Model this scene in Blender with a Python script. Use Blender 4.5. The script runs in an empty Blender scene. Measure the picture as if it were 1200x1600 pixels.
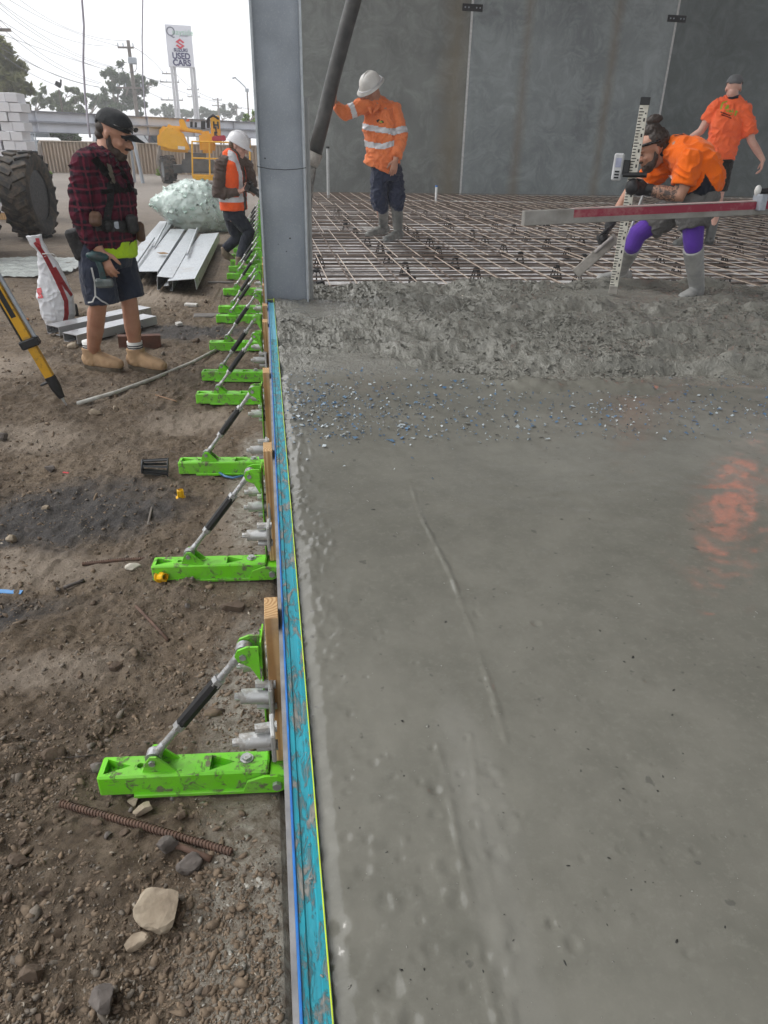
import bpy, bmesh, math, random
import numpy as np
from mathutils import Vector, Matrix, Quaternion
from mathutils.bvhtree import BVHTree
random.seed(7); np.random.seed(7)
sc = bpy.context.scene
COL = sc.collection
PI = math.pi
R = math.radians

# ------------------------------------------------------------------ camera, sky, sun, exposure
CAM_H = 1.56
PITCH, YAW, ROLL, FPX = R(27.644), R(9.4255), R(1.4), 1100.0
_fw = Vector((math.sin(YAW), math.cos(YAW), 0)); _rt = Vector((math.cos(YAW), -math.sin(YAW), 0)); _up = Vector((0, 0, 1))
CF = _fw * math.cos(PITCH) - _up * math.sin(PITCH)
_u0 = _fw * math.sin(PITCH) + _up * math.cos(PITCH)
CR = _rt * math.cos(ROLL) + _u0 * math.sin(ROLL)
CU = -_rt * math.sin(ROLL) + _u0 * math.cos(ROLL)
CC = Vector((0, 0, CAM_H))
cam = bpy.data.cameras.new('camera'); camo = bpy.data.objects.new('camera', cam); COL.objects.link(camo)
cam.sensor_fit = 'VERTICAL'; cam.sensor_height = 36.0; cam.lens = 36.0 * FPX / 1600.0
cam.clip_start = 0.05; cam.clip_end = 3000
mw = Matrix.Identity(4)
for i in range(3):
    mw[i][0] = CR[i]; mw[i][1] = CU[i]; mw[i][2] = -CF[i]; mw[i][3] = CC[i]
camo.matrix_world = mw
sc.camera = camo

SUN_EL, SUN_AZ = R(48), R(-70)          # overcast: the bright part of the cloud is high on the left
w = bpy.data.worlds.new('World'); sc.world = w; w.use_nodes = True
nt = w.node_tree; bg = nt.nodes['Background']
sky = nt.nodes.new('ShaderNodeTexSky'); sky.sky_type = 'NISHITA'; sky.sun_disc = False
sky.sun_elevation = SUN_EL; sky.sun_rotation = SUN_AZ; sky.dust_density = 6.0; sky.air_density = 1.0; sky.ozone_density = 1.0
hs = nt.nodes.new('ShaderNodeHueSaturation'); hs.inputs['Saturation'].default_value = 0.06
mx = nt.nodes.new('ShaderNodeMix'); mx.data_type = 'RGBA'; mx.inputs[0].default_value = 0.7
mx.inputs[7].default_value = (9.7, 9.85, 10.1, 1)   # even cloud cover
nt.links.new(sky.outputs[0], hs.inputs['Color']); nt.links.new(hs.outputs[0], mx.inputs[6])
nt.links.new(mx.outputs[2], bg.inputs[0]); bg.inputs[1].default_value = 0.11
sl = bpy.data.lights.new('sun', 'SUN'); sl.energy = 0.9; sl.angle = R(25); sl.color = (1.0, 0.97, 0.93)
so = bpy.data.objects.new('sun', sl); COL.objects.link(so)
so.rotation_euler = (R(90) - SUN_EL, 0, SUN_AZ + PI) if False else (0, 0, 0)
_sd = Vector((math.sin(SUN_AZ) * math.cos(SUN_EL), math.cos(SUN_AZ) * math.cos(SUN_EL), math.sin(SUN_EL)))
so.rotation_euler = _sd.to_track_quat('Z', 'Y').to_euler()
vs = sc.view_settings; vs.view_transform = 'Standard'; vs.look = 'None'; vs.exposure = 0.62; vs.gamma = 1.0; vs.use_curve_mapping = False
sc.cycles.use_denoising = True
sc.cycles.max_bounces = 8; sc.cycles.diffuse_bounces = 4; sc.cycles.glossy_bounces = 3; sc.cycles.transmission_bounces = 5; sc.cycles.volume_bounces = 2
sc.cycles.caustics_reflective = False; sc.cycles.caustics_refractive = False

# ------------------------------------------------------------------ a pixel of the photograph (1200x1600) is a direction
def ray(u, v):
    return (CF * FPX + CR * (u - 600) - CU * (v - 800)).normalized()
def onz(u, v, z=0.0):
    d = ray(u, v); return CC + d * ((z - CAM_H) / d.z)
def ony(u, v, y):
    d = ray(u, v); return CC + d * (y / d.y)
def onplane(u, v, base, off=0.0):
    n = Vector((base[0], base[1], 0)).normalized(); b = Vector((base[0], base[1], 0)) - n * off
    d = ray(u, v); return CC + d * ((b - Vector((0, 0, 0))).dot(n) / d.dot(n))
def prj(p):
    d = Vector(p) - CC; z = d.dot(CF); return (600 + FPX * d.dot(CR) / z, 800 - FPX * d.dot(CU) / z, z)
def prj_ok(x, y, z, m=20):
    u, v, d = prj((x, y, z)); return d > 0 and -m < u < 1200 + m and -m < v < 1600 + m
S = 0.52            # top of the slab above the dirt
MESH_Z = S - 0.045

# ------------------------------------------------------------------ objects
def tag(o, label=None, cat=None, group=None, kind=None):
    if label: o['label'] = label
    if cat: o['category'] = cat
    if group: o['group'] = group
    if kind: o['kind'] = kind
    return o
def mesh_obj(name, me, m=None, parent=None):
    o = bpy.data.objects.new(name, me); COL.objects.link(o)
    if m is not None: me.materials.append(m)
    if parent is not None:
        o.parent = parent
        o.matrix_parent_inverse = Matrix.Translation(parent.location).inverted() if parent.get('_w') else Matrix.Identity(4)
    return o
def obj(name, bm, m=None, parent=None, smooth=False):
    me = bpy.data.meshes.new(name)
    bmesh.ops.recalc_face_normals(bm, faces=bm.faces)
    bm.to_mesh(me); bm.free()
    if smooth:
        me.polygons.foreach_set('use_smooth', [True] * len(me.polygons))
        if smooth == 'auto':
            me.set_sharp_from_angle(angle=R(38))
    return mesh_obj(name, me, m, parent)
def empty(name, loc=(0, 0, 0), world=True, rotz=0):
    """an Empty at a thing's base; world=True: its parts are modelled in world coordinates"""
    o = bpy.data.objects.new(name, None); COL.objects.link(o); o.location = loc; o.rotation_euler = (0, 0, rotz); o.empty_display_size = .1
    if world: o['_w'] = 1
    return o
def copy_tree(o, parent=None):
    c = o.copy(); COL.objects.link(c)
    if parent is not None: c.parent = parent
    for ch in list(o.children): copy_tree(ch, c)
    return c

# ------------------------------------------------------------------ shapes
def box(bm, c, s, rot=None, bevel=0.0):
    m = Matrix.Translation(Vector(c)) @ (rot.to_4x4() if rot is not None else Matrix.Identity(4)) @ Matrix.Diagonal((s[0], s[1], s[2], 1))
    r = bmesh.ops.create_cube(bm, size=1.0, matrix=m)
    if bevel > 0:
        es = list({e for v in r['verts'] for e in v.link_edges})
        bmesh.ops.bevel(bm, geom=es, offset=bevel, segments=1, affect='EDGES', clamp_overlap=True)
def bx(bm, x0, x1, y0, y1, z0, z1, bevel=0.0):
    box(bm, ((x0 + x1) / 2, (y0 + y1) / 2, (z0 + z1) / 2), (abs(x1 - x0), abs(y1 - y0), abs(z1 - z0)), None, bevel)
def axis_rot(d):
    return Vector(d).to_track_quat('Z', 'Y').to_matrix()
def cyl(bm, a, b, r0, r1=None, seg=12, caps=True):
    a, b = Vector(a), Vector(b); d = b - a
    if d.length < 1e-7: return
    m = Matrix.Translation((a + b) / 2) @ axis_rot(d).to_4x4()
    bmesh.ops.create_cone(bm, cap_ends=caps, cap_tris=False, segments=seg, radius1=r0, radius2=r0 if r1 is None else r1, depth=d.length, matrix=m)
def bar(bm, a, b, w, h, up=(0, 0, 1)):
    """rectangular bar from a to b"""
    a, b = Vector(a), Vector(b); d = b - a; z = d.normalized(); x = Vector(up).cross(z)
    if x.length < 1e-4: x = Vector((1, 0, 0)).cross(z)
    x.normalize(); y = z.cross(x)
    m = Matrix((x, y, z)).transposed()
    box(bm, (a + b) / 2, (w, h, d.length), m)
def sph(bm, c, r, seg=12, ring=8, rot=None):
    if not hasattr(r, '__len__'): r = (r, r, r)
    m = Matrix.Translation(Vector(c)) @ (rot.to_4x4() if rot is not None else Matrix.Identity(4)) @ Matrix.Diagonal((r[0], r[1], r[2], 1))
    bmesh.ops.create_uvsphere(bm, u_segments=seg, v_segments=ring, radius=1.0, matrix=m)
def tube(bm, pts, r, seg=8, caps=True):
    chain(bm, [(p, (r[i] if hasattr(r, '__len__') else r)) for i, p in enumerate(pts)], seg=seg, cap='flat' if caps else None)
def chain(bm, rings, side=None, seg=16, cap='round', power=2.0):
    """loft: rings of (point, a[, b]); a along the side vector, b across it; ends rounded, flat, or open"""
    rs = []
    for r in rings:
        p, a = Vector(r[0]), r[1]; b = r[2] if len(r) > 2 else a
        rs.append((p, a, b))
    n = len(rs); T = []
    for i in range(n):
        t = rs[min(i + 1, n - 1)][0] - rs[max(i - 1, 0)][0]
        T.append(t.normalized() if t.length > 1e-9 else Vector((0, 0, 1)))
    c0, c1 = (cap if isinstance(cap, tuple) else (cap, cap))
    full = []
    def capr(p, t, a, b, sgn):
        out = []
        m = min(a, b)
        for k in (0.35, 0.7, 0.92):
            ang = k * PI / 2
            out.append((p + t * (sgn * m * math.sin(ang)), a * math.cos(ang), b * math.cos(ang), t))
        return out
    if c0 == 'round': full += list(reversed(capr(rs[0][0], T[0], rs[0][1], rs[0][2], -1)))
    full += [(rs[i][0], rs[i][1], rs[i][2], T[i]) for i in range(n)]
    if c1 == 'round': full += capr(rs[-1][0], T[-1], rs[-1][1], rs[-1][2], 1)
    prev = Vector(side) if side is not None else None
    loops = []
    for (p, a, b, t) in full:
        if prev is None:
            prev = Vector((1, 0, 0)) if abs(t.x) < .8 else Vector((0, 1, 0))
        x = prev - t * prev.dot(t)
        if x.length < 1e-4:
            x = Vector((0, 1, 0)) - t * t.y
        x.normalize(); y = t.cross(x)
        if side is None: prev = x
        lp = []
        for k in range(seg):
            th = 2 * PI * k / seg; cx, sx = math.cos(th), math.sin(th)
            if power != 2.0:
                cx = math.copysign(abs(cx) ** (2 / power), cx); sx = math.copysign(abs(sx) ** (2 / power), sx)
            lp.append(bm.verts.new(p + x * (a * cx) + y * (b * sx)))
        loops.append(lp)
    for i in range(len(loops) - 1):
        A, B = loops[i], loops[i + 1]
        for k in range(seg):
            bm.faces.new((A[k], A[(k + 1) % seg], B[(k + 1) % seg], B[k]))
    if c0: bm.faces.new(list(reversed(loops[0])))
    if c1: bm.faces.new(loops[-1])
def prism(bm, poly, x0, x1, axis='x'):
    """extrude a polygon of (p,q) along an axis"""
    def mk(p, q, t):
        return {'x': (t, p, q), 'y': (p, t, q), 'z': (p, q, t)}[axis]
    A = [bm.verts.new(mk(p, q, x0)) for p, q in poly]; B = [bm.verts.new(mk(p, q, x1)) for p, q in poly]
    n = len(poly)
    bm.faces.new(A); bm.faces.new(list(reversed(B)))
    for i in range(n): bm.faces.new((A[i], B[i], B[(i + 1) % n], A[(i + 1) % n]))
def lathe(bm, prof, c=(0, 0, 0), seg=24, rot=None, caps=True):
    """profile of (radius, z) turned about z"""
    M4 = Matrix.Translation(Vector(c)) @ (rot.to_4x4() if rot is not None else Matrix.Identity(4))
    L = []
    for r, z in prof:
        L.append([bm.verts.new(M4 @ Vector((r * math.cos(2 * PI * k / seg), r * math.sin(2 * PI * k / seg), z))) for k in range(seg)])
    for i in range(len(L) - 1):
        for k in range(seg): bm.faces.new((L[i][k], L[i][(k + 1) % seg], L[i + 1][(k + 1) % seg], L[i + 1][k]))
    if caps and prof[0][0] > 1e-4: bm.faces.new(list(reversed(L[0])))
    if caps and prof[-1][0] > 1e-4: bm.faces.new(L[-1])
def fused(name, bm, m, parent, voxel=0.008, smooth_it=4, wob=0.0, wscale=6.0):
    """weld overlapping closed shapes into one continuous skin"""
    me = bpy.data.meshes.new(name + '_src'); bm.to_mesh(me); bm.free()
    o = bpy.data.objects.new(name, me); COL.objects.link(o)
    md = o.modifiers.new('r', 'REMESH'); md.mode = 'VOXEL'; md.voxel_size = voxel; md.use_smooth_shade = True
    if smooth_it:
        sm = o.modifiers.new('s', 'SMOOTH'); sm.factor = .5; sm.iterations = smooth_it
    dg = bpy.context.evaluated_depsgraph_get(); dg.update()
    m2 = bpy.data.meshes.new_from_object(o.evaluated_get(dg))
    bpy.data.objects.remove(o); bpy.data.meshes.remove(me)
    if wob > 0:
        n = len(m2.vertices); co = np.empty(n * 3); m2.vertices.foreach_get('co', co); co = co.reshape(-1, 3)
        no = np.empty(n * 3); m2.vertices.foreach_get('normal', no); no = no.reshape(-1, 3)
        d = noise3(co * wscale) + .5 * noise3(co * wscale * 2.3 + 9)
        if wscale < 13:      # cloth: add creases that run across the limb
            q = co * np.array([1.0, 1.0, 1.9]) * wscale * 1.7 + 1.5 * np.stack([noise3(co * 7 + 3), noise3(co * 7 + 11), noise3(co * 7 + 23)], 1); d = d * .8 + 1.5 * ((1 - np.abs(noise3(q))) ** 3 - .35)
        co += no * (d * wob)[:, None]; m2.vertices.foreach_set('co', co.ravel())
    m2.name = name
    m2.polygons.foreach_set('use_smooth', [True] * len(m2.polygons))
    m2.materials.clear()
    return mesh_obj(name, m2, m, parent)

# ------------------------------------------------------------------ value noise
_rng = np.random.RandomState(3)
_P = _rng.rand(65536)
def _h(ix, iy, iz=0):
    n = (ix.astype(np.int64) * 374761393 + iy.astype(np.int64) * 668265263 + np.asarray(iz).astype(np.int64) * 2147483647) & 0x7fffffff
    n = (n ^ (n >> 13)) * 1274126177 & 0x7fffffff
    return _P[(n ^ (n >> 16)) & 65535]
def noise2(x, y):
    ix, iy = np.floor(x), np.floor(y); fx, fy = x - ix, y - iy
    fx = fx * fx * (3 - 2 * fx); fy = fy * fy * (3 - 2 * fy)
    a = _h(ix, iy); b = _h(ix + 1, iy); c = _h(ix, iy + 1); d = _h(ix + 1, iy + 1)
    return ((a + (b - a) * fx) * (1 - fy) + (c + (d - c) * fx) * fy) * 2 - 1
def noise3(p):
    i = np.floor(p); f = p - i; f = f * f * (3 - 2 * f); r = 0
    for dx in (0, 1):
        for dy in (0, 1):
            for dz in (0, 1):
                wgt = (f[:, 0] if dx else 1 - f[:, 0]) * (f[:, 1] if dy else 1 - f[:, 1]) * (f[:, 2] if dz else 1 - f[:, 2])
                r = r + wgt * _h(i[:, 0] + dx, i[:, 1] + dy, i[:, 2] + dz)
    return r * 2 - 1
def fbm2(x, y, oct=4, gain=.5):
    s = 0; a = 1.0
    for k in range(oct):
        s = s + a * noise2(x * 2 ** k + 17.3 * k, y * 2 ** k - 9.1 * k); a *= gain
    return s
def sstep(a, b, x):
    t = np.clip((x - a) / (b - a), 0, 1); return t * t * (3 - 2 * t)
def grid_mesh(name, xs, ys, zf, m):
    X, Y = np.meshgrid(xs, ys); Z = zf(X, Y)
    nx, ny = len(xs), len(ys)
    co = np.stack([X, Y, Z], -1).reshape(-1, 3)
    i = np.arange(nx * ny).reshape(ny, nx)
    f = np.stack([i[:-1, :-1], i[:-1, 1:], i[1:, 1:], i[1:, :-1]], -1).reshape(-1, 4)
    me = fast_mesh(name, co, f)
    me.polygons.foreach_set('use_smooth', [True] * len(me.polygons))
    return mesh_obj(name, me, m)
def fast_mesh(name, co, f):
    me = bpy.data.meshes.new(name); k = f.shape[1]
    me.vertices.add(len(co)); me.vertices.foreach_set('co', np.asarray(co, dtype=np.float32).ravel())
    me.loops.add(f.size); me.loops.foreach_set('vertex_index', f.ravel().astype(np.int32))
    me.polygons.add(len(f)); me.polygons.foreach_set('loop_start', np.arange(0, f.size, k, dtype=np.int32))
    me.update(calc_edges=True); me.validate(); return me

# ------------------------------------------------------------------ materials
def lin(c):
    return tuple(((v / 255) / 12.92 if v / 255 <= .04045 else ((v / 255 + .055) / 1.055) ** 2.4) for v in c)
class Mat:
    def __init__(s, name):
        s.m = bpy.data.materials.new(name); s.m.use_nodes = True; s.nt = s.m.node_tree
        s.p = s.nt.nodes['Principled BSDF']; s.tc = s.nt.nodes.new('ShaderNodeTexCoord')
        s.co = s.tc.outputs['Object']
    def n(s, t, **kw):
        x = s.nt.nodes.new('ShaderNode' + t)
        for k, v in kw.items(): setattr(x, k, v)
        return x
    def l(s, a, b): s.nt.links.new(a, b)
    def noise(s, scale, detail=4, rough=.55, dist=0.0, co=None):
        x = s.n('TexNoise'); x.inputs['Scale'].default_value = scale; x.inputs['Detail'].default_value = detail
        x.inputs['Roughness'].default_value = rough; x.inputs['Distortion'].default_value = dist
        s.l(co or s.co, x.inputs['Vector']); return x.outputs['Fac']
    def ramp(s, fac, stops):
        x = s.n('ValToRGB'); e = x.color_ramp.elements
        while len(e) < len(stops): e.new(.5)
        for i, (p, c) in enumerate(stops):
            e[i].position = p; e[i].color = (c, c, c, 1) if not hasattr(c, '__len__') else (*c[:3], 1)
        s.l(fac, x.inputs[0]); return x.outputs[0]
    def mix(s, fac, a, b, mode='MIX'):
        x = s.n('Mix', data_type='RGBA', blend_type=mode)
        for sock, v in ((0, fac), (6, a), (7, b)):
            if hasattr(v, 'links'): s.l(v, x.inputs[sock])
            elif hasattr(v, '__len__'): x.inputs[sock].default_value = (*v[:3], 1)
            else: x.inputs[sock].default_value = v
        return x.outputs[2]
    def math(s, op, a, b=0.0):
        x = s.n('Math', operation=op)
        for k, v in ((0, a), (1, b)):
            if hasattr(v, 'links'): s.l(v, x.inputs[k])
            else: x.inputs[k].default_value = v
        return x.outputs[0]
    def bump(s, h, strength=.4, dist=.01, prev=None):
        x = s.n('Bump'); x.inputs['Strength'].default_value = strength; x.inputs['Distance'].default_value = dist
        s.l(h, x.inputs['Height'])
        if prev is not None: s.l(prev, x.inputs['Normal'])
        s.l(x.outputs[0], s.p.inputs['Normal']); return x.outputs[0]
    def base(s, c):
        if hasattr(c, 'links'): s.l(c, s.p.inputs['Base Color'])
        else: s.p.inputs['Base Color'].default_value = (*c[:3], 1)
    def rough(s, r):
        if hasattr(r, 'links'): s.l(r, s.p.inputs['Roughness'])
        else: s.p.inputs['Roughness'].default_value = r
    def xyz(s, co=None):
        x = s.n('SeparateXYZ'); s.l(co or s.co, x.inputs[0]); return x.outputs
    def scaled(s, sc_, loc=(0, 0, 0), rot=(0, 0, 0)):
        x = s.n('Mapping'); x.inputs['Scale'].default_value = sc_; x.inputs['Location'].default_value = loc; x.inputs['Rotation'].default_value = rot
        s.l(s.co, x.inputs[0]); return x.outputs[0]
def mat(name, c, c2=None, rough=.6, metal=0.0, scale=18, lo=.35, hi=.7, bump=.0, bscale=80, bdist=.004, rvar=.12, spec=.5):
    """a painted / cast / woven surface: two colours mixed by noise, uneven gloss, fine relief"""
    M = Mat(name)
    if c2 is None: c2 = tuple(v * .78 for v in c)
    f = M.noise(scale, 5)
    M.base(M.mix(M.ramp(f, [(lo, 0), (hi, 1)]), c, c2))
    M.rough(M.ramp(M.noise(scale * 2.1, 3), [(.3, max(rough - rvar, .03)), (.7, min(rough + rvar, 1))]))
    M.p.inputs['Metallic'].default_value = metal; M.p.inputs['Specular IOR Level'].default_value = spec
    if bump > 0: M.bump(M.noise(bscale, 4), bump, bdist)
    return M.m
# ================================================================== SETTING
GX = np.concatenate([-np.geomspace(1.9, 115, 55)[::-1], np.arange(-1.88, -0.03, 0.0125), [0.0, .3, 1, 3, 8, 20, 60]])
GY = np.concatenate([[-30, -12, -6, -2, 0.0, .2], np.arange(.34, 2.4, 0.0125), np.arange(2.4, 4.2, .02), np.arange(4.2, 8, .035), np.geomspace(8, 262, 90)])
def ground_z(x, y):
    x = np.asarray(x, float); y = np.asarray(y, float)
    calm = 1 - .72 * sstep(-.36, -.2, x + .06 * noise2(x * 5, y * 5)) * (1 - sstep(3.2, 5, y))
    far = 1 - .75 * sstep(8, 22, y)
    h = (.016 * fbm2(x * 1.7, y * 1.7, 2) + .013 * fbm2(x * 7, y * 7, 3) + .013 * np.maximum(fbm2(x * 22 + 5, y * 22, 3), -.15) + .007 * np.maximum(fbm2(x * 48, y * 48, 2), -.2)) * calm * far
    heap = .035 * np.exp(-(((x + .75) / .4) ** 2 + ((y - .75) / .35) ** 2)) + .03 * np.exp(-(((x + .95) / .35) ** 2 + ((y - 1.5) / .3) ** 2))
    h = h + heap - .004
    return np.where(x > -.02, -.05, h)
def gz(x, y): return float(ground_z(np.array([x]), np.array([y]))[0])
def gp(u, v):
    """pixel -> point on the dirt"""
    p = onz(u, v, 0.0)
    for _ in range(4): p = onz(u, v, gz(p.x, p.y))
    return p

def blob_mask(M, cx, cy, rx, ry, rot=0.0, nz=.55, ns=3.5):
    """soft patch on the ground with a ragged outline (a spill or a stain of its own shape)"""
    mp = M.n('Mapping'); mp.vector_type = 'TEXTURE'
    mp.inputs['Location'].default_value = (cx, cy, 0); mp.inputs['Rotation'].default_value = (0, 0, rot); mp.inputs['Scale'].default_value = (rx, ry, 50)
    M.l(M.co, mp.inputs[0])
    ln = M.n('VectorMath', operation='LENGTH'); M.l(mp.outputs[0], ln.inputs[0])
    d = M.math('ADD', ln.outputs['Value'], M.math('MULTIPLY', M.math('SUBTRACT', M.noise(ns, 6, .65), .5), nz * 2.2))
    return M.ramp(d, [(.55, 1), (1.0, 0)])

def ground_material():
    M = Mat('dirt')
    a = M.mix(M.ramp(M.noise(2.2, 6, .6), [(.35, 0), (.65, 1)]), (.195, .145, .097), (.100, .073, .050))
    a = M.mix(M.ramp(M.noise(.8, 6, .65, .8), [(.50, 0), (.68, .55)]), a, (.25, .205, .16))
    a = M.mix(M.ramp(M.noise(14, 6, .65), [(.42, 0), (.72, 1)]), a, (.25, .195, .14))
    a = M.mix(M.ramp(M.noise(55, 5, .7), [(.48, 0), (.66, .8)]), a, (.050, .037, .027))
    a = M.mix(M.ramp(M.noise(110, 4, .7), [(.58, 0), (.72, .7)]), a, (.24, .19, .14))
    # greyer trafficked gravel in the yard behind
    yy = M.xyz()[1]
    a = M.mix(M.math('MULTIPLY', M.ramp(M.math('DIVIDE', yy, 40), [(.2, 0), (.6, 1)]), .75), a, M.mix(M.noise(.35, 5), (.16, .14, .125), (.30, .275, .25)))
    # coal-black spill, pale sandy spill, damp cement slurry beside the form
    for (cx, cy, rx, ry, ro) in ((-.95, 3.1, .62, .42, .1), (-1.25, 2.25, .5, .16, .2), (-.9, 6.6, .9, .35, .1)):
        a = M.mix(M.math('MULTIPLY', blob_mask(M, cx, cy, rx, ry, ro), .8), a, M.mix(M.noise(60, 4), (.028, .03, .035), (.085, .085, .088)))
    for (cx, cy, rx, ry) in ((-1.0, 2.58, .46, .15), (-1.2, 2.75, .2, .1), (-.2, 2.9, .14, .5), (-1.5, 4.1, .5, .3), (-.75, 1.95, .3, .12), (-.5, 4.3, .4, .25), (-2.4, 5.6, .9, .5), (-1.6, 8.2, 1.0, .6)):
        a = M.mix(M.math('MULTIPLY', blob_mask(M, cx, cy, rx, ry), .85), a, M.mix(M.noise(30, 5, .7), (.40, .335, .265), (.22, .175, .135)))
    wet = None
    for (cx, cy, rx, ry) in ((-.08, 1.0, .20, .55), (-.13, 1.75, .18, .5), (-.08, .6, .24, .4), (-.13, 3.2, .14, .9)):
        k = blob_mask(M, cx, cy, rx, ry, 0, .45, 5)
        wet = k if wet is None else M.math('MAXIMUM', wet, k)
    slur = M.mix(M.ramp(M.noise(13, 7, .72, 1.6), [(.40, 0), (.62, 1)]), (.17, .135, .10), (.46, .43, .37))
    a = M.mix(M.math('MULTIPLY', wet, .85), a, slur)
    M.base(a)
    M.rough(M.mix(wet, M.ramp(M.noise(9, 4), [(.3, .72), (.7, .98)]), (.32, .32, .32)))
    M.p.inputs['Specular IOR Level'].default_value = .35
    b = M.bump(M.noise(30, 8, .75), .95, .022)
    M.bump(M.noise(130, 5, .75), .8, .007, b)
    return M.m
ground = grid_mesh('ground', GX, GY, ground_z, ground_material()); tag(ground, kind='structure')

# ------------------------------------------------------------------ the wet slab
def px_line(pts, z): return [tuple(onz(u, v, z).xy) for u, v in pts]
RIDGES = [px_line([(640, 750), (655, 800), (680, 850), (705, 900), (728, 960), (752, 1030), (772, 1090), (792, 1160)], S), px_line([(684, 1165), (700, 1230), (712, 1300), (733, 1400), (752, 1500), (778, 1600), (790, 1700)], S),
          px_line([(735, 1150), (748, 1270), (758, 1350), (790, 1480), (800, 1600)], S)]
_dr = np.random.RandomState(11)
DIMP = [tuple(onz(_dr.uniform(500, 800), _dr.uniform(1180, 1620), S).xy) + (_dr.uniform(.006, .017), _dr.choice([-1, 1, 1])) for _ in range(130)]
DIMP += [tuple(onz(_dr.uniform(520, 1200), _dr.uniform(720, 1500), S).xy) + (_dr.uniform(.003, .009), -1) for _ in range(110)]
DIMP += [tuple(onz(u, v, S).xy) + (r, -1.6) for u, v, r in ((612, 1545, .016), (680, 1236, .011), (745, 960, .009), (838, 975, .012), (895, 1475, .012), (940, 900, .01))]
def rough_mask(x, y):
    y0 = 3.48 - .17 * (x - .2) + .16 * fbm2(x * 1.6, y * 0 + 3, 3)
    lf = 1 - sstep(.35, 1.0, x)      # towards the form the heap feathers out
    m = sstep(-.06 - .25 * lf, .16 + .5 * lf, y - y0 - .30 * lf + .10 * fbm2(x * 3.1, y * 5.3 + 4, 2))
    return m
def slab_z(x, y):
    z = np.full_like(x, S)
    m = rough_mask(x, y)
    z += .0018 * fbm2(x * 3, y * 3, 3) + .0007 * fbm2(x * 26, y * 26, 2)
    for rd, hgt in zip(RIDGES, (.0042, .0034, .0018)):
        best = np.full_like(x, 9.0)
        for (ax, ay), (bx_, by_) in zip(rd[:-1], rd[1:]):
            dx, dy = bx_ - ax, by_ - ay; t = np.clip(((x - ax) * dx + (y - ay) * dy) / (dx * dx + dy * dy), 0, 1)
            best = np.minimum(best, np.hypot(x - ax - t * dx, y - ay - t * dy))
        best = best + .004 * noise2(x * 40, y * 40)
        z += hgt * np.exp(-(best / .0046) ** 2) * (.7 + .5 * noise2(x * 18, y * 18))
    for (cx, cy, r, s) in DIMP:
        d2 = (x - cx) ** 2 + (y - cy) ** 2
        kk = d2 < 16 * r * r; e = d2[kk] / (r * r)
        if s > 0: z[kk] += s * .0010 * np.exp(-e ** 2)                                     # a drop's flat pat
        else: z[kk] += s * .0022 * np.exp(-e * 1.4) - s * .0008 * np.exp(-((np.sqrt(e) - 1.35) / .35) ** 2)   # a pit with a raised rim
    # splashed edge along the form
    e = (1 - sstep(.06, .2, x + .03 * noise2(x * 9, y * 9))) * sstep(.7, 1.9, y)
    z += e * (.0052 * np.maximum(fbm2(x * 55, y * 55, 3), -.1)) - .006 * (1 - sstep(.03, .07, x))
    # the unlevelled dump of concrete
    calm = 1 - .86 * np.exp(-(((x - 2.9) / .75) ** 2 + ((y - 5.55) / .26) ** 2)) - .8 * np.exp(-(((x - .35) / .28) ** 2 + ((y - 5.0) / .45) ** 2)) - .5 * np.exp(-(((x - 1.9) / .6) ** 2 + ((y - 4.3) / .12) ** 2))
    calm = np.clip(calm, .08, 1)
    furrow = fbm2(x * 1.2 + y * 3.4, y * 4.2 - x * .6, 3)
    big = .056 * furrow + .020 * fbm2(x * 7 + 4, y * 9, 3)
    grit = .009 * np.abs(fbm2(x * 17, y * 19, 3)) + .009 * np.abs(fbm2(x * 40, y * 44, 2))
    z += m * (.002 + calm * (big + grit - .008))
    fr = 6.02 + .12 * fbm2(x * 1.7, x * 0 + 7, 3) + .1 * sstep(.8, .2, x) * 0
    z -= .19 * sstep(-.16, .2, y - fr)
    return z
SX = np.concatenate([np.arange(.036, .78, .0052), np.arange(.78, 2.5, .0125), np.arange(2.5, 4.6, .019), np.geomspace(4.6, 16, 22)])
SY = np.concatenate([[-8, -2, -.4], np.arange(0, .4, .1), np.arange(.4, 1.35, .0052), np.arange(1.35, 2.2, .011), np.arange(2.2, 3.1, .02), np.arange(3.1, 6.46, .0145)])
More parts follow.
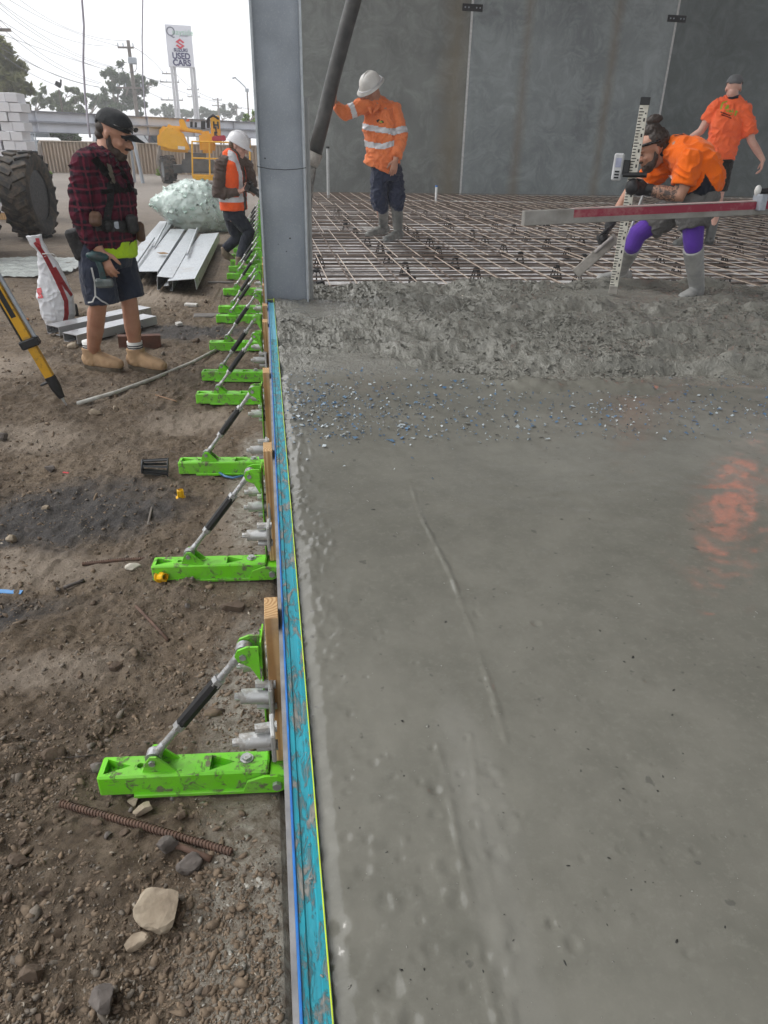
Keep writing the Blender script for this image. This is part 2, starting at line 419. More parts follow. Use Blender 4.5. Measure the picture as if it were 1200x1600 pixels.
def slab_material(lumpy=False):
    M = Mat('wet_concrete' + ('_lumps' if lumpy else ''))
    a = M.mix(M.ramp(M.noise(1.3, 6, .6, .4), [(.3, 0), (.7, 1)]), (.152, .148, .127), (.210, .205, .176))
    a = M.mix(M.ramp(M.noise(9, 6, .65), [(.4, 0), (.75, .5)]), a, (.115, .115, .097))
    if not lumpy:
        for rd in ((.30, .62, .045, .5), (.34, .9, .05, .28)):
            a = M.mix(M.math('MULTIPLY', blob_mask(M, *rd, 0, .4, 14), .25), a, (.27, .265, .24))
    a = M.mix(M.ramp(M.noise(70, 4, .7), [(.52, 0), (.8, .55)]), a, (.235, .232, .20))
    a = M.mix(M.ramp(M.noise(28, 3, .5), [(.70, 0), (.74, .6)]), a, (.09, .088, .08))
    o = M.xyz(); rz = M.ramp(M.math('ADD', M.math('ADD', o[1], M.math('MULTIPLY', o[0], .17)), -3.0), [(.46, 0), (.60, 1)])   # where the concrete is still unlevelled
    a = M.mix(M.math('MULTIPLY', rz, .8), a, M.mix(M.noise(40, 4, .6), (.165, .163, .142), (.29, .287, .255)))
    M.base(a)
    M.rough(M.ramp(M.noise(1, 5, .6, .4, M.scaled((1.6, 5.5, 1), (0, 0, 0), (0, 0, .25))), [(.34, .075 if not lumpy else .12), (.68, .125 if not lumpy else .2)]))
    M.p.inputs['Specular IOR Level'].default_value = .5
    b = M.bump(M.noise(34, 5, .55), .05, .006)
    b = M.bump(M.noise(4.5, 4, .5), .07, .008, b)
    b = M.bump(M.math('MULTIPLY', M.noise(85, 4, .6), rz), .7, .014, b)
    M.bump(M.noise(210, 3, .6), .12, .002, b)
    return M.m
CONC = slab_material()
slab = grid_mesh('concrete_slab', SX, SY, slab_z, CONC); tag(slab, kind='structure')

def rock_protos(n, seed, squash=(.55, 1.0), sub=1, cuts=4):
    out = []; rs = np.random.RandomState(seed)
    for _ in range(n):
        bm = bmesh.new(); bmesh.ops.create_icosphere(bm, subdivisions=sub, radius=1)
        co = np.array([v.co[:] for v in bm.verts]); fc = np.array([[v.index for v in f.verts] for f in bm.faces]); bm.free()
        co *= (1 + rs.uniform(-.28, .28, (len(co), 1)))
        for _k in range(cuts):      # broken faces
            nn = rs.normal(0, 1, 3); nn /= np.linalg.norm(nn); e = np.maximum(co @ nn - rs.uniform(.45, .8), 0); co -= nn[None] * (e * .9)[:, None]; co *= np.array([1, rs.uniform(.6, 1), rs.uniform(*squash)])
        out.append((co, fc))
    return out
def scatter(name, pts, sizes, protos, m, seed=1, sink=.25):
    rs = np.random.RandomState(seed); CO, FC = [], []; base = 0
    for (x, y, z), s in zip(pts, sizes):
        co, fc = protos[rs.randint(len(protos))]
        a = rs.uniform(0, 2 * PI); c, sn = math.cos(a), math.sin(a); tl = rs.uniform(-.7, .7)
        p = co * s; p = np.stack([p[:, 0] * c - p[:, 1] * sn, p[:, 0] * sn + p[:, 1] * c, p[:, 2] + p[:, 0] * tl], 1)
        CO.append(p + (x, y, z + s * (.5 - sink))); FC.append(fc + base); base += len(co)
    me = fast_mesh(name, np.concatenate(CO), np.concatenate(FC))
    return mesh_obj(name, me, m)
rs = np.random.RandomState(5)
N = 46000
lx = rs.uniform(.06, 4.6, N); ly = rs.uniform(3.2, 6.15, N)
k = (rs.rand(N) < rough_mask(lx, ly) * (.25 + .75 * sstep(-.3, .5, fbm2(lx * 2.1, ly * 3.5, 3)))) & (((lx - 2.9) / .7) ** 2 + ((ly - 5.5) / .22) ** 2 > 1) & (((lx - .33) / .26) ** 2 + ((ly - 5.0) / .4) ** 2 > 1)
lx, ly = lx[k], ly[k]; lz = slab_z(lx, ly)
lump = scatter('concrete_lumps', np.stack([lx, ly, lz], 1), rs.gamma(2.6, .0037, len(lx)).clip(.003, .022), rock_protos(14, 2, (.35, .85)), slab_material(True), 3, .34)
tag(lump, 'coarse stony lumps of freshly dumped grey concrete', 'concrete', kind='stuff')
# film flakes lying on the screeded strip
def flakes():
    rs = np.random.RandomState(9); co, fc, mi = [], [], []
    n = 0
    while n < 1700:
        u, v = (rs.uniform(432, 1200) if rs.rand() < .7 else 432 + rs.gamma(2, 70)), rs.normal(640, 40)
        if v < 575 or v > 760: continue
        if v > 690 and rs.rand() > .25: continue
        if u > 560 and v > 700 and rs.rand() > .3: continue
        p = onz(u, v, S); 
        if p.x < .05: continue
        if rough_mask(np.array([p.x]), np.array([p.y]))[0] > .4: continue
        z = float(slab_z(np.array([p.x]), np.array([p.y]))[0])
        s = rs.gamma(3, .0014) + .0014; a = rs.uniform(0, 2 * PI); e = rs.uniform(.35, .9)
        q = [(-1, -1), (1, -.8), (.9, 1), (-.6, .8)]
        for j, (qx, qy) in enumerate(q):
            qx *= s * rs.uniform(.6, 1.1); qy *= s * e * rs.uniform(.6, 1.1)
            co.append((p.x + qx * math.cos(a) - qy * math.sin(a), p.y + qx * math.sin(a) + qy * math.cos(a), z + .002 + rs.uniform(0, .009)))
        fc.append([4 * n, 4 * n + 1, 4 * n + 2, 4 * n + 3]); mi.append(rs.choice([0, 0, 0, 1, 1, 2])); n += 1
    me = fast_mesh('film_flakes', np.array(co), np.array(fc)); o = mesh_obj('film_flakes', me)
    for m_ in (mat('flake_blue', (.045, .12, .24), (.12, .22, .34), .3), mat('flake_white', (.46, .52, .55), None, .25), mat('flake_grey', (.09, .1, .11), None, .25)): me.materials.append(m_)
    me.polygons.foreach_set('material_index', mi)
    tag(o, 'small blue and white film flakes strewn over the wet concrete', 'flakes', kind='stuff')
flakes()
# grit and pinholes that the screed left in the paste
rs = np.random.RandomState(77)
for name, n_, lab, m_, s0 in (('paste_grit', 420, 'pale grit standing out of the smooth wet slab', mat('paste_grit', (.36, .355, .32), (.22, .215, .19), .3, scale=30), .0013), ('paste_pinholes', 330, 'dark specks dotted over the smooth wet slab', mat('paste_pinhole', (.035, .034, .03), None, .4), .0016)):
    u, v = rs.uniform(470, 1210, n_ * 2), rs.uniform(690, 1610, n_ * 2); q = np.array([tuple(onz(a_, b_, S).xy) for a_, b_ in zip(u, v)]); q = q[q[:, 0] > .06][:n_]
    tag(scatter(name, np.stack([q[:, 0], q[:, 1], slab_z(q[:, 0].copy(), q[:, 1].copy())], 1), np.clip(rs.gamma(1.8, s0 * .6, len(q)), .0006, .006) * (.6 + q[:, 1] * .55), rock_protos(8, 5, (.12, .3)), m_, 9, .42), lab, 'grit', kind='stuff')

# ------------------------------------------------------------------ membrane and bare strip under the reinforcement
def membrane_material():
    M = Mat('plastic_membrane')
    a = M.mix(M.ramp(M.noise(.9, 5, .6, .6), [(.30, 0), (.44, 1)]), (.22, .21, .205), (.86, .85, .85))
    a = M.mix(M.ramp(M.noise(7, 5, .6), [(.5, 0), (.7, .8)]), a, (.17, .13, .11))
    M.base(a); M.rough(M.ramp(M.noise(2.5, 4), [(.35, .10), (.7, .4)]))
    b = M.bump(M.noise(5, 5, .6, 1.0), .5, .03); M.bump(M.noise(30, 4), .3, .008, b); return M.m
BASE_Z = S - .17
MX = np.concatenate([np.arange(.02, 6, .06), np.geomspace(6.1, 26, 25)]); MY = np.concatenate([np.arange(5.6, 18.4, .09)])
mem = grid_mesh('membrane_ground', MX, MY, lambda x, y: BASE_Z + .008 * fbm2(x * 3, y * 3, 3), membrane_material()); tag(mem, kind='structure')
apron = grid_mesh('subgrade_ground', np.array([-.0, 3., 8, 14, 26]), np.array([18.38, 19.0, 19.6, 20.4]), lambda x, y: np.full_like(x, BASE_Z + .012), mat('subgrade', (.085, .06, .048), (.05, .036, .03), .85, scale=3, bump=.5, bscale=20)); tag(apron, kind='structure')

# ------------------------------------------------------------------ precast wall
def concrete_panel_material(name, c, stain):
    M = Mat(name)
    a = M.mix(M.ramp(M.noise(.55, 6, .6, .6), [(.3, 0), (.72, 1)]), c, tuple(v * .62 for v in c))
    st = M.noise(1, 5, .6, .3, M.scaled((1.6, 1.6, .22)))
    a = M.mix(M.math('MULTIPLY', M.ramp(st, [(.48, 0), (.75, 1)]), .35), a, tuple(v * 1.3 for v in c))
    a = M.mix(M.math('MULTIPLY', M.ramp(M.noise(1.7, 8, .75, 1.2), [(.46, 0), (.66, 1)]), .45), a, tuple(v * 1.6 for v in c))
    if stain:
        xx = M.xyz()
        for sx, wd in stain:
            g = M.ramp(M.math('ADD', M.math('ABSOLUTE', M.math('SUBTRACT', xx[0], sx)), M.math('MULTIPLY', M.noise(1.1, 4), wd)), [(wd * .5, 1), (wd * 1.5, 0)])
            a = M.mix(M.math('MULTIPLY', g, .5), a, (.26, .21, .13))
    M.base(a); M.rough(M.ramp(M.noise(3, 4), [(.3, .5), (.7, .8)]))
    b = M.bump(M.noise(6, 5), .12, .01); M.bump(M.noise(90, 3), .12, .003, b)
    return M.m
wA, wB = onz(485, 301.7, BASE_Z), onz(1133, 309, BASE_Z)
wdir = (wB - wA).normalized(); wn = Vector((-wdir.y, wdir.x, 0))
def wallx(u):
    d = ray(u, 302 + (u - 485) * .0112); t = (wA - CC).dot(wn) / d.dot(wn); return (CC + d * t - wA).dot(wdir)
j1, j2 = wallx(719), wallx(1008)
edges = [wallx(440), j1, j2, j2 + (j2 - j1), j2 + 2 * (j2 - j1), j2 + 3 * (j2 - j1)]
WALL_TOP = 9.0
wrot = Matrix((wdir, wn, Vector((0, 0, 1)))).transposed()
pmats = [concrete_panel_material('precast_olive', (.245, .262, .250), [(wA.x + j1 - .35, .5)]), concrete_panel_material('precast_pale', (.325, .365, .37), [(wA.x + j1 + 1.5, .22), (wA.x + j1 + 3.9, .2)]),
         concrete_panel_material('precast_dark', (.165, .190, .190), None), concrete_panel_material('precast_grey', (.30, .31, .30), None), concrete_panel_material('precast_far', (.28, .29, .28), None)]
plabels = ['dark olive grey precast concrete wall panel behind the pump hose', 'pale grey precast concrete wall panel between two joints, middle of the back wall', 'dark grey precast concrete wall panel behind the walking worker', 'precast concrete wall panel to the right of the walking worker', 'precast concrete wall panel at the far right end of the back wall']
plate = mat('black_steel_plate', (.02, .021, .023), None, .5, .3)
sealant = mat('joint_sealant', (.74, .75, .74), None, .7)
steel_grey = mat('galvanised_paint', (.30, .33, .37), (.38, .41, .45), .42, .35, scale=35, bump=.08, bscale=200)
for i in range(len(edges) - 1):
    a, b = edges[i], edges[i + 1]
    base = wA + wdir * ((a + b) / 2)
    t = empty('precast_panel', (base.x, base.y, BASE_Z)); tag(t, plabels[i], 'wall panel', 'precast panels of the back wall')
    bm = bmesh.new(); c = base + wn * .10; box(bm, (c.x, c.y, (BASE_Z + WALL_TOP) / 2), (b - a - .055, .2, WALL_TOP - BASE_Z), wrot, .012)
    obj('panel_face', bm, pmats[i], t)
    if i > 0:
        bm = bmesh.new(); c = wA + wdir * a + wn * .052; box(bm, (c.x, c.y, (BASE_Z + WALL_TOP) / 2), (.055, .11, WALL_TOP - BASE_Z), wrot); obj('joint_sealant', bm, sealant, t)
    if i in (1, 2):
        c = wA + wdir * a; d = ray(*((738, 12), (1036, 28))[i - 1]); zz = (CC + d * ((wA - CC).dot(wn) / d.dot(wn))).z
        bm = bmesh.new(); c = c - wn * .012; box(bm, (c.x, c.y, zz), (.52, .02, .15), wrot, .004); pl = obj('tie_plate', bm, plate, t)
        for s in (-.19, -.1, .1, .19):
            q = Vector((c.x, c.y, zz)) + wdir * s - wn * .012; bm = bmesh.new(); cyl(bm, q + wn * .004, q - wn * .014, .018, seg=6); obj('bolt', bm, steel_grey, t)
# roof over the pour: what keeps the slab and the wall dim
bm = bmesh.new(); bx(bm, -1.0, 26, -14, 20.2, 9.0, 9.12); roof = obj('roof', bm, mat('roof_sheet', (.25, .26, .27), None, .5, .2)); tag(roof, kind='structure')
bm = bmesh.new(); bx(bm, -6.2, 0.0, 9.7, 9.85, 9.15, 9.5); bx(bm, -6.2, 0, 5.45, 5.6, 9.15, 9.5); aw = obj('roof_rafter', bm, steel_grey); tag(aw, kind='structure')
# ================================================================== FORMWORK
def muddy(name, c, mud=(.12, .09, .065), amt=(.56, .66), rough=.42, metal=0.0, sc_=24, mud_rough=.85):
    """paint with clods of dirt stuck to it"""
    M = Mat(name)
    f = M.math('MULTIPLY', M.ramp(M.noise(sc_, 6, .7, .5), [(amt[0], 0), (amt[1], 1)]), .9)
    a = M.mix(M.ramp(M.noise(7, 4), [(.35, 0), (.7, 1)]), c, tuple(v * .8 for v in c))
    M.base(M.mix(f, a, mud)); M.rough(M.mix(f, (rough,) * 3, (mud_rough,) * 3)); M.p.inputs['Metallic'].default_value = metal
    M.bump(f, .5, .003); return M.m
def bracket_paint():
    M = Mat('lime_green_paint')
    oi = M.n('ObjectInfo'); va = M.n('VectorMath', operation='ADD'); cx_ = M.n('CombineXYZ'); k7 = M.math('MULTIPLY', oi.outputs['Random'], 37.0)
    for i_ in range(3): M.l(k7, cx_.inputs[i_])
    M.l(M.tc.outputs['Object'], va.inputs[0]); M.l(cx_.outputs[0], va.inputs[1]); M.co = va.outputs[0]      # every part has its own wear
    a = M.mix(M.ramp(M.noise(5, 5, .6), [(.3, 0), (.7, 1)]), (.20, .72, .018), (.15, .58, .018))
    dust = M.ramp(M.noise(9, 6, .65, .4), [(.42, 0), (.75, .42)]); a = M.mix(dust, a, (.24, .22, .15))
    scr = M.ramp(M.noise(1, 3, .6, .2, M.scaled((30, 160, 160))), [(.64, 0), (.68, .55)]); a = M.mix(scr, a, (.20, .23, .14))
    f = M.math('MULTIPLY', M.ramp(M.noise(26, 7, .72, .5), [(.54, 0), (.62, 1)]), .92); a = M.mix(f, a, M.mix(M.noise(40, 3), (.115, .085, .06), (.22, .19, .15)))
    M.base(a); M.rough(M.mix(M.math('MAXIMUM', f, dust), (.36,) * 3, (.85,) * 3)); b = M.bump(f, .7, .004); M.bump(M.noise(150, 3), .1, .001, b); return M.m
GREEN = bracket_paint()
GALV = muddy('galvanised_steel', (.50, .51, .52), (.36, .34, .31), (.5, .62), .34, .75, 60)
ZINC = muddy('zinc_sleeve', (.56, .57, .57), (.42, .40, .37), (.48, .6), .38, .5, 40)
BLACK = muddy('black_rubber_grip', (.012, .012, .013), (.07, .06, .05), (.6, .75), .55)
def pine():
    M = Mat('pine_timber')
    wv = M.n('TexWave', wave_type='RINGS', rings_direction='Z'); wv.inputs['Scale'].default_value = 34; wv.inputs['Distortion'].default_value = 5.0; wv.inputs['Detail'].default_value = 2
    M.l(M.scaled((1, 1, .05), (.02, -.03, 0)), wv.inputs['Vector'])
    a = M.mix(M.ramp(wv.outputs['Fac'], [(.25, 0), (.85, 1)]), (.60, .40, .20), (.42, .23, .09))
    a = M.mix(M.ramp(M.noise(11, 5, .6), [(.52, 0), (.75, .7)]), a, (.20, .13, .075))
    M.base(a); M.rough(.7); M.bump(wv.outputs['Fac'], .15, .002); return M.m
PINE = pine()
def bool_cut(o, cutters):
    for c in cutters:
        md = o.modifiers.new('b', 'BOOLEAN'); md.object = c; md.operation = 'DIFFERENCE'; md.solver = 'EXACT'
    dg = bpy.context.evaluated_depsgraph_get(); dg.update()
    me = bpy.data.meshes.new_from_object(o.evaluated_get(dg)); old = o.data; o.modifiers.clear(); o.data = me
    for c in cutters: bpy.data.objects.remove(c)
def make_bracket():
    t = empty('form_bracket', world=False)
    bm = bmesh.new(); bx(bm, -.49, -.045, -.038, .038, .004, .072, .005); ft = obj('foot', bm, GREEN, t)
    cut = []
    for (x, s) in ((-.445, 1), (-.17, 1)):
        c = bmesh.new(); prism(c, [(x - .03, -.026), (x - .03, .026), (x + .035, 0.0)], .045, .2, 'z'); cut.append(obj('c', c))
    c = bmesh.new(); cyl(c, (-.405 + .02, 0, .05), (-.385, 0, .2), .009, seg=14); cut.append(obj('c', c))
    bool_cut(ft, cut)
    bm = bmesh.new(); bx(bm, -.40, -.05, -.047, .047, .0, .012, .002); obj('foot_flange', bm, GREEN, ft)
    for s in (-1, 1):
        bm = bmesh.new(); prism(bm, [(-.115, .006), (-.10, .045), (-.055, .062), (-.02, .062), (-.003, .05), (.002, .032), (-.003, .014), (-.02, .004)], s * .041, s * .049, 'y'); ck = obj('cheek_plate', bm, GREEN, t)
        bm = bmesh.new(); cyl(bm, (-.022, s * .049, .033), (-.022, s * .06, .033), .013, seg=6); obj('bolt', bm, GALV, ck)
    bm = bmesh.new(); bx(bm, -.043, .0, -.0395, .0395, .006, .058, .003); obj('stud_shoe', bm, GREEN, t)
    bm = bmesh.new(); cyl(bm, (-.105, .008, .071), (-.105, .008, .083), .013, seg=6); cyl(bm, (-.105, .008, .0715), (-.105, .008, .075), .018, seg=14); obj('bolt', bm, GALV, t)
    for s in (-1, 1):
        bm = bmesh.new(); prism(bm, [(-.375, .071), (-.285, .071), (-.318, .105), (-.333, .122), (-.35, .122), (-.362, .105)], s * .018, s * .024, 'y'); obj('brace_lug', bm, GREEN, t)
    bm = bmesh.new()
    bx(bm, -.047, -.0435, .0, .075, .06, .47); bx(bm, -.052, -.047, .055, .060, .06, .465); obj('upright', bm, GREEN, t)
    for s in (-1, 1):
        bm = bmesh.new(); prism(bm, [(-.0475, .37), (-.0475, .475), (-.075, .475), (-.098, .465), (-.106, .448), (-.098, .43), (-.07, .415)], s * .020, s * .026, 'y'); obj('upright_lug', bm, GREEN, t)
    A, B = Vector((-.345, 0, .105)), Vector((-.086, 0, .447)); d = B - A; u = d.normalized()
    for P_, s in ((A, 1), (B, -1)):
        bm = bmesh.new(); cyl(bm, P_ + Vector((0, -.013, 0)), P_ + Vector((0, .013, 0)), .021, seg=18); chain(bm, [(P_ + u * s * .012, .014), (P_ + u * s * .05, .0105)], seg=10)
        e = obj('eye_end', bm, GALV, t, 'auto')
        bm = bmesh.new(); cyl(bm, P_ + Vector((0, -.031, 0)), P_ + Vector((0, .031, 0)), .009, seg=6); obj('pin', bm, GALV, e)
    bm = bmesh.new(); cyl(bm, A + u * .04, A + d * .34, .0095, seg=12); obj('threaded_rod', bm, GALV, t, 'auto')
    bm = bmesh.new(); cyl(bm, A + d * .70, B - u * .04, .0095, seg=12); obj('threaded_rod', bm, GALV, t, 'auto')
    bm = bmesh.new(); cyl(bm, A + d * .33, A + d * .715, .0165, seg=8); obj('turnbuckle_grip', bm, BLACK, t, 'auto')
    for k in (.31, .725):
        bm = bmesh.new(); cyl(bm, A + d * k - u * .011, A + d * k + u * .011, .0165, seg=6); obj('hex_nut', bm, GALV, t)
    return t
FORM_X = -.021
BR = [(1.398, -4.5), (2.445, -4), (3.452, -5), (4.578, -4.5), (5.075, -6), (5.945, -3.5), (6.955, -3), (7.385, -2.5), (8.36, 3), (9.37, -1), (9.96, 0), (10.5, -2), (11.1, 1), (11.75, 0), (12.45, -1), (13.2, 1), (14.0, 0), (14.9, 0), (15.9, 1)]
ords = ['nearest', 'second', 'third', 'fourth', 'fifth', 'sixth', 'seventh', 'eighth', 'ninth', 'tenth', 'eleventh', 'twelfth', 'thirteenth', 'fourteenth', 'fifteenth', 'sixteenth', 'seventeenth', 'eighteenth', 'nineteenth']
extra = {0: 'lime green form bracket half buried in dirt clods, nearest the camera', 1: 'lime green form bracket with a yellow cap lying at its foot, second from the camera', 2: 'lime green form bracket beside the black plastic cage, third from the camera', 5: 'lime green form bracket where the white conduit ends, sixth from the camera'}
proto = make_bracket()
for i, (y, a) in enumerate(BR):
    o = proto if i == 0 else copy_tree(proto)
    o.location = (FORM_X, y, 0.004); o.rotation_euler = (0, 0, R(a))
    if i: o.rotation_euler.z = R(a)
    tag(o, extra.get(i, 'lime green form bracket with black turnbuckle, %s from the camera along the form' % ords[i]), 'bracket', 'green brackets bracing the form')
# each bracket carries an upright pine stud
bm = bmesh.new(); bx(bm, -.0165, .0165, -.045, .045, 0, .475, .0015); sp = obj('timber_stud', bm, PINE)
rs = np.random.RandomState(4)
for i, (y, a) in enumerate(BR):
    o = sp if i == 0 else sp.copy()
    if i: COL.objects.link(o)
    top = .008 if i == 0 else rs.uniform(-.02, .0)
    o.location = (FORM_X - .0145, y + .047 + (.0 if i < 2 else .01), .0665 + top * .4); o.rotation_euler = (0, 0, PI * (i % 2))
    if i > 1: o.scale = (1, 1.0, 1.0 + rs.uniform(-.03, 0))
    tag(o, 'upright pine timber stud in the %s green bracket from the camera' % (ords[i],) if i else 'pale pine timber stud with growth rings on its cut end, in the nearest bracket', 'timber', 'pine studs behind the form')
# form boards
def teal(name, c, c2, mud):
    M = Mat(name)
    a = M.mix(M.ramp(M.noise(3.2, 5, .6), [(.38, 0), (.62, 1)]), c, c2)
    st = M.noise(1, 6, .7, .3, M.scaled((160, 6, 60)))
    a = M.mix(M.ramp(st, [(.5, 0), (.72, .6)]), a, tuple(v * .55 for v in c))
    f = M.ramp(M.noise(1, 7, .72, .8, M.scaled((46, 16, 40))), [(mud[0], 0), (mud[1], 1)])
    cem = M.mix(M.noise(60, 4), (.16, .15, .135), (.33, .32, .295))
    M.base(M.mix(f, a, cem)); M.rough(M.mix(f, (.38,) * 3, (.8,) * 3)); b = M.bump(f, .7, .006); M.bump(M.noise(120, 4), .3, .002, b); return M.m
TEAL = teal('teal_form_face', (.015, .26, .34), (.02, .33, .42), (.49, .60)); TEAL2 = teal('pale_blue_form_face', (.09, .34, .48), (.13, .42, .55), (.58, .7))
CEM = mat('cement_coated_board', (.33, .31, .28), (.20, .185, .165), .8, scale=14, bump=.5, bscale=45)
BLUE = mat('blue_edge_strip', (.02, .20, .62), (.03, .13, .40), .4, scale=30)
for (y0, y1, dz, m_, lab) in ((-.4, 4.2, 0, TEAL, 'long blue form board smeared with cement beside the wet slab'), (4.204, 5.29, -.004, TEAL2, 'short pale blue form board ending at the steel column'), (5.50, 16.4, -.03, TEAL2, 'far blue form board running on behind the steel column')):
    t = empty('form_board', (0.01, y0, 0)); tag(t, lab, 'form board', 'boards along the slab edge')
    bm = bmesh.new(); bx(bm, -.0195, -.0105, y0, y1, .06, S - .012 + dz); obj('backing_board', bm, CEM, t)
    bm = bmesh.new(); bx(bm, -.0100, -.0055, y0, y1, .05, S + .007 + dz, .001); obj('edge_strip', bm, BLUE, t)
    bm = bmesh.new()
    prism(bm, [(-.0052, .03), (-.0052, S + .004 + dz), (.004, S + .004 + dz), (.006, S + .001 + dz), (.022, S + .002 + dz), (.024, S + .005 + dz), (.033, S + .005 + dz), (.0355, S + .002 + dz), (.0355, .03)], y0, y1, 'y')
    obj('top_rail', bm, m_, t)
# clots of cement stuck on the near board
rs = np.random.RandomState(21)
pts = []; sz = []
for k in range(120):
    y = rs.choice([rs.normal(.72, .14), rs.uniform(.45, 2.2)]); x = np.clip(rs.normal(.026, .008), .002, .034)
    pts.append((x, y, S + .004)); sz.append(float(np.clip(rs.gamma(2.0, .0011), .0008, .0045)))
tag(scatter('cement_crust', pts, sz, rock_protos(6, 4, (.3, .6)), CEM, 8, .35), 'crusty cement clots on top of the blue form board', 'cement', kind='stuff')
bm = bmesh.new(); tube(bm, [(.0335, -.3, S + .0075), (.0335, 1.6, S + .0072), (.032, 4.2, S + .0075), (.030, 5.285, S + .012)], .0012, 6); bm2 = bm
bar(bm, (.0305, 5.283, S + .006), (.0305, 5.283, S + .03), .006, .006); tube(bm, [(.030, 5.283, S + .022), (-.02, 5.287, S + .018)], .0013, 6)
tag(obj('string_line', bm, mat('fluoro_yellow_string', (.62, .80, .04), (.45, .58, .05), .6)), 'taut fluorescent yellow string line along the slab edge', 'string')
# dowel sleeves poking out of the form
def make_sleeve():
    t = empty('dowel_sleeve', world=False)
    bm = bmesh.new(); cyl(bm, (0, 0, 0), (-.062, 0, 0), .0155, .0145, 10); obj('barrel', bm, ZINC, t, 'auto')
    bm = bmesh.new(); cyl(bm, (-.058, 0, 0), (-.074, 0, 0), .008, .007, 8); obj('plug', bm, ZINC, t, 'auto')
    for zz in (-.027, .027):
        bm = bmesh.new(); cyl(bm, (.004, .004, zz), (-.034, .004, zz), .0095, .008, 8); obj('fixing_lug', bm, ZINC, t, 'auto')
    bm = bmesh.new(); box(bm, (-.004, 0, 0), (.008, .05, .075), None, .002); obj('flange', bm, ZINC, t)
    return t
SL = [(413, 1034), (413, 1090), (414, 1158), (412, 790), (412, 838), (411, 770), (410, 702), (411, 622), (411, 648), (411, 562), (412, 543), (412, 500), (412, 482), (411, 455), (411, 444)]
sl = make_sleeve()
for i, (u, v) in enumerate(SL):
    o = sl if i == 0 else copy_tree(sl)
    p = onz(u, v, .30); o.scale = (1.35, 1.35, 1.35); o.location = (-.040, p.y, .30 + (i % 3) * .004); o.rotation_euler = (R((-6, 3, 10)[i % 3]), 0, R((4, -5, 2)[i % 3]))
    p = 'first' if i == 0 else ords[i]
    tag(o, 'shiny zinc dowel sleeve poking from the form, %s from the camera' % ('nearest' if i == 2 else 'second' if i == 1 else 'third' if i == 0 else ords[i]), 'dowel sleeve', 'dowel sleeves along the form')
# ------------------------------------------------------------------ steel column with a tie wire
t = empty('steel_column', (.13, 5.38, S)); tag(t, 'tall blue grey galvanised steel column standing at the slab edge', 'column')
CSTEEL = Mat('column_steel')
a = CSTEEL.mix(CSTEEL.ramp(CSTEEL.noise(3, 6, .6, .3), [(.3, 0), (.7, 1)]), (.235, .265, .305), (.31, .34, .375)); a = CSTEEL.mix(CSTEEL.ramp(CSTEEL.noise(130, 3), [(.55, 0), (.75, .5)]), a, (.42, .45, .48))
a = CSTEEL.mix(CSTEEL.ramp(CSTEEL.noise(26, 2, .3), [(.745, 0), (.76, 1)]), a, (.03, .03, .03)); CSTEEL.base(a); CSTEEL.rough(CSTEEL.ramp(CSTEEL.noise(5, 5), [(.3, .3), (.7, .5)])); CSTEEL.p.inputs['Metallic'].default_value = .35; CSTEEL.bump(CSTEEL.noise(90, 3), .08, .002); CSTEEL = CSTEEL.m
CEDGE = mat('column_flange_lit', (.46, .50, .53), (.36, .395, .43), .4, .3, scale=22, bump=.1, bscale=160)  # paler than the web: sky light on the flanges is put into the colour
cx0, cx1, cy0 = -.032, .286, 5.30
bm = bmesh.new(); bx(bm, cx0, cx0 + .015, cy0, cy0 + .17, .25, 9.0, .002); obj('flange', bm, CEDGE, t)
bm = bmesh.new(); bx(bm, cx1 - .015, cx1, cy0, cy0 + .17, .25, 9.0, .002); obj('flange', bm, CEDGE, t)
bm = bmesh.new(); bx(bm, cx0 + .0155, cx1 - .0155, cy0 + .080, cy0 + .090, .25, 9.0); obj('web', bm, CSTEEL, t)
zt = ony(430, 262, cy0).z
bm = bmesh.new(); tube(bm, [(cx0 - .003, cy0 + .1, zt + .01), (cx0 - .003, cy0 - .003, zt + .005), (.05, cy0 - .004, zt - .008), (.15, cy0 - .004, zt - .012), (.23, cy0 - .004, zt - .006), (cx1 + .003, cy0 - .003, zt + .003), (cx1 + .003, cy0 + .1, zt + .004)], .0022, 6); obj('tie_wire', bm, plate, t)
# conduits standing in the slab
PVC = mat('grey_pvc', (.42, .43, .43), (.33, .34, .34), .45)
def conduit(u, v0, v1, y, r, lab, m_=PVC, band=None):
    b, tp = ony(u[0], v0, y), ony(u[1], v1, y)
    t = empty('conduit_riser', b); tag(t, lab, 'conduit')
    bm = bmesh.new(); cyl(bm, Vector((tp.x, tp.y, BASE_Z)), tp, r, seg=16); obj('pipe', bm, m_, t, 'auto')
    bm = bmesh.new(); cyl(bm, tp, tp + Vector((0, 0, r * 1.2)), r * 1.25, seg=16); obj('end_cap', bm, band or m_, t, 'auto')
conduit((482, 478), 470, 158, 5.56, .020, 'pale grey plastic conduit standing close behind the steel column')
conduit((514, 512), 299, 232, 17.6, .032, 'slim grey conduit with dark cap standing by the back wall', PVC, plate)
conduit((684, 682), 308, 292, 16.5, .024, 'short white conduit stub with a blue taped top near the wall', mat('white_pvc', (.72, .73, .72), None, .4), BLUE)
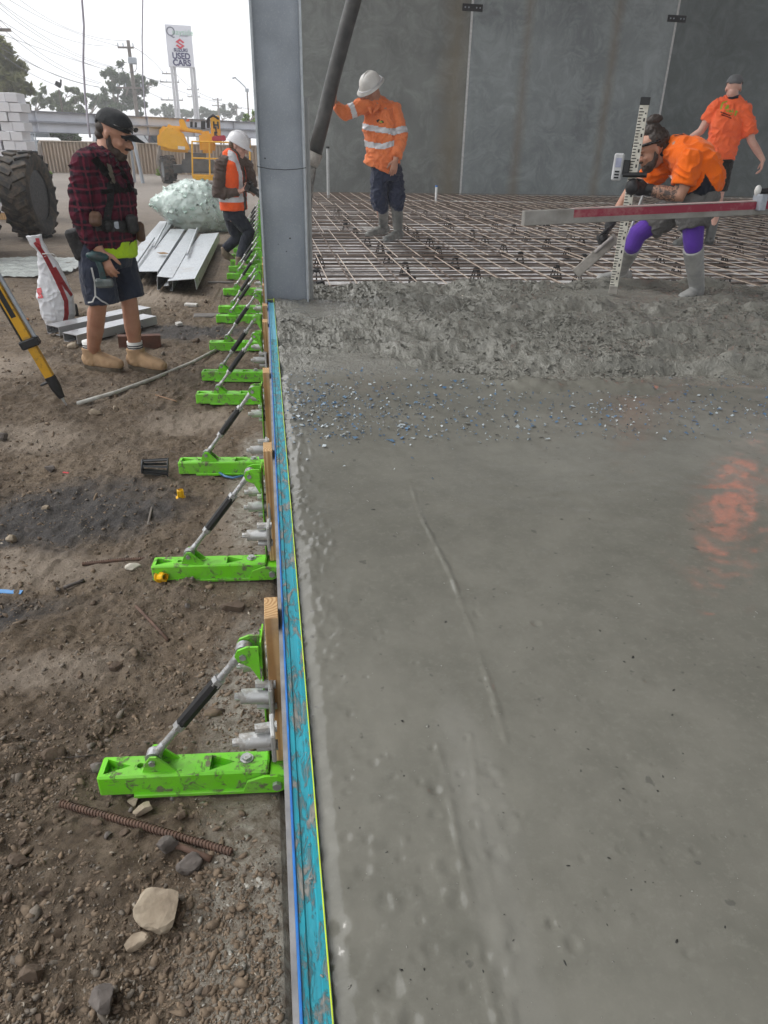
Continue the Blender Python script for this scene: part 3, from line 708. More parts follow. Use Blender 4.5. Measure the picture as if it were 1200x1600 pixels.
# ================================================================== REINFORCEMENT
RUST = Mat('rusty_bar')
a = RUST.mix(RUST.ramp(RUST.noise(1.4, 4, .6), [(.35, 0), (.65, 1)]), (.15, .105, .08), (.25, .21, .18)); a = RUST.mix(RUST.ramp(RUST.noise(9, 4), [(.5, 0), (.7, .8)]), a, (.075, .06, .053)); RUST.base(a); RUST.rough(.55); RUST.p.inputs['Metallic'].default_value = .25; RUST.bump(RUST.noise(200, 2), .3, .002); RUST = RUST.m
TAN = mat('bright_bar', (.58, .50, .42), (.36, .28, .22), .5, .25, scale=3)
DARKBAR = mat('dark_bar', (.06, .052, .048), (.12, .10, .09), .6, .2, scale=4)
def bar_mesh(L, r, along):
    bm = bmesh.new(); a = Vector((0, 0, 0)); cyl(bm, a, Vector((L, 0, 0)) if along == 'x' else Vector((0, L, 0)), r, seg=6); me = bpy.data.meshes.new('bar'); bm.to_mesh(me); bm.free(); return me
def mat_of_bars(lab, z, xstep, ystep, mx_, my_, x0, x1, y0, y1, r, seed):
    rs = np.random.RandomState(seed)
    t = empty('reinforcement_mesh', ((x0 + x1) / 2, (y0 + y1) / 2, z)); tag(t, lab, 'reinforcement')
    mex, mey = bar_mesh(x1 - x0, r, 'x'), bar_mesh(y1 - y0, r, 'y'); mex.materials.append(mx_); mey.materials.append(my_)
    y = y0 + .1
    while y < y1:
        o = mesh_obj('bar', mex, None, t); o.location = (x0 + rs.uniform(-.05, .05), y + rs.normal(0, .012), z + rs.normal(0, .004)); o.rotation_euler = (0, R(rs.normal(0, .08)), R(rs.normal(0, .12))); y += ystep
    x = x0 + .12
    while x < x1:
        o = mesh_obj('bar', mey, None, t); o.location = (x + rs.normal(0, .012), y0 + rs.uniform(-.25, .1), z + r * 2); o.rotation_euler = (0, 0, R(rs.normal(0, .15))); x += xstep
rows = [5.72, 7.95, 10.25, 12.6, 15.0, 18.6]
for i, lab in enumerate(('nearest', 'second', 'third', 'fourth', 'farthest')):
    mat_of_bars('upper sheet of rusty reinforcement mesh, %s row from the fresh concrete' % lab, MESH_Z + .004 * (i % 2), .26, .2, RUST, TAN, .12 + .09 * (i % 2), 15.5, rows[i], rows[i + 1] + .12, .0050, 2 + i)
mat_of_bars('lower layer of dark reinforcement mesh just above the membrane', BASE_Z + .045, .5, .27, DARKBAR, RUST, .12, 15.5, 5.75, 18.6, .0085, 6)
# plastic bar chairs between the layers
def chair_mesh():
    bm = bmesh.new()
    for sx in (-1, 1):
        for sy in (-1, 1): bar(bm, (sx * .045, sy * .045, 0), (sx * .018, sy * .018, .115), .012, .012)
    lathe(bm, [(.03, .105), (.034, .112), (.034, .128), (.02, .134)], seg=8); lathe(bm, [(.055, .0), (.06, .004), (.06, .012), (.05, .014)], seg=8)
    me = bpy.data.meshes.new('bar_chair'); bmesh.ops.recalc_face_normals(bm, faces=bm.faces); bm.to_mesh(me); bm.free(); return me
cme = chair_mesh(); cme.materials.append(mat('black_plastic', (.014, .014, .015), None, .5))
rs = np.random.RandomState(12); n = 0
for iy in range(11):
    for ix in range(13):
        y = 6.35 + iy * .8 + (ix % 2) * .25 + rs.normal(0, .06); x = .5 + ix * .8 + rs.normal(0, .07)
        if prj_ok(x, y, BASE_Z):
            o = mesh_obj('bar_chair', cme); o.location = (x, y, BASE_Z + .004); o.rotation_euler = (0, 0, rs.uniform(0, 1.5)); n += 1
            tag(o, 'small black plastic bar chair propping up the reinforcement mesh', 'bar chair', 'bar chairs under the mesh')
# a taped seam of white plastic along the membrane
p0, p1 = onz(548, 335, BASE_Z + .03), onz(672, 445, BASE_Z + .03)
bm = bmesh.new()
L = [(p0 + (p1 - p0) * k) for k in np.linspace(0, 1, 12)]
for i in range(11):
    q = [L[i] + Vector((-.07, 0, 0)), L[i] + Vector((.07, 0, 0)), L[i + 1] + Vector((.07, 0, 0)), L[i + 1] + Vector((-.07, 0, 0))]
    bm.faces.new([bm.verts.new(c + Vector((0, 0, .012 * math.sin(c.y * 9)))) for c in q])
bmesh.ops.remove_doubles(bm, verts=bm.verts, dist=1e-4); bmesh.ops.solidify(bm, geom=bm.faces[:], thickness=.004)
tag(obj('plastic_strip', bm, mat('white_plastic_strip', (.75, .75, .74), (.5, .49, .48), .35)), 'long white plastic strip lying under the bars by the helmeted worker', 'plastic strip')
# ================================================================== PEOPLE
SKIN = Mat('skin')
a = SKIN.mix(SKIN.ramp(SKIN.noise(9, 4), [(.35, 0), (.7, 1)]), (.46, .245, .165), (.36, .17, .11)); SKIN.base(a); SKIN.rough(.5); SKIN.p.inputs['Subsurface Weight'].default_value = .08; SKIN.p.inputs['Subsurface Radius'].default_value = (.012, .005, .003); SKIN.bump(SKIN.noise(220, 2), .1, .001); SKIN = SKIN.m
SKIN_PALE = mat('fair_skin', (.62, .37, .29), (.52, .28, .22), .5, scale=9)
HAIR = mat('dark_hair', (.020, .013, .010), (.045, .03, .022), .55, scale=60, bump=.6, bscale=160)
BEARD = mat('dark_beard', (.030, .020, .016), (.075, .046, .034), .75, scale=120, bump=.7, bscale=260)
EYE = mat('dark_eye', (.015, .012, .012), None, .2)
def cloth(name, c, c2=None, rough=.85, wr=.55, scale=5):
    M = Mat(name)
    if c2 is None: c2 = tuple(v * .72 for v in c)
    M.base(M.mix(M.ramp(M.noise(scale, 5, .6), [(.35, 0), (.7, 1)]), c, c2)); M.rough(rough); M.p.inputs['Specular IOR Level'].default_value = .25
    M.p.inputs['Sheen Weight'].default_value = .15
    b = M.bump(M.noise(1, 4, .55, 1.6, M.scaled((11, 11, 7), (0, 0, 0), (.3, .5, .2))), wr, .03)
    M.bump(M.noise(420, 2), .12, .001, b); return M.m
class Person:
    def __init__(s, name, label, base, face_deg):
        """face_deg: direction faced; 0 = image right, 90 = away, -90 = towards the camera"""
        s.base = Vector((base.x, base.y, base.z)); s.n = Vector((base.x, base.y, 0)).normalized(); s.r = Vector((s.n.y, -s.n.x, 0))
        c, sn = math.cos(R(face_deg)), math.sin(R(face_deg)); s.f = s.r * c + s.n * sn; s.l = Vector((0, 0, 1)).cross(s.f)
        s.t = empty(name, s.base); tag(s.t, label, 'person')
    def P(s, u, v, off=0.0): return onplane(u, v, s.base, off)
    def d(s, fx, lx, z): return s.f * fx + s.l * lx + Vector((0, 0, z))
def limb(bm, pts, rad, cap='round', seg=14):
    """joint points with radii at joints and midway: n points, 2n-1 radii"""
    rings = []
    for i in range(len(pts) - 1):
        rings.append((pts[i], rad[2 * i])); rings.append(((Vector(pts[i]) + Vector(pts[i + 1])) / 2, rad[2 * i + 1]))
    rings.append((pts[-1], rad[-1]))
    # soften the bend
    out = [rings[0]]
    for i in range(1, len(rings)):
        p0, p1 = Vector(rings[i - 1][0]), Vector(rings[i][0])
        out.append(((p0 + p1) / 2, (rings[i - 1][1] + rings[i][1]) / 2)); out.append(rings[i])
    chain(bm, out, seg=seg, cap=cap)
def frame(fwd, up):
    f = Vector(fwd).normalized(); u = Vector(up); u = (u - f * u.dot(f)).normalized(); s = u.cross(f)   # s = the person's left
    return f, s, u
class Head:
    def __init__(s, c, fwd, up, k=1.0): s.c = Vector(c); s.f, s.s, s.u = frame(fwd, up); s.k = k; s.rot = Matrix((s.s, s.f, s.u)).transposed()
    def at(s, sd, f, u): return s.c + (s.s * sd + s.f * f + s.u * u) * s.k
    def ell(s, bm, sd, f, u, rs_, rf, ru, seg=18, ring=12): sph(bm, s.at(sd, f, u), (rs_ * s.k, rf * s.k, ru * s.k), seg, ring, s.rot)
    def skull(s, bm):
        s.ell(bm, 0, -.008, .032, .076, .097, .088); s.ell(bm, 0, .026, -.03, .060, .070, .088); s.ell(bm, 0, .058, -.088, .040, .036, .032); s.ell(bm, 0, .018, -.075, .053, .056, .042)
        chain(bm, [(s.at(0, .088, .018), .009 * s.k), (s.at(0, .104, -.006), .011 * s.k), (s.at(0, .116, -.026), .0145 * s.k)], seg=10)
        for q in (-1, 1):
            s.ell(bm, q * .014, .104, -.030, .010, .012, .009, 8, 6); s.ell(bm, q * .075, -.008, -.010, .008, .016, .027, 10, 8); s.ell(bm, q * .028, .078, .024, .024, .018, .010, 10, 6); s.ell(bm, q * .036, .068, -.03, .022, .018, .018, 10, 6)
        s.ell(bm, 0, .092, -.057, .023, .012, .007, 10, 6); s.ell(bm, 0, .089, -.069, .021, .012, .008, 10, 6)
    def eyes(s, parent):
        for q in (-1, 1):
            bm = bmesh.new(); s.ell(bm, q * .031, .0885, .002, .012, .006, .006, 10, 6); obj('eye', bm, EYE, parent, True)
    def hair(s, bm, low=-.03, grow=1.05):
        s.ell(bm, 0, -.018, .036, .078 * grow, .095 * grow, .09 * grow); s.ell(bm, 0, -.05, low, .066 * grow, .055 * grow, .06)
    def beard(s, parent, m=None, thick=1.0):
        bm = bmesh.new(); s.ell(bm, 0, .060, -.092, .045 * thick, .042 * thick, .036 * thick); 
        for q in (-1, 1): s.ell(bm, q * .040, .045, -.078, .022 * thick, .036, .026); s.ell(bm, q * .016, .098, -.047, .018, .012, .007)
        for q in (-1, 1): chain(bm, [(s.at(q * .066, .0, -.012), .010 * s.k, .014 * s.k), (s.at(q * .063, .012, -.05), .014 * s.k, .018 * s.k), (s.at(q * .050, .036, -.085), .018 * s.k, .020 * s.k), (s.at(q * .022, .066, -.104), .022 * s.k, .022 * s.k)], side=s.s, seg=10)
        return fused('beard', bm, m or BEARD, parent, .005, 3, .0015, 120)
def hand(bm, wrist, fdir, pdir, thumb, curl=.5, k=1.0, fat=1.0):
    """palm and five fingers: fdir along the palm, pdir where the palm faces, thumb the side the thumb leaves from"""
    f, t, p = None, None, None
    f = Vector(fdir).normalized(); p = Vector(pdir); p = (p - f * p.dot(f)).normalized(); t = Vector(thumb); t = (t - f * t.dot(f) - p * t.dot(p)).normalized()
    w = Vector(wrist)
    chain(bm, [(w - f * .01 * k, .028 * k, .021 * k), (w + f * .03 * k, .036 * k * fat, .018 * k * fat), (w + f * .075 * k, .042 * k * fat, .015 * k * fat), (w + f * .092 * k, .039 * k * fat, .013 * k * fat)], side=t, seg=14)
    for i, (off, L) in enumerate(((.031, .070), (.0105, .080), (-.0105, .074), (-.031, .058))):
        b = w + f * (.088 - .004 * abs(i - 1)) * k + t * off * k; ang = 0; pts = [b]; q = b
        for j, sl_ in enumerate((.45, .32, .23)):
            ang += curl * (.5, 1.0, .8)[j]; dd = f * math.cos(ang) + p * math.sin(ang) + t * (off * 1.2); q = q + dd.normalized() * (L * sl_ * k); pts.append(q)
        chain(bm, [(pts[0], .0098 * k * fat), (pts[1], .0092 * k * fat), (pts[2], .0084 * k * fat), (pts[3], .0072 * k * fat)], seg=8)
    b = w + f * .025 * k + t * .028 * k; d1 = (f * .62 + t * .7 + p * .25 * (1 + curl)).normalized(); d2 = (f * .85 + t * .25 + p * .45 * (curl + .3)).normalized()
    chain(bm, [(b, .0145 * k * fat), (b + d1 * .035 * k, .0125 * k * fat), (b + d1 * .035 * k + d2 * .03 * k, .0105 * k * fat), (b + d1 * .035 * k + d2 * .052 * k, .008 * k * fat)], seg=8)
def torso(bm, rows, side, cap='round', power=2.4):
    """rows of (centre, half width, half depth) densified"""
    out = []
    for i in range(len(rows) - 1):
        p0, a0, b0 = rows[i]; p1, a1, b1 = rows[i + 1]
        for q in (0, .5): out.append((Vector(p0).lerp(Vector(p1), q), a0 + (a1 - a0) * q, b0 + (b1 - b0) * q))
    out.append(rows[-1]); chain(bm, out, side=side, seg=28, cap=cap, power=power)
def yoke(bm, a, n, b, r=.075, rn=.09):
    """shoulder line from one shoulder over the base of the neck to the other"""
    chain(bm, [(a, r), (Vector(a).lerp(n, .5), (r + rn) / 2), (n, rn), (Vector(b).lerp(n, .5), (r + rn) / 2), (b, r)], seg=14)
def skim(src, pred, name, m, off=.004, parent=None):
    """a piece of cloth lying on another: the faces the test accepts, lifted and given an edge"""
    me = src.data; bm = bmesh.new(); bm.from_mesh(me)
    bad = [f for f in bm.faces if not pred(f.calc_center_median(), f.normal)]
    bmesh.ops.delete(bm, geom=bad, context='FACES')
    if not bm.faces: bm.free(); return None
    bm.normal_update()
    for v in bm.verts: v.co += v.normal * off
    o = obj(name, bm, m, parent or src.parent, True); return o
def bvh(o): 
    return BVHTree.FromPolygons([v.co[:] for v in o.data.vertices], [p.vertices[:] for p in o.data.polygons])
def hitpix(tree, u, v, fallback=None):
    d = ray(u, v); h = tree.ray_cast(CC, d)
    return (h[0], h[1]) if h[0] is not None else fallback
def decal(tree, poly, name, m, parent, off=.003, step=None):
    """a flat print lying on a curved surface, its outline given by pixels"""
    bm = bmesh.new(); vs_ = []
    for (u, v) in poly:
        h = hitpix(tree, u, v)
        if h is None: continue
        vs_.append(bm.verts.new(h[0] - ray(u, v) * off))
    if len(vs_) < 3: bm.free(); return None
    f = bm.faces.new(vs_); bmesh.ops.triangulate(bm, faces=[f]); return obj(name, bm, m, parent)
def strap(tree, pts, width, name, m, parent, off=.005, n=10):
    """webbing laid over cloth along a pixel path"""
    path = []
    for (a, b) in zip(pts[:-1], pts[1:]):
        for q in np.linspace(0, 1, n, endpoint=False): path.append((a[0] + (b[0] - a[0]) * q, a[1] + (b[1] - a[1]) * q))
    path.append(pts[-1]); H = []
    for (u, v) in path:
        h = hitpix(tree, u, v)
        if h: H.append((h[0] + h[1] * off, h[1]))
    if len(H) < 2: return None
    bm = bmesh.new(); prev = None
    for i in range(len(H)):
        t = (H[min(i + 1, len(H) - 1)][0] - H[max(i - 1, 0)][0]); 
        if t.length < 1e-6: continue
        nrm = H[i][1]; sd = t.normalized().cross(nrm).normalized() * width / 2
        cur = (bm.verts.new(H[i][0] + sd), bm.verts.new(H[i][0] - sd))
        if prev: bm.faces.new((prev[0], prev[1], cur[1], cur[0]))
        prev = cur
    bmesh.ops.solidify(bm, geom=bm.faces[:], thickness=.004)
    return obj(name, bm, m, parent, True)
def boot_shape(bm, heel, toe, ankle, shaft_top, r_ankle, r_top, k=1.0, h=.07, w=.048):
    """foot from heel to toe on the ground and a shaft up to shaft_top"""
    heel, toe = Vector(heel), Vector(toe); d = (toe - heel); L = d.length; d.normalize(); up = Vector((0, 0, 1)); side = up.cross(d).normalized()
    def q(t, z): return heel + d * (L * t) + up * z
    chain(bm, [(q(.05, h * .50), w * .78, h * .48), (q(.2, h * .55), w * .85, h * .55), (q(.42, h * .56), w * .85, h * .58), (q(.62, h * .46), w * 1.0, h * .46), (q(.8, h * .40), w * 1.02, h * .40), (q(.95, h * .34), w * .78, h * .33)], side=side, seg=16, power=2.6)
    chain(bm, [(q(.22, h * .5), r_ankle * 1.05), (Vector(ankle), r_ankle), (Vector(ankle).lerp(Vector(shaft_top), .5), (r_ankle + r_top) / 2), (Vector(shaft_top), r_top)], seg=16, cap=('round', 'flat'))
def sole_shape(bm, heel, toe, w, th=.02):
    heel, toe = Vector(heel), Vector(toe); d = toe - heel; L = d.length; d.normalize(); side = Vector((0, 0, 1)).cross(d).normalized()
    prof = [(-.02, .55), (.05, .8), (.25, .86), (.45, .84), (.65, 1.02), (.82, 1.02), (.95, .78), (1.01, .4)]
    A = [heel + d * (L * t) + side * (w * k) for t, k in prof] + [heel + d * (L * t) - side * (w * k) for t, k in reversed(prof)]
    lo = [bm.verts.new(p + Vector((0, 0, -.004))) for p in A]; hi = [bm.verts.new(p + Vector((0, 0, th))) for p in A]; n = len(A)
    bm.faces.new(list(reversed(lo))); bm.faces.new(hi)
    for i in range(n): bm.faces.new((lo[i], lo[(i + 1) % n], hi[(i + 1) % n], hi[i]))
def cap_shape(H, parent, m, brim=.075, down=-.02, name='cap', tilt=0.0, back=False):
    bm = bmesh.new(); k = H.k
    sph(bm, H.at(0, -.008, .040), (.086 * k, .110 * k, .094 * k), 24, 16, H.rot)
    dele = [v for v in bm.verts if (v.co - H.c).dot(H.u) < .030 * k + .10 * ((v.co - H.c).dot(H.f)) * (1 if not back else -1)]
    bmesh.ops.delete(bm, geom=dele, context='VERTS')
    for v in bm.verts:      # a soft crown: flatter top, panel dents
        q = v.co - H.c; e = q.dot(H.u) - .115 * k
        if e > 0: v.co -= H.u * e * .45
        v.co += q.normalized() * (.004 * noise3(np.array([v.co * 22]))[0])
    bmesh.ops.solidify(bm, geom=bm.faces[:], thickness=-.006)
    c = obj(name, bm, m, parent, True)
    bm = bmesh.new(); sg = -1 if back else 1
    rows = []
    for t in np.linspace(0, 1, 6):
        row = []
        for q in np.linspace(-1, 1, 13):
            sd = q * .076; fw = (.058 + .048 * math.sqrt(max(0, 1 - q * q * .93))) + t * brim * math.sqrt(max(0, 1 - q * q * .98)); up = .040 + down * t - .018 * q * q + tilt * t
            row.append(bm.verts.new(H.at(sd, sg * fw, up)))
        rows.append(row)
    for i in range(5):
        for j in range(12): bm.faces.new((rows[i][j], rows[i][j + 1], rows[i + 1][j + 1], rows[i + 1][j]))
    bmesh.ops.solidify(bm, geom=bm.faces[:], thickness=.005); obj('cap_brim', bm, m, c, True); return c
def hard_hat(H, parent, m, full=False):
    bm = bmesh.new(); k = H.k; L = []
    seg = 28
    prof = [(.0, .150), (.035, .147), (.068, .134), (.094, .108), (.108, .075), (.113, .045), (.114, .035)]
    for r, z in prof[1:]:
        L.append([bm.verts.new(H.at(r * .92 * math.cos(2 * PI * j / seg), r * 1.14 * math.sin(2 * PI * j / seg) - .006, z)) for j in range(seg)])
    top = bm.verts.new(H.at(0, -.006, .151))
    rim = []
    for j in range(seg):
        a = 2 * PI * j / seg; fr = max(0, math.sin(a)); e = .034 + .012 * fr if full else .006 + .050 * fr ** 2.5
        rim.append(bm.verts.new(H.at((.105 + e * .95) * math.cos(a), (.130 + e) * math.sin(a) - .006, .022 - (.010 if full else .012) * fr)))
    L.append(rim)
    for j in range(seg): bm.faces.new((top, L[0][j], L[0][(j + 1) % seg]))
    for i in range(len(L) - 1):
        for j in range(seg): bm.faces.new((L[i][j], L[i + 1][j], L[i + 1][(j + 1) % seg], L[i][(j + 1) % seg]))
    bmesh.ops.recalc_face_normals(bm, faces=bm.faces); bmesh.ops.solidify(bm, geom=bm.faces[:], thickness=.004)
    h = obj('hard_hat', bm, m, parent, True)
    for q in ((0,) if full else (-.032, 0, .032)):
        bm = bmesh.new(); pts = [H.at(q * 1.1, 1.13 * .114 * math.cos(a) * .93 - .006, .035 + .118 * math.sin(a) * (1 - abs(q) * 1.3)) for a in np.linspace(.35, PI - .35, 12)]
        tube(bm, pts, .008 * k, 8); obj('crown_ridge', bm, m, h, True)
    return h
def plaid():
    M = Mat('red_black_plaid'); o = M.xyz()
    def stripes(c, per, w0, ph=0.0):
        f = M.n('Math', operation='FRACT'); M.l(M.math('ADD', M.math('DIVIDE', c, per), ph), f.inputs[0])
        return M.ramp(M.math('ABSOLUTE', M.math('SUBTRACT', f.outputs[0], .5)), [(w0, 1), (w0 + .05, 0)])
    wob = M.math('MULTIPLY', M.math('SUBTRACT', M.noise(7, 3), .5), .05)
    h = M.math('ADD', M.math('ADD', o[0], M.math('MULTIPLY', o[1], .6)), wob); z = M.math('ADD', o[2], M.math('MULTIPLY', wob, .8))
    s1 = M.math('MULTIPLY', M.math('ADD', stripes(h, .105, .2), stripes(z, .105, .2)), .5)
    thin = M.math('MAXIMUM', stripes(h, .105, .035, .5), stripes(z, .105, .035, .5))
    a = M.mix(s1, (.012, .011, .017), (.085, .010, .024)); a = M.mix(M.math('MULTIPLY', thin, .45), a, (.24, .03, .055))
    M.base(a); M.rough(.9); M.p.inputs['Specular IOR Level'].default_value = .2
    b = M.bump(M.noise(1, 4, .55, 1.6, M.scaled((10, 10, 6))), .6, .03); M.bump(M.noise(400, 2), .15, .001, b); return M.m
NAVY = cloth('navy_cloth', (.016, .022, .042), (.028, .036, .062)); WEB = mat('black_webbing', (.012, .012, .013), (.03, .03, .032), .7, scale=40, bump=.3, bscale=200)
HIVIS = cloth('hi_vis_yellow', (.50, .78, .02), (.38, .60, .02)); LEATHER = mat('brown_leather', (.13, .065, .035), (.07, .035, .02), .6, scale=12, bump=.3)
REFLECT = mat('silver_reflective_tape', (.62, .62, .64), (.45, .45, .47), .4, .2, scale=12)
SUEDE = mat('tan_suede', (.46, .31, .18), (.33, .21, .12), .9, scale=12, bump=.5, bscale=90); SOLE = mat('rubber_sole', (.12, .095, .065), (.075, .06, .042), .85, scale=20)
WHITE_COT = mat('white_cotton', (.72, .72, .70), (.6, .6, .58), .9); HAT = mat('white_hat_shell', (.74, .74, .76), (.64, .64, .67), .28, scale=6)
GUM = mat('grey_rubber_boot', (.12, .125, .12), (.20, .20, .185), .5, scale=7, bump=.25, bscale=40, lo=.4, hi=.62)
GLOVE = mat('black_glove', (.014, .014, .016), (.03, .03, .032), .6, scale=30, bump=.4, bscale=120)
BLACKC = cloth('black_cap_cloth', (.020, .022, .024), (.035, .037, .04), wr=.35)

# ------------------------------------------------------------------ man in plaid shirt, standing on the dirt
p = Person('person', 'bearded man in plaid shirt, dark cap and navy shorts standing on the dirt', gp(196, 580), -32)
P = p.P; t = p.t
H = Head(P(178, 209, .0), p.f * .93 + Vector((0, 0, -.37)) + p.n * .08, (0, 0, 1), 1.13)
neck = P(160, 243); sR, sL = P(131, 262, .15), P(184, 266, -.17)
eR, wR = P(126, 336, .20), P(156, 393, .22); eL, wL = P(196, 330, -.24), P(196, 372, -.16)
pel, waist, belly, chest, uch = P(166, 398), P(165, 352), P(166, 325), P(162, 288), P(156, 258)
hR, kR, hL, kL = P(152, 400, .09), P(154, 470, .09), P(184, 398, -.09), P(201, 464, -.07)
heR, toR, heL, toL = gp(137, 574), gp(190, 580), gp(206, 574), gp(257, 583)
aR, aL = heR.lerp(toR, .2) + Vector((0, 0, .125)), heL.lerp(toL, .2) + Vector((0, 0, .125))
bm = bmesh.new(); H.skull(bm); chain(bm, [(H.at(0, -.03, -.06), .060), (P(166, 240), .063), (neck, .08), (uch, .09)], seg=16)
torso(bm, [(pel, .16, .12), (waist, .16, .13), (chest, .17, .13), (uch, .14, .09)], p.l)
limb(bm, [sR, eR, wR], [.06, .055, .045, .045, .031]); limb(bm, [sL, eL, wL], [.06, .055, .045, .04, .03])
hand(bm, wR, (P(168, 421, .26) - wR), p.l * .9 - p.f * .1, p.f, .6, 1.2); hand(bm, wL, Vector((0, 0, -1)) + p.f * .3, -p.l, p.f, .6, 1.0)
limb(bm, [hR, kR, aR + Vector((0, 0, -.03))], [.090, .080, .058, .060, .036]); limb(bm, [hL, kL, aL + Vector((0, 0, -.03))], [.090, .080, .058, .060, .036])
for k_, a_ in ((kR, aR), (kL, aL)): sph(bm, k_.lerp(a_, .34) - p.f * .014, (.048, .058, .10), 12, 8)
body = fused('body', bm, SKIN, t, .006, 3)
H.eyes(t); H.beard(t, None, .97)
bm = bmesh.new(); H.ell(bm, 0, -.048, .015, .074, .062, .05); H.ell(bm, .0, -.058, -.03, .060, .046, .04)
fused('hair', bm, HAIR, t, .006, 2)
cp = cap_shape(H, t, BLACKC, .080, -.012)
for q in (-1, 1):
    bm = bmesh.new(); H.ell(bm, q * .034, .103, .066, .027, .008, .014, 12, 8); obj('sunglasses_lens', bm, EYE, cp, True)
bm = bmesh.new(); tube(bm, [H.at(-.088, .03, .060), H.at(-.068, .085, .064), H.at(0, .110, .068), H.at(.068, .085, .064), H.at(.088, .03, .060)], .003, 6); obj('sunglasses_frame', bm, EYE, cp, True)
# shirt
bm = bmesh.new(); torso(bm, [(P(167, 381), .205, .175), (waist, .205, .18), (belly, .21, .185), (chest, .205, .17), (uch, .165, .12), (P(159, 246), .085, .085)], p.l, ('flat', 'round'))
sph(bm, sR, (.088, .088, .085)); sph(bm, sL, (.088, .088, .085)); yoke(bm, sR, P(160, 250), sL, .085, .105)
limb(bm, [sR, eR, P(152, 386, .215)], [.084, .078, .072, .068, .056], cap=('round', 'flat')); limb(bm, [sL, eL, wL], [.085, .082, .074, .066, .052], cap=('round', 'flat'))
shirt = fused('shirt', bm, plaid(), t, .009, 6, .010, 8)
bm = bmesh.new(); chain(bm, [(P(160, 252, .0), .104), (P(165, 238), .088)], seg=20, cap=None); bmesh.ops.solidify(bm, geom=bm.faces[:], thickness=.012); obj('collar', bm, cloth('grey_hood', (.16, .17, .18)), t, True)
bm = bmesh.new(); torso(bm, [(P(170, 398), .19, .178), (P(168, 372), .195, .178)], p.l, 'flat'); under = fused('undershirt_hem', bm, HIVIS, t, .010, 2, .004, 12)
# shorts
bm = bmesh.new(); torso(bm, [(P(167, 368), .175, .15), (pel, .185, .16), (P(168, 415), .175, .155)], p.l, 'flat')
limb(bm, [hR, hR.lerp(kR, .55), P(160, 474, .1)], [.118, .122, .118, .118, .114], cap=('round', 'flat')); limb(bm, [hL, hL.lerp(kL, .5), P(205, 466, -.06)], [.115, .118, .112, .108, .100], cap=('round', 'flat'))
shorts = fused('shorts', bm, NAVY, t, .008, 3, .004, 10)
tr = bvh(shorts); PIPE = WHITE_COT
strap(tr, [(143, 418), (148, 440), (149, 462), (160, 471), (172, 477), (183, 474)], .011, 'side_piping', PIPE, shorts, .003)
strap(tr, [(138, 473), (145, 471), (149, 462)], .010, 'hem_piping', PIPE, shorts, .003); strap(tr, [(192, 471), (205, 467), (222, 464)], .010, 'hem_piping', PIPE, shorts, .003)
# socks and boots
for he, to, ak, lb in ((heR, toR, aR, 0), (heL, toL, aL, 1)):
    bm = bmesh.new(); chain(bm, [(ak - Vector((0, 0, .05)), .052), (ak + Vector((0, 0, .085)), .057)], seg=16, cap='flat'); sk = obj('sock', bm, WHITE_COT, t, True)
    for z in (.038, .054):
        bm = bmesh.new(); chain(bm, [(ak + Vector((0, 0, z)), .0585), (ak + Vector((0, 0, z + .008)), .0585)], seg=16, cap='flat'); obj('sock_stripe', bm, WEB, sk, True)
    bm = bmesh.new(); boot_shape(bm, he + Vector((0, 0, .016)), to + Vector((0, 0, .016)), ak - Vector((0, 0, .05)), ak + Vector((0, 0, .034)), .062, .068, h=.105, w=.058)
    bt = fused('work_boot', bm, SUEDE, t, .006, 2, .002, 30)
    bm = bmesh.new(); sole_shape(bm, he, to, .060, .030); obj('sole', bm, SOLE, bt)
    d = (to - he).normalized(); sd = Vector((0, 0, 1)).cross(d)
    for k_ in range(4):
        c = he.lerp(to, .30 + .075 * k_) + Vector((0, 0, .142 - .014 * k_)); bm = bmesh.new(); tube(bm, [c - sd * .026 - d * .006 - Vector((0, 0, .012)), c + Vector((0, 0, .003)), c + sd * .026 + d * .006 - Vector((0, 0, .012))], .0035, 6); obj('lace', bm, LEATHER, bt)
# harness, belt and pouches
tr = bvh(shirt)
strap(tr, [(146, 247), (158, 262), (172, 280), (186, 298)], .055, 'harness_strap', WEB, t, .010); strap(tr, [(168, 259), (173, 275), (175, 286)], .030, 'strap_pad', mat('worn_tan_pad', (.23, .20, .15), None, .7), t, .018)
strap(tr, [(174, 286), (171, 320), (166, 350), (163, 362)], .045, 'harness_strap', WEB, t, .009); strap(tr, [(158, 300), (180, 298), (205, 296)], .030, 'harness_strap', WEB, t, .009); strap(tr, [(186, 262), (197, 280), (206, 298)], .035, 'harness_strap', WEB, t, .009)
bm = bmesh.new(); tube(bm, [P(206, 294, .1), P(212, 297, .13), P(213, 304, .14)], .009, 8); obj('strap_tail', bm, WEB, t, True)
belt = skim(shirt, lambda c, n: 343 < prj(c)[1] + (prj(c)[0] - 165) * -.05 < 361 and prj(c)[0] > 140 and abs((c - waist).dot(p.l)) < .26, 'tool_belt', WEB, .012, t)
def pouch(u, v, off, sx, sz, m, name='tool_pouch', tilt=0.0):
    bm = bmesh.new(); c = P(u, v, off); rot = Matrix.Rotation(tilt, 3, p.n) @ Matrix((p.r, p.n, Vector((0, 0, 1)))).transposed(); box(bm, c, (sx, .075, sz), rot, .018); return fused(name, bm, m, t, .006, 2, .003, 30)
pouch(121, 382, .10, .10, .20, WEB, tilt=-.25); pouch(149, 342, .26, .075, .09, LEATHER, tilt=.15); pouch(207, 350, .16, .07, .12, WEB, tilt=-.1); pouch(168, 354, .21, .05, .07, WEB); pouch(219, 362, .02, .06, .13, LEATHER)
bm = bmesh.new(); c = P(182, 352, .20); box(bm, c, (.030, .012, .045), Matrix((p.r, p.n, Vector((0, 0, 1)))).transposed(), .003); obj('buckle', bm, steel_grey, t)
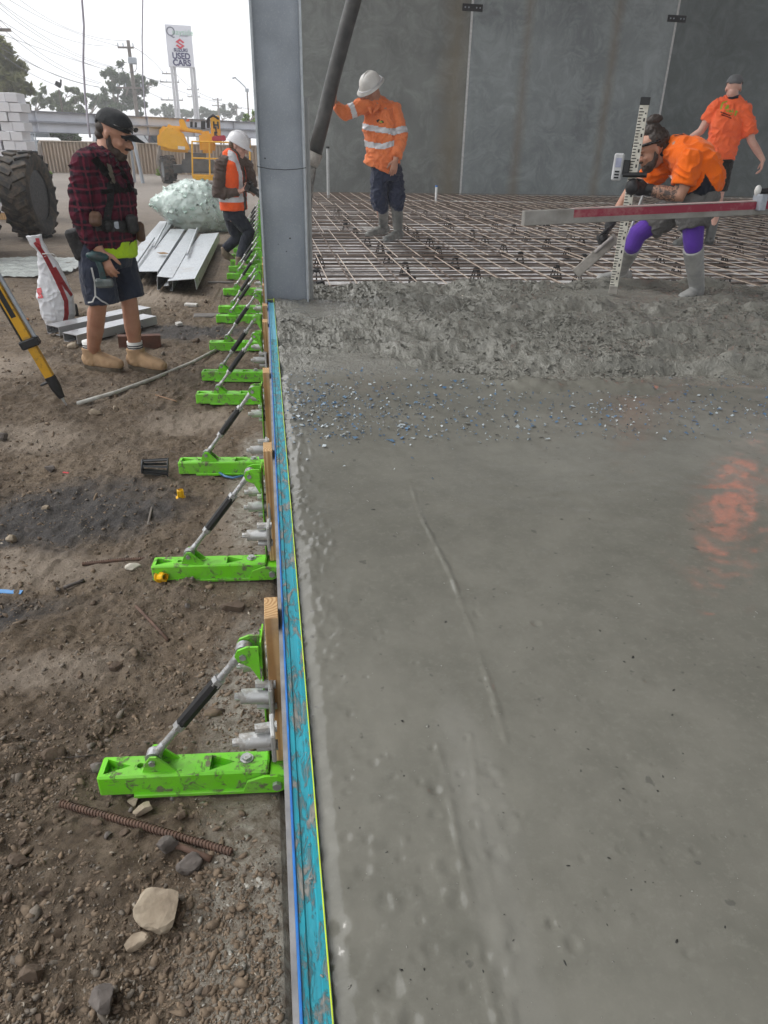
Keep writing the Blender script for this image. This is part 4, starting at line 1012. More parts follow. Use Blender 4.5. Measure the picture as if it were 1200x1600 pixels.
# cordless drill hanging from his belt
dt = empty('cordless_drill', P(160, 440, .25)); tag(dt, 'dark teal cordless drill hanging under the plaid man\'s hand', 'drill')
TEALP = mat('teal_tool_plastic', (.012, .065, .07), (.03, .035, .037), .45, scale=25)
rx = Matrix((p.r, p.n, Vector((0, 0, 1)))).transposed()
bm = bmesh.new(); chain(bm, [(P(139, 399, .27), .020), (P(144, 400, .27), .032), (P(158, 402, .27), .034), (P(163, 402, .27), .026)], seg=14); obj('motor_housing', bm, TEALP, dt, True)
bm = bmesh.new(); chain(bm, [(P(152, 404, .27), .022), (P(158, 420, .27), .019), (P(162, 438, .27), .023)], seg=12); obj('handle', bm, TEALP, dt, True)
bm = bmesh.new(); box(bm, P(163, 442, .27), (.115, .075, .055), rx, .012); obj('battery', bm, mat('tool_battery', (.16, .18, .18), (.05, .07, .07), .5), dt)
bm = bmesh.new(); cyl(bm, P(163, 402, .27), P(170, 403, .27), .022, .012, 12); obj('chuck', bm, plate, dt, 'auto')

# ------------------------------------------------------------------ man in white hard hat taking pictures
ORANGE = cloth('hi_vis_orange', (.86, .115, .02), (.70, .085, .02), wr=.4); BROWN = cloth('brown_hoodie', (.105, .075, .062), (.075, .052, .043), wr=.5); DENIM = cloth('dark_denim', (.013, .016, .026), (.024, .028, .042))
p = Person('person', 'man in white hard hat, brown hoodie and orange vest holding a camera', gp(370, 414), -20)
P = p.P; t = p.t
H = Head(P(372, 228), p.f * .9 + Vector((0, 0, -.36)), (0, 0, 1), 1.16)
pel, waist, chest, uch = P(366, 334), P(364, 308), P(363, 272), P(362, 250)
sR, eR, wR = P(346, 258, .12), P(340, 303, .18), P(376, 299, .22); sL, eL, wL = P(385, 258, -.12), P(394, 290, -.05), P(390, 296, .10)
hR, kR = P(368, 336, .07), P(389, 362, .05); heR, toR = gp(371, 418), gp(387, 421)
hL, kL = P(360, 336, -.08), P(371, 372, -.12); heL, toL = P(349, 400, -.15), P(362, 409, -.15)
aR = heR.lerp(toR, .25) + Vector((0, 0, .1)); aL = heL + Vector((0, 0, .07)) + p.f * .03
bm = bmesh.new(); H.skull(bm); chain(bm, [(H.at(0, -.03, -.06), .056), (P(366, 244), .06), (uch, .08)], seg=14)
torso(bm, [(pel, .15, .11), (waist, .15, .12), (chest, .16, .12), (uch, .13, .08)], p.l)
limb(bm, [sR, eR, wR], [.055, .05, .04, .04, .03]); limb(bm, [sL, eL, wL], [.055, .05, .04, .04, .03])
hand(bm, wR, P(386, 297, .2) - wR + Vector((0, 0, .04)), Vector((0, 0, 1)) - p.n * .3, -p.n, .9, 1.0); hand(bm, wL, p.f * .5 + Vector((0, 0, -.3)) - p.n * .2, -p.n - p.f * .2, Vector((0, 0, 1)), .8, 1.0)
limb(bm, [hR, kR, aR], [.08, .075, .06, .055, .04]); limb(bm, [hL, kL, aL], [.08, .075, .06, .055, .04])
fused('body', bm, SKIN_PALE, t, .006, 3); H.eyes(t)
bm = bmesh.new(); H.ell(bm, 0, -.05, -.01, .074, .055, .06); fused('hair', bm, mat('sandy_hair', (.10, .06, .03), None, .6), t, .008, 2)
hard_hat(H, t, HAT)
bm = bmesh.new(); torso(bm, [(P(366, 326), .19, .15), (waist, .185, .155), (chest, .195, .155), (uch, .15, .12), (P(365, 242), .095, .10)], p.l, ('flat', 'round'))
sph(bm, P(358, 246, -.02), (.13, .12, .085)); sph(bm, sR, .085); sph(bm, sL, .085); yoke(bm, sR, P(364, 248), sL, .08, .11)
limb(bm, [sR, eR, P(373, 300, .22)], [.088, .085, .078, .068, .05], cap=('round', 'flat')); limb(bm, [sL, eL, wL - p.f * .02], [.085, .08, .072, .062, .05], cap=('round', 'flat'))
hood = fused('hoodie', bm, BROWN, t, .009, 6, .010, 8)
bm = bmesh.new(); torso(bm, [(P(366, 328), .205, .168), (waist, .203, .172), (chest, .212, .172), (P(362, 256), .185, .15), (P(362, 248), .14, .13)], p.l, ('flat', 'round')); vest = fused('hi_vis_vest', bm, ORANGE, t, .009, 3, .004, 8)
# open front and arm holes: the hoodie shows between the two halves
fr = chest + p.f * .17
def cut_faces(o, pred):
    bm = bmesh.new(); bm.from_mesh(o.data); bmesh.ops.delete(bm, geom=[f for f in bm.faces if pred(f.calc_center_median())], context='FACES'); bm.to_mesh(o.data); bm.free()
cut_faces(vest, lambda c: (c - chest).dot(p.f) > .02 and -.05 + .0 < (c - chest).dot(p.l) + .02 < .05 + .10 * max(0, (c.z - chest.z)) and True)
cut_faces(vest, lambda c: ((c - sR).length < .115 and abs((c - sR).dot(p.f)) < .075))
skim(vest, lambda c, n: .055 < (c.z - waist.z) + .02 < .11 - .0 if False else abs(c.z - (waist.z - .02)) < .032, 'reflective_band', REFLECT, .004, t)
skim(vest, lambda c, n: c.z > waist.z and abs((c - chest).dot(p.l) + .115) < .032 and (c - chest).dot(p.f) > 0, 'reflective_band', REFLECT, .004, t)
skim(vest, lambda c, n: c.z > waist.z and abs((c - chest).dot(p.l) - .12) < .03 and (c - chest).dot(p.f) > 0, 'reflective_band', REFLECT, .004, t)
bm = bmesh.new(); torso(bm, [(P(366, 320), .155, .125), (pel, .165, .14), (P(366, 344), .15, .13)], p.l, 'flat'); limb(bm, [hR, kR, aR], [.10, .098, .082, .075, .062], cap=('round', 'flat')); limb(bm, [hL, kL, aL + Vector((0, 0, .02))], [.10, .095, .08, .072, .06], cap=('round', 'flat')); fused('jeans', bm, DENIM, t, .009, 3, .004, 12)
BOOT = mat('dusty_boot', (.17, .13, .095), (.26, .20, .145), .85, scale=10)
for he, to, ak in ((heR, toR, aR), (heL, toL, aL)):
    bm = bmesh.new(); L_ = (to - he).normalized(); boot_shape(bm, he, he + L_ * .27, ak - Vector((0, 0, .02)), ak + Vector((0, 0, .05)), .052, .055, h=.08, w=.047); fused('work_boot', bm, BOOT, t, .007, 2)
ct = empty('camera_body', P(392, 296, .26)); tag(ct, 'black digital camera held in front of the orange vest', 'camera')
ct.name = 'photo_camera'
cr = Matrix((p.l, p.f, Vector((0, 0, 1)))).transposed() @ Matrix.Rotation(.5, 3, 'X').inverted()
c = P(389, 292, .27); fd = cr @ Vector((0, 1, 0)); ud = cr @ Vector((0, 0, 1))
bm = bmesh.new(); box(bm, c, (.14, .07, .10), cr, .012); obj('camera_housing', bm, EYE, ct); bm = bmesh.new(); box(bm, c + ud * .06, (.06, .06, .035), cr, .010); obj('viewfinder_hump', bm, EYE, ct)
bm = bmesh.new(); cyl(bm, c + fd * .03, c + fd * .15, .042, .038, 18); lo_ = obj('lens', bm, WEB, ct, 'auto'); bm = bmesh.new(); cyl(bm, c + fd * .13, c + fd * .19, .046, .054, 18); obj('lens_hood', bm, EYE, lo_, 'auto')
def paint(o, pred, m):
    """another colour of cloth sewn into the same garment"""
    o.data.materials.append(m); k = len(o.data.materials) - 1
    for f in o.data.polygons:
        if pred(f.center): f.material_index = k
SHIRT_O = cloth('dusty_orange_work_shirt', (.80, .235, .085), (.66, .17, .062), wr=.8); NAVYT = cloth('navy_work_trousers', (.022, .028, .052), (.035, .042, .072), wr=.7)
# ------------------------------------------------------------------ hose man
p = Person('person', 'man in white brimmed hard hat and orange long sleeve shirt holding the hose', onz(603, 374, MESH_Z + .01), -122)
P = p.P; t = p.t
H = Head(P(580, 138, .08), p.f * .80 + Vector((0, 0, -.55)) - p.r * .10, Vector((0, 0, 1)) + p.f * .1 - p.r * .06, 1.12)
pel, waist, chest, uch, neck = P(604, 268), P(600, 238), P(594, 200), P(592, 172), P(590, 160, .05)
sR, eR, wR = P(564, 166, .10), P(539, 178, .14), P(523, 160, .16); sL, eL, wL = P(617, 172, .0), P(627, 212, .08), P(618, 250, .22)
hR, kR, hL, kL = P(593, 270, .05), P(592, 314, .09), P(616, 268, -.05), P(620, 312, .0)
heR, toR, heL, toL = onz(606, 363, MESH_Z + .012), onz(573, 370, MESH_Z + .012), onz(628, 371, MESH_Z + .012), onz(601, 379, MESH_Z + .012)
aR, aL = heR.lerp(toR, .22) + Vector((0, 0, .09)), heL.lerp(toL, .25) + Vector((0, 0, .09))
bm = bmesh.new(); H.skull(bm); chain(bm, [(H.at(0, -.03, -.06), .058), (P(588, 158, .06), .062), (neck, .075), (uch, .08)], seg=14)
torso(bm, [(pel, .16, .11), (waist, .16, .12), (chest, .17, .12), (uch, .14, .09)], p.l)
limb(bm, [sR, eR, wR], [.055, .05, .042, .04, .03]); limb(bm, [sL, eL, wL], [.055, .05, .042, .042, .032])
hand(bm, wR, P(524, 138, .14) - wR, p.n * .2 - p.r, -p.n, .55, 1.05); hand(bm, wL, P(612, 282, .24) - wL, p.r * -.3 + p.n, -p.r, .35, 1.1)
limb(bm, [hR, kR, aR], [.08, .075, .06, .055, .045]); limb(bm, [hL, kL, aL], [.08, .075, .06, .055, .045])
fused('body', bm, SKIN, t, .006, 3); H.eyes(t)
hat = hard_hat(H, t, mat('dusty_white_hat', (.66, .65, .62), (.5, .48, .45), .45, scale=9), True)
bm = bmesh.new(); L_ = [H.at(.118 * math.cos(a), .142 * math.sin(a) - .006, .038 - .006 * math.sin(a)) for a in np.linspace(0, 2 * PI, 25)]; tube(bm, L_, .006, 6); obj('hat_band', bm, REFLECT, hat, True)
bm = bmesh.new(); torso(bm, [(P(592, 264), .20, .155), (P(597, 250), .21, .165), (waist, .212, .17), (chest, .212, .16), (uch, .175, .12), (P(590, 162, .03), .09, .085)], p.l, ('flat', 'round'))
yoke(bm, sR, P(590, 163, .02), sL, .08, .095); sph(bm, sR, .082); sph(bm, sL, .084); limb(bm, [sR, eR, P(524, 165, .16)], [.086, .08, .072, .066, .05], cap=('round', 'flat')); limb(bm, [sL, eL, P(619, 246, .21)], [.086, .082, .074, .068, .056], cap=('round', 'flat'))
shirt = fused('shirt', bm, SHIRT_O, t, .009, 6, .012, 7)
def vband(o, pts, w, lo=-1e9, hi=1e9):
    """horizontal tape: between two heights that sag along the pixel path"""
    us = [a for a, _ in pts]; vs_ = [b for _, b in pts]
    def pr(c, n):
        u, v, _ = prj(c); return lo < u < hi and abs(v - np.interp(u, us, vs_)) < w
    return pr
skim(shirt, vband(shirt, [(558, 194), (577, 200), (608, 205), (620, 203)], 4.6, 556, 612), 'reflective_band', REFLECT, .004, t)
skim(shirt, vband(shirt, [(558, 220), (577, 226), (598, 229), (622, 222)], 4.6, 556, 616), 'reflective_band', REFLECT, .004, t)
skim(shirt, lambda c, n: (c - sL).length > 0 and abs((c - (sL.lerp(eL, .86))).dot((eL - sL).normalized())) < .035 and (c - eL).length < .16, 'reflective_band', REFLECT, .004, t)
skim(shirt, lambda c, n: abs((c - (sR.lerp(eR, .55))).dot((eR - sR).normalized())) < .030 and (c - sR.lerp(eR, .55)).length < .13, 'reflective_band', REFLECT, .004, t)
tr = bvh(shirt)
decal(tr, [(588, 188), (592, 186), (599, 189), (600, 192), (594, 193), (589, 191)], 'chest_badge', mat('dark_badge', (.02, .022, .02), None, .7), t); decal(tr, [(593, 189), (598, 190), (597, 192), (593, 191)], 'chest_badge', mat('lime_badge', (.30, .45, .05), None, .7), t, .005)
for s_ in (1, -1):
    bm = bmesh.new(); q = P(590, 160, .04); chain(bm, [(P(586 + 9 * s_, 158, .06), .030, .008), (P(583 + 5 * s_, 170, .17), .026, .008), (P(582 + 2 * s_, 177, .19), .010, .006)], side=p.r, seg=10); obj('collar', bm, SHIRT_O, t, True)
bm = bmesh.new(); torso(bm, [(P(602, 258), .175, .135), (pel, .175, .135), (P(604, 282), .165, .13)], p.l, 'flat'); limb(bm, [hR, kR, P(597, 322, .06)], [.105, .105, .102, .098, .082], cap='round'); limb(bm, [hL, kL, P(621, 322, .0)], [.105, .105, .102, .098, .082], cap='round')
fused('trousers', bm, NAVYT, t, .009, 3, .012, 9)
for he, to, ak, tp in ((heR, toR, aR, P(598, 318, .06)), (heL, toL, aL, P(620, 318, .0))):
    bm = bmesh.new(); boot_shape(bm, he, to, ak, tp, .058, .078, h=.09, w=.052); fused('rubber_boot', bm, GUM, t, .007, 2, .002, 20)

# ------------------------------------------------------------------ levelling man, bent over the staff
OR2 = cloth('bright_orange_polo', (.90, .165, .006), (.78, .125, .006), wr=.5); NAVYP = cloth('navy_polo_panel', (.012, .015, .026)); GREYS = cloth('grey_shorts', (.17, .165, .16), (.11, .108, .105), wr=.7); PURPLE = cloth('purple_knee_sleeve', (.115, .045, .36), (.085, .03, .28), wr=.3)
TATT = Mat('tattooed_skin'); a = TATT.mix(TATT.ramp(TATT.noise(38, 5, .7, 1.0), [(.44, 0), (.54, 1)]), (.43, .235, .155), (.085, .06, .052)); TATT.base(a); TATT.rough(.5); TATT = TATT.m
p = Person('person', 'bearded man with hair bun bending over a levelling staff in orange polo', onz(1081, 466, S - .03), -168)
P = p.P; t = p.t
H = Head(P(1021, 234, .04), p.f * .90 + Vector((0, 0, -.42)) - p.n * .12, Vector((0, 0, 1)) + p.f * .2, 1.12)
pel, lum, tho, uch = P(1090, 318), P(1094, 280), P(1077, 247), P(1058, 236)
sL, eL, wL = P(1078, 252, .19), P(1062, 306, .22), P(1010, 296, .20); sR, eR, wR = P(1036, 262, -.16), P(988, 292, -.14), P(952, 352, -.06)
hL, kL, hR, kR = P(1084, 325, .09), P(1083, 374, .11), P(1060, 322, -.10), P(996, 366, -.02)
fz = S - .055
heL, toL, heR, toR = onz(1092, 466, fz), onz(1062, 472, fz), onz(982, 438, fz), onz(934, 440, fz)
aL, aR = heL.lerp(toL, .25) + Vector((0, 0, .10)), heR.lerp(toR, .3) + Vector((0, 0, .10))
bm = bmesh.new(); H.skull(bm); chain(bm, [(H.at(0, -.04, -.05), .060), (P(1042, 240, .01), .062), (uch, .075)], seg=14)
torso(bm, [(pel, .15, .11), (lum, .15, .12), (tho, .17, .12), (uch, .13, .09)], p.l)
limb(bm, [sL, eL, wL], [.065, .06, .05, .052, .034]); limb(bm, [sR, eR, wR], [.06, .055, .045, .044, .032]); limb(bm, [hL, kL, aL], [.085, .08, .06, .055, .045]); limb(bm, [hR, kR, aR], [.085, .08, .06, .055, .045])
body = fused('body', bm, SKIN, t, .006, 3); H.eyes(t); H.beard(t, None, 1.02)
paint(body, lambda c: (c - eL.lerp(wL, .45)).length < .15 and abs((c - eL).dot((wL - eL).normalized()) - .14) < .12, TATT)
bm = bmesh.new(); H.ell(bm, 0, -.03, .046, .080, .090, .086); H.ell(bm, 0, -.062, .0, .066, .045, .06); H.ell(bm, 0, -.02, .115, .052, .062, .05); H.ell(bm, 0, -.045, .175, .042, .046, .036); H.ell(bm, .02, -.07, .17, .022, .03, .022); H.ell(bm, -.02, -.03, .185, .02, .03, .02)
fused('hair', bm, HAIR, t, .006, 1, .004, 60)
bm = bmesh.new(); L_ = [H.at(.082 * math.cos(a), .104 * math.sin(a) - .006, .048 + .012 * math.sin(a)) for a in np.linspace(-.3, PI + .3, 18)]; chain(bm, [(q, .006, .011) for q in L_], side=H.s, seg=8); hb = obj('sunglasses_band', bm, EYE, t, True)
bm = bmesh.new()
for q in (-1, 1): H.ell(bm, q * .037, .106, .066, .034, .012, .02, 12, 8)
obj('sunglasses', bm, EYE, hb, True)
bm = bmesh.new(); torso(bm, [(P(1094, 302), .185, .15), (lum, .20, .165), (P(1088, 260), .21, .165), (tho, .205, .15), (uch, .15, .12), (P(1046, 236), .085, .085)], p.l, ('flat', 'round'))
yoke(bm, sL, P(1052, 234), sR, .085, .10); sph(bm, sL, .088); sph(bm, sR, .085); limb(bm, [sL, sL.lerp(eL, .45), sL.lerp(eL, .68)], [.092, .095, .096, .094, .088], cap=('round', 'flat')); limb(bm, [sR, sR.lerp(eR, .4), sR.lerp(eR, .62)], [.088, .088, .086, .084, .08], cap=('round', 'flat'))
polo = fused('polo_shirt', bm, OR2, t, .008, 7, .012, 7)
def side_panel(c):
    u, v, _ = prj(c); e = 262 + (1096 - u) * 1.25 if u < 1096 else 262 + (u - 1096) * 1.6
    return v > e and u > 1056 and (c - sL.lerp(eL, .4)).length > .13
paint(polo, side_panel, NAVYP)
bm = bmesh.new(); chain(bm, [(P(1050, 238, .0), .098), (P(1041, 243, .01), .085), (P(1037, 250, .02), .078)], seg=18, cap='flat'); fused('collar', bm, NAVYP, t, .008, 2)
tr = bvh(polo); decal(tr, [(1044, 274), (1050, 274), (1050, 281), (1044, 281)], 'chest_badge', mat('pale_badge', (.8, .5, .45), None, .7), t); strap(tr, [(1054, 213), (1066, 210), (1076, 212)], .02, 'shoulder_print', NAVYP, t, .003, 4)
bm = bmesh.new(); torso(bm, [(P(1093, 296), .165, .14), (pel, .175, .15), (P(1082, 334), .165, .14)], p.l, 'flat'); limb(bm, [hL, hL.lerp(kL, .5), P(1084, 358, .11)], [.12, .125, .12, .118, .112], cap=('round', 'flat')); limb(bm, [hR, hR.lerp(kR, .4), hR.lerp(kR, .72)], [.118, .12, .115, .112, .105], cap=('round', 'flat'))
fused('shorts', bm, GREYS, t, .009, 3, .010, 9)
tL, tR_ = P(1083, 388, .11), P(988, 384, -.01)
bm = bmesh.new(); chain(bm, [(hL.lerp(kL, .55), .082), (kL, .076), (tL + Vector((0, 0, .01)), .070)], seg=16); fused('knee_sleeve', bm, PURPLE, t, .007, 3)
bm = bmesh.new(); chain(bm, [(hR.lerp(kR, .62), .083), (kR, .078), (tR_, .070)], seg=16); fused('knee_sleeve', bm, PURPLE, t, .007, 3)
CEMB = mat('cement_dusted_boot', (.26, .265, .26), (.42, .415, .40), .6, scale=9, bump=.3, bscale=50)
for he, to, ak, tp in ((heL, toL, aL, tL), (heR, toR, aR, tR_)):
    bm = bmesh.new(); boot_shape(bm, he, to, ak, tp, .060, .078, h=.09, w=.05); fused('rubber_boot', bm, CEMB, t, .007, 2, .002, 18)
# levelling staff with laser receiver: foot on the concrete, held in his left hand
foot = onz(957, 459, S + .01); d1 = ray(1009, 153); n_ = Vector((foot.x, foot.y, 0)).normalized()
top = CC + d1 * (((foot - CC).dot(n_) + .02) / d1.dot(n_)); sd_ = (top - foot).normalized(); sx = (n_.cross(sd_)).normalized() * -1
st = empty('levelling_staff', foot); tag(st, 'white graduated levelling staff held upright by the bending man', 'staff')
srot = Matrix((sx, sd_.cross(sx), sd_)).transposed()
STF = mat('staff_white', (.68, .66, .58), (.5, .47, .4), .5, scale=20); INK = mat('black_ink', (.015, .015, .015), None, .6); REDI = mat('red_ink', (.45, .03, .03), None, .6)
L_ = (top - foot).length
bm = bmesh.new(); box(bm, foot + sd_ * L_ * .5, (.062, .022, L_), srot, .003); obj('rod', bm, STF, st)
bm = bmesh.new(); box(bm, foot + sd_ * .03, (.066, .026, .06), srot, .003); obj('foot_shoe', bm, CEM, st)
bm = bmesh.new(); box(bm, foot + sd_ * (L_ - .02), (.068, .03, .05), srot, .003); obj('top_clamp', bm, plate, st)
yv = srot @ Vector((0, 1, 0)); yv = yv if yv.dot(n_) < 0 else -yv
rs = np.random.RandomState(3); bm = bmesh.new()
for i in range(int(L_ / .02)):
    z = .07 + i * .02
    if z > L_ - .06: break
    w_ = (.034, .022, .022, .022, .028)[i % 5]; box(bm, foot + sd_ * z + yv * .0115 + sx * (.029 - w_ / 2), (w_, .001, .007), srot)
g = obj('graduation', bm, INK, st); g['kind'] = 'stuff'
bm = bmesh.new()
for i in range(int(L_ / .1)):
    z = .12 + i * .1
    if z < L_ - .08: box(bm, foot + sd_ * z + yv * .0115 - sx * .014, (.012, .001, .022), srot); box(bm, foot + sd_ * (z + .04) + yv * .0115 - sx * .018, (.010, .001, .010), srot)
g = obj('numerals', bm, INK, st); g['kind'] = 'stuff'
# receiver clamped to the rod
zc = .62 * L_; rc = foot + sd_ * ((ony(990, 262, foot.y).z - foot.z) / sd_.z)
rt_ = empty('laser_receiver', rc - sx * .09); tag(rt_, 'pale grey laser receiver with small screen clamped to the staff', 'receiver')
sx = -sx if prj(rc + sx * .1)[0] < prj(rc)[0] else sx; c = rc - sx * .115 + yv * .02
bm = bmesh.new(); box(bm, c, (.072, .032, .185), srot, .010); obj('receiver_case', bm, mat('pale_grey_case', (.55, .56, .57), None, .45), rt_)
bm = bmesh.new(); box(bm, c + yv * .0165 + sd_ * .03, (.040, .004, .062), srot); obj('screen', bm, mat('lcd_screen', (.36, .38, .52), None, .15), rt_)
for i in range(3):
    bm = bmesh.new(); box(bm, c + yv * .0165 - sd_ * (.03 + .02 * i), (.034, .004, .012), srot, .001); obj('button', bm, plate, rt_)
bm = bmesh.new(); box(bm, rc - sx * .055 + yv * .01, (.05, .04, .10), srot, .006); obj('clamp_body', bm, plate, rt_)
bm = bmesh.new(); cyl(bm, rc - sx * .07 - sd_ * .05 + yv * .03, rc + sx * .10 - sd_ * .045 + yv * .03, .016, .019, 12); obj('clamp_screw', bm, plate, rt_, 'auto')
# gloves close on the things held
gl = foot + sd_ * ((ony(996, 292, foot.y).z - foot.z) / sd_.z)
bm = bmesh.new(); wl = wL; limb(bm, [wL.lerp(eL, .16), wL], [.044, .044, .042]); fd_ = (gl + yv * .03 - wL)
hand(bm, wL, fd_ + sx * -.04, -sd_ * .1 - yv, sd_, 1.25, 1.1, 1.15); sph(bm, gl + yv * .012 + sx * .012, (.052, .048, .058), 14, 10); fused('glove', bm, GLOVE, t, .006, 2, .002, 40)
tl0, tl1 = P(962, 366, -.02), P(898, 424, .05)
bm = bmesh.new(); limb(bm, [wR.lerp(eR, .12), wR], [.042, .042, .040]); hand(bm, wR, P(940, 380, -.03) - wR, p.n * -.3 - p.r * .7 + Vector((0, 0, -.4)), -p.n, 1.1, 1.1, 1.15); sph(bm, P(942, 374, -.02), (.045, .045, .055), 14, 10); fused('glove', bm, GLOVE, t, .006, 2, .002, 40)
# hand float in his right hand
ft = empty('hand_float', tl1); tag(ft, 'long grey hand float dipping towards the concrete in the bending man\'s glove', 'float')
dv = (tl1 - tl0).normalized(); nv = p.n
bm = bmesh.new(); fx = nv.cross(dv).normalized(); fr_ = Matrix((fx, nv, dv)).transposed(); box(bm, tl0.lerp(tl1, .52) + fx * -.02, (.085, .020, (tl1 - tl0).length * 1.0), fr_, .006); obj('blade', bm, CEM, ft)
bm = bmesh.new(); q0, q1 = tl0.lerp(tl1, .08) - nv * .05, tl0.lerp(tl1, .45) - nv * .05; chain(bm, [(q0, .014), (q0.lerp(q1, .5), .017), (q1, .014)], seg=12); hd_ = obj('handle', bm, mat('pale_handle', (.30, .28, .27), (.2, .18, .17), .6), ft, True)
for q in (q0, q1):
    bm = bmesh.new(); cyl(bm, q, q + nv * .05, .008, seg=10); obj('handle_post', bm, CEM, ft)
bm = bmesh.new(); cyl(bm, P(1012, 286, -.05), P(980, 372, -.03), .012, seg=12); tag(obj('steel_rod', bm, GALV, None, 'auto'), 'thin galvanised rod leaning behind the levelling staff', 'rod')

# ------------------------------------------------------------------ walking man, seen from behind
OR3 = cloth('fluoro_orange_tee', (.95, .17, .055), (.85, .13, .045), wr=.5)
p = Person('person', 'man in grey cap and fluorescent orange tee walking away over the mesh', onz(1104, 381, MESH_Z + .01), 108)
P = p.P; t = p.t
H = Head(P(1146, 138), p.f + Vector((0, 0, -.15)) + p.r * .22, (0, 0, 1), 1.10)
pel, waist, chest, uch = P(1122, 256), P(1125, 236), P(1138, 196), P(1143, 166)
sL, eL, wL = P(1119, 166), P(1095, 205), P(1070, 222, -.05); sR, eR, wR = P(1163, 170), P(1174, 220, .03), P(1192, 250, .02)
hR, kR, hL, kL = P(1128, 262, .02), P(1122, 308, .04), P(1116, 262, -.02), P(1098, 312, -.05)
fz = MESH_Z + .012
heR, toR, heL, toL = onz(1106, 383, fz), onz(1116, 375, fz), onz(1072, 382, fz), onz(1054, 384, fz)
dR_ = (toR - heR).normalized() * .28; toR = heR + dR_; dL_ = (toL - heL); toL = heL + dL_.normalized() * .27
aR, aL = heR.lerp(toR, .25) + Vector((0, 0, .09)), heL.lerp(toL, .25) + Vector((0, 0, .09))
bm = bmesh.new(); H.skull(bm); chain(bm, [(H.at(0, -.03, -.05), .062), (P(1145, 150), .064), (uch, .08)], seg=14)
torso(bm, [(pel, .15, .11), (waist, .15, .12), (chest, .17, .12), (uch, .13, .09)], p.l)
limb(bm, [sR, eR, wR], [.06, .055, .046, .044, .03]); limb(bm, [sL, eL, wL], [.06, .055, .046, .044, .03]); hand(bm, wR, P(1188, 272, .02) - wR, -p.r, p.n, .6, 1.05); hand(bm, wL, wL - eL, p.f, Vector((0, 0, 1)), .5, 1.0)
limb(bm, [hR, kR, aR], [.085, .08, .062, .06, .045]); limb(bm, [hL, kL, aL], [.085, .08, .062, .06, .045])
fused('body', bm, SKIN_PALE, t, .006, 3)
cap_shape(H, t, cloth('grey_cap_cloth', (.14, .145, .15), (.11, .112, .12), wr=.2), .07, -.015)
bm = bmesh.new(); torso(bm, [(P(1122, 249), .185, .145), (waist, .185, .15), (P(1131, 216), .19, .15), (chest, .21, .15), (P(1142, 175), .20, .125), (P(1144, 158), .10, .085)], p.l, ('flat', 'round'))
yoke(bm, sL, P(1144, 160), sR, .078, .095); sph(bm, sL, .082); sph(bm, sR, .082); limb(bm, [sR, sR.lerp(eR, .5), sR.lerp(eR, .82)], [.084, .086, .086, .086, .084], cap=('round', 'flat')); limb(bm, [sL, sL.lerp(eL, .4), sL.lerp(eL, .62)], [.084, .084, .084, .082, .08], cap=('round', 'flat'))
tee = fused('tee_shirt', bm, OR3, t, .009, 7, .012, 7)
bm = bmesh.new(); chain(bm, [(P(1144.5, 156), .092), (P(1144.5, 151), .080)], seg=18, cap='flat'); obj('collar', bm, NAVYP, t, True)
tr = bvh(tee); LOGO = mat('lime_print', (.28, .42, .03), None, .8); INKR = mat('maroon_print', (.22, .03, .02), None, .8)
for poly in ([(1128, 160), (1137, 157), (1136, 159), (1129, 162)], [(1127, 162), (1130, 161), (1127, 171), (1125, 171)], [(1131, 171), (1137, 163), (1139, 164), (1138, 175), (1135, 174), (1135, 170)], [(1139, 175), (1140, 169), (1143, 174), (1145, 170), (1146, 176), (1143, 180)], [(1147, 178), (1150, 172), (1153, 174), (1149, 182)]):
    decal(tr, poly, 'back_logo', LOGO, tee)
for (a_, b_) in (((1126, 175), (1141, 181)), ((1127, 179), (1143, 185))): strap(tr, [a_, b_], .012, 'back_lettering', INKR, tee, .003, 6)
bm = bmesh.new(); torso(bm, [(P(1122, 244), .165, .13), (pel, .175, .14), (P(1122, 270), .16, .13)], p.l, 'flat'); limb(bm, [hR, hR.lerp(kR, .5), P(1122, 298, .03)], [.11, .115, .112, .11, .105], cap=('round', 'flat')); limb(bm, [hL, hL.lerp(kL, .5), P(1102, 298, -.04)], [.11, .112, .11, .108, .105], cap=('round', 'flat'))
fused('shorts', bm, cloth('black_shorts', (.014, .014, .013)), t, .009, 3, .005, 9)
for he, to, ak, tp, m_ in ((heR, toR, aR, P(1116, 332, .03), mat('dark_gumboot', (.03, .034, .035), (.12, .12, .115), .45, scale=6)), (heL, toL, aL, P(1084, 335, -.06), GUM)):
    bm = bmesh.new(); boot_shape(bm, he, to, ak, tp, .06, .078, h=.09, w=.05); fused('rubber_boot', bm, m_, t, .007, 2)
# ================================================================== THINGS ON SITE
# concrete pump hose
HB = Vector((1.45, 9.0, 0))
def hp(u, v, off=0.0): return onplane(u, v, HB, off)
HOSE = mat('black_hose_rubber', (.022, .022, .022), (.06, .058, .054), .45, scale=8, bump=.2, bscale=30)
t = empty('pump_hose', hp(487, 330)); tag(t, 'thick black concrete pump hose hanging down beside the steel column', 'hose')
pts = [hp(620, -230), hp(587, -110), hp(553, 0), hp(536, 62), hp(519, 128), hp(504, 190), hp(491, 244)]
bm = bmesh.new(); chain(bm, [(q, .080) for q in pts], seg=20, cap='flat'); obj('hose_body', bm, HOSE, t, True)
bm = bmesh.new(); chain(bm, [(hp(493, 238), .088), (hp(489, 250), .088), (hp(486, 258), .075)], seg=20, cap='flat'); obj('coupling', bm, CEM, t, True)
bm = bmesh.new(); chain(bm, [(hp(486, 256), .068), (hp(483, 285), .060), (hp(481, 310), .055), (hp(480, 345), .052)], seg=16, cap='flat'); obj('reducer_hose', bm, mat('cement_caked_hose', (.10, .10, .095), (.30, .295, .27), .8, scale=14, bump=.6, bscale=40), t, True)
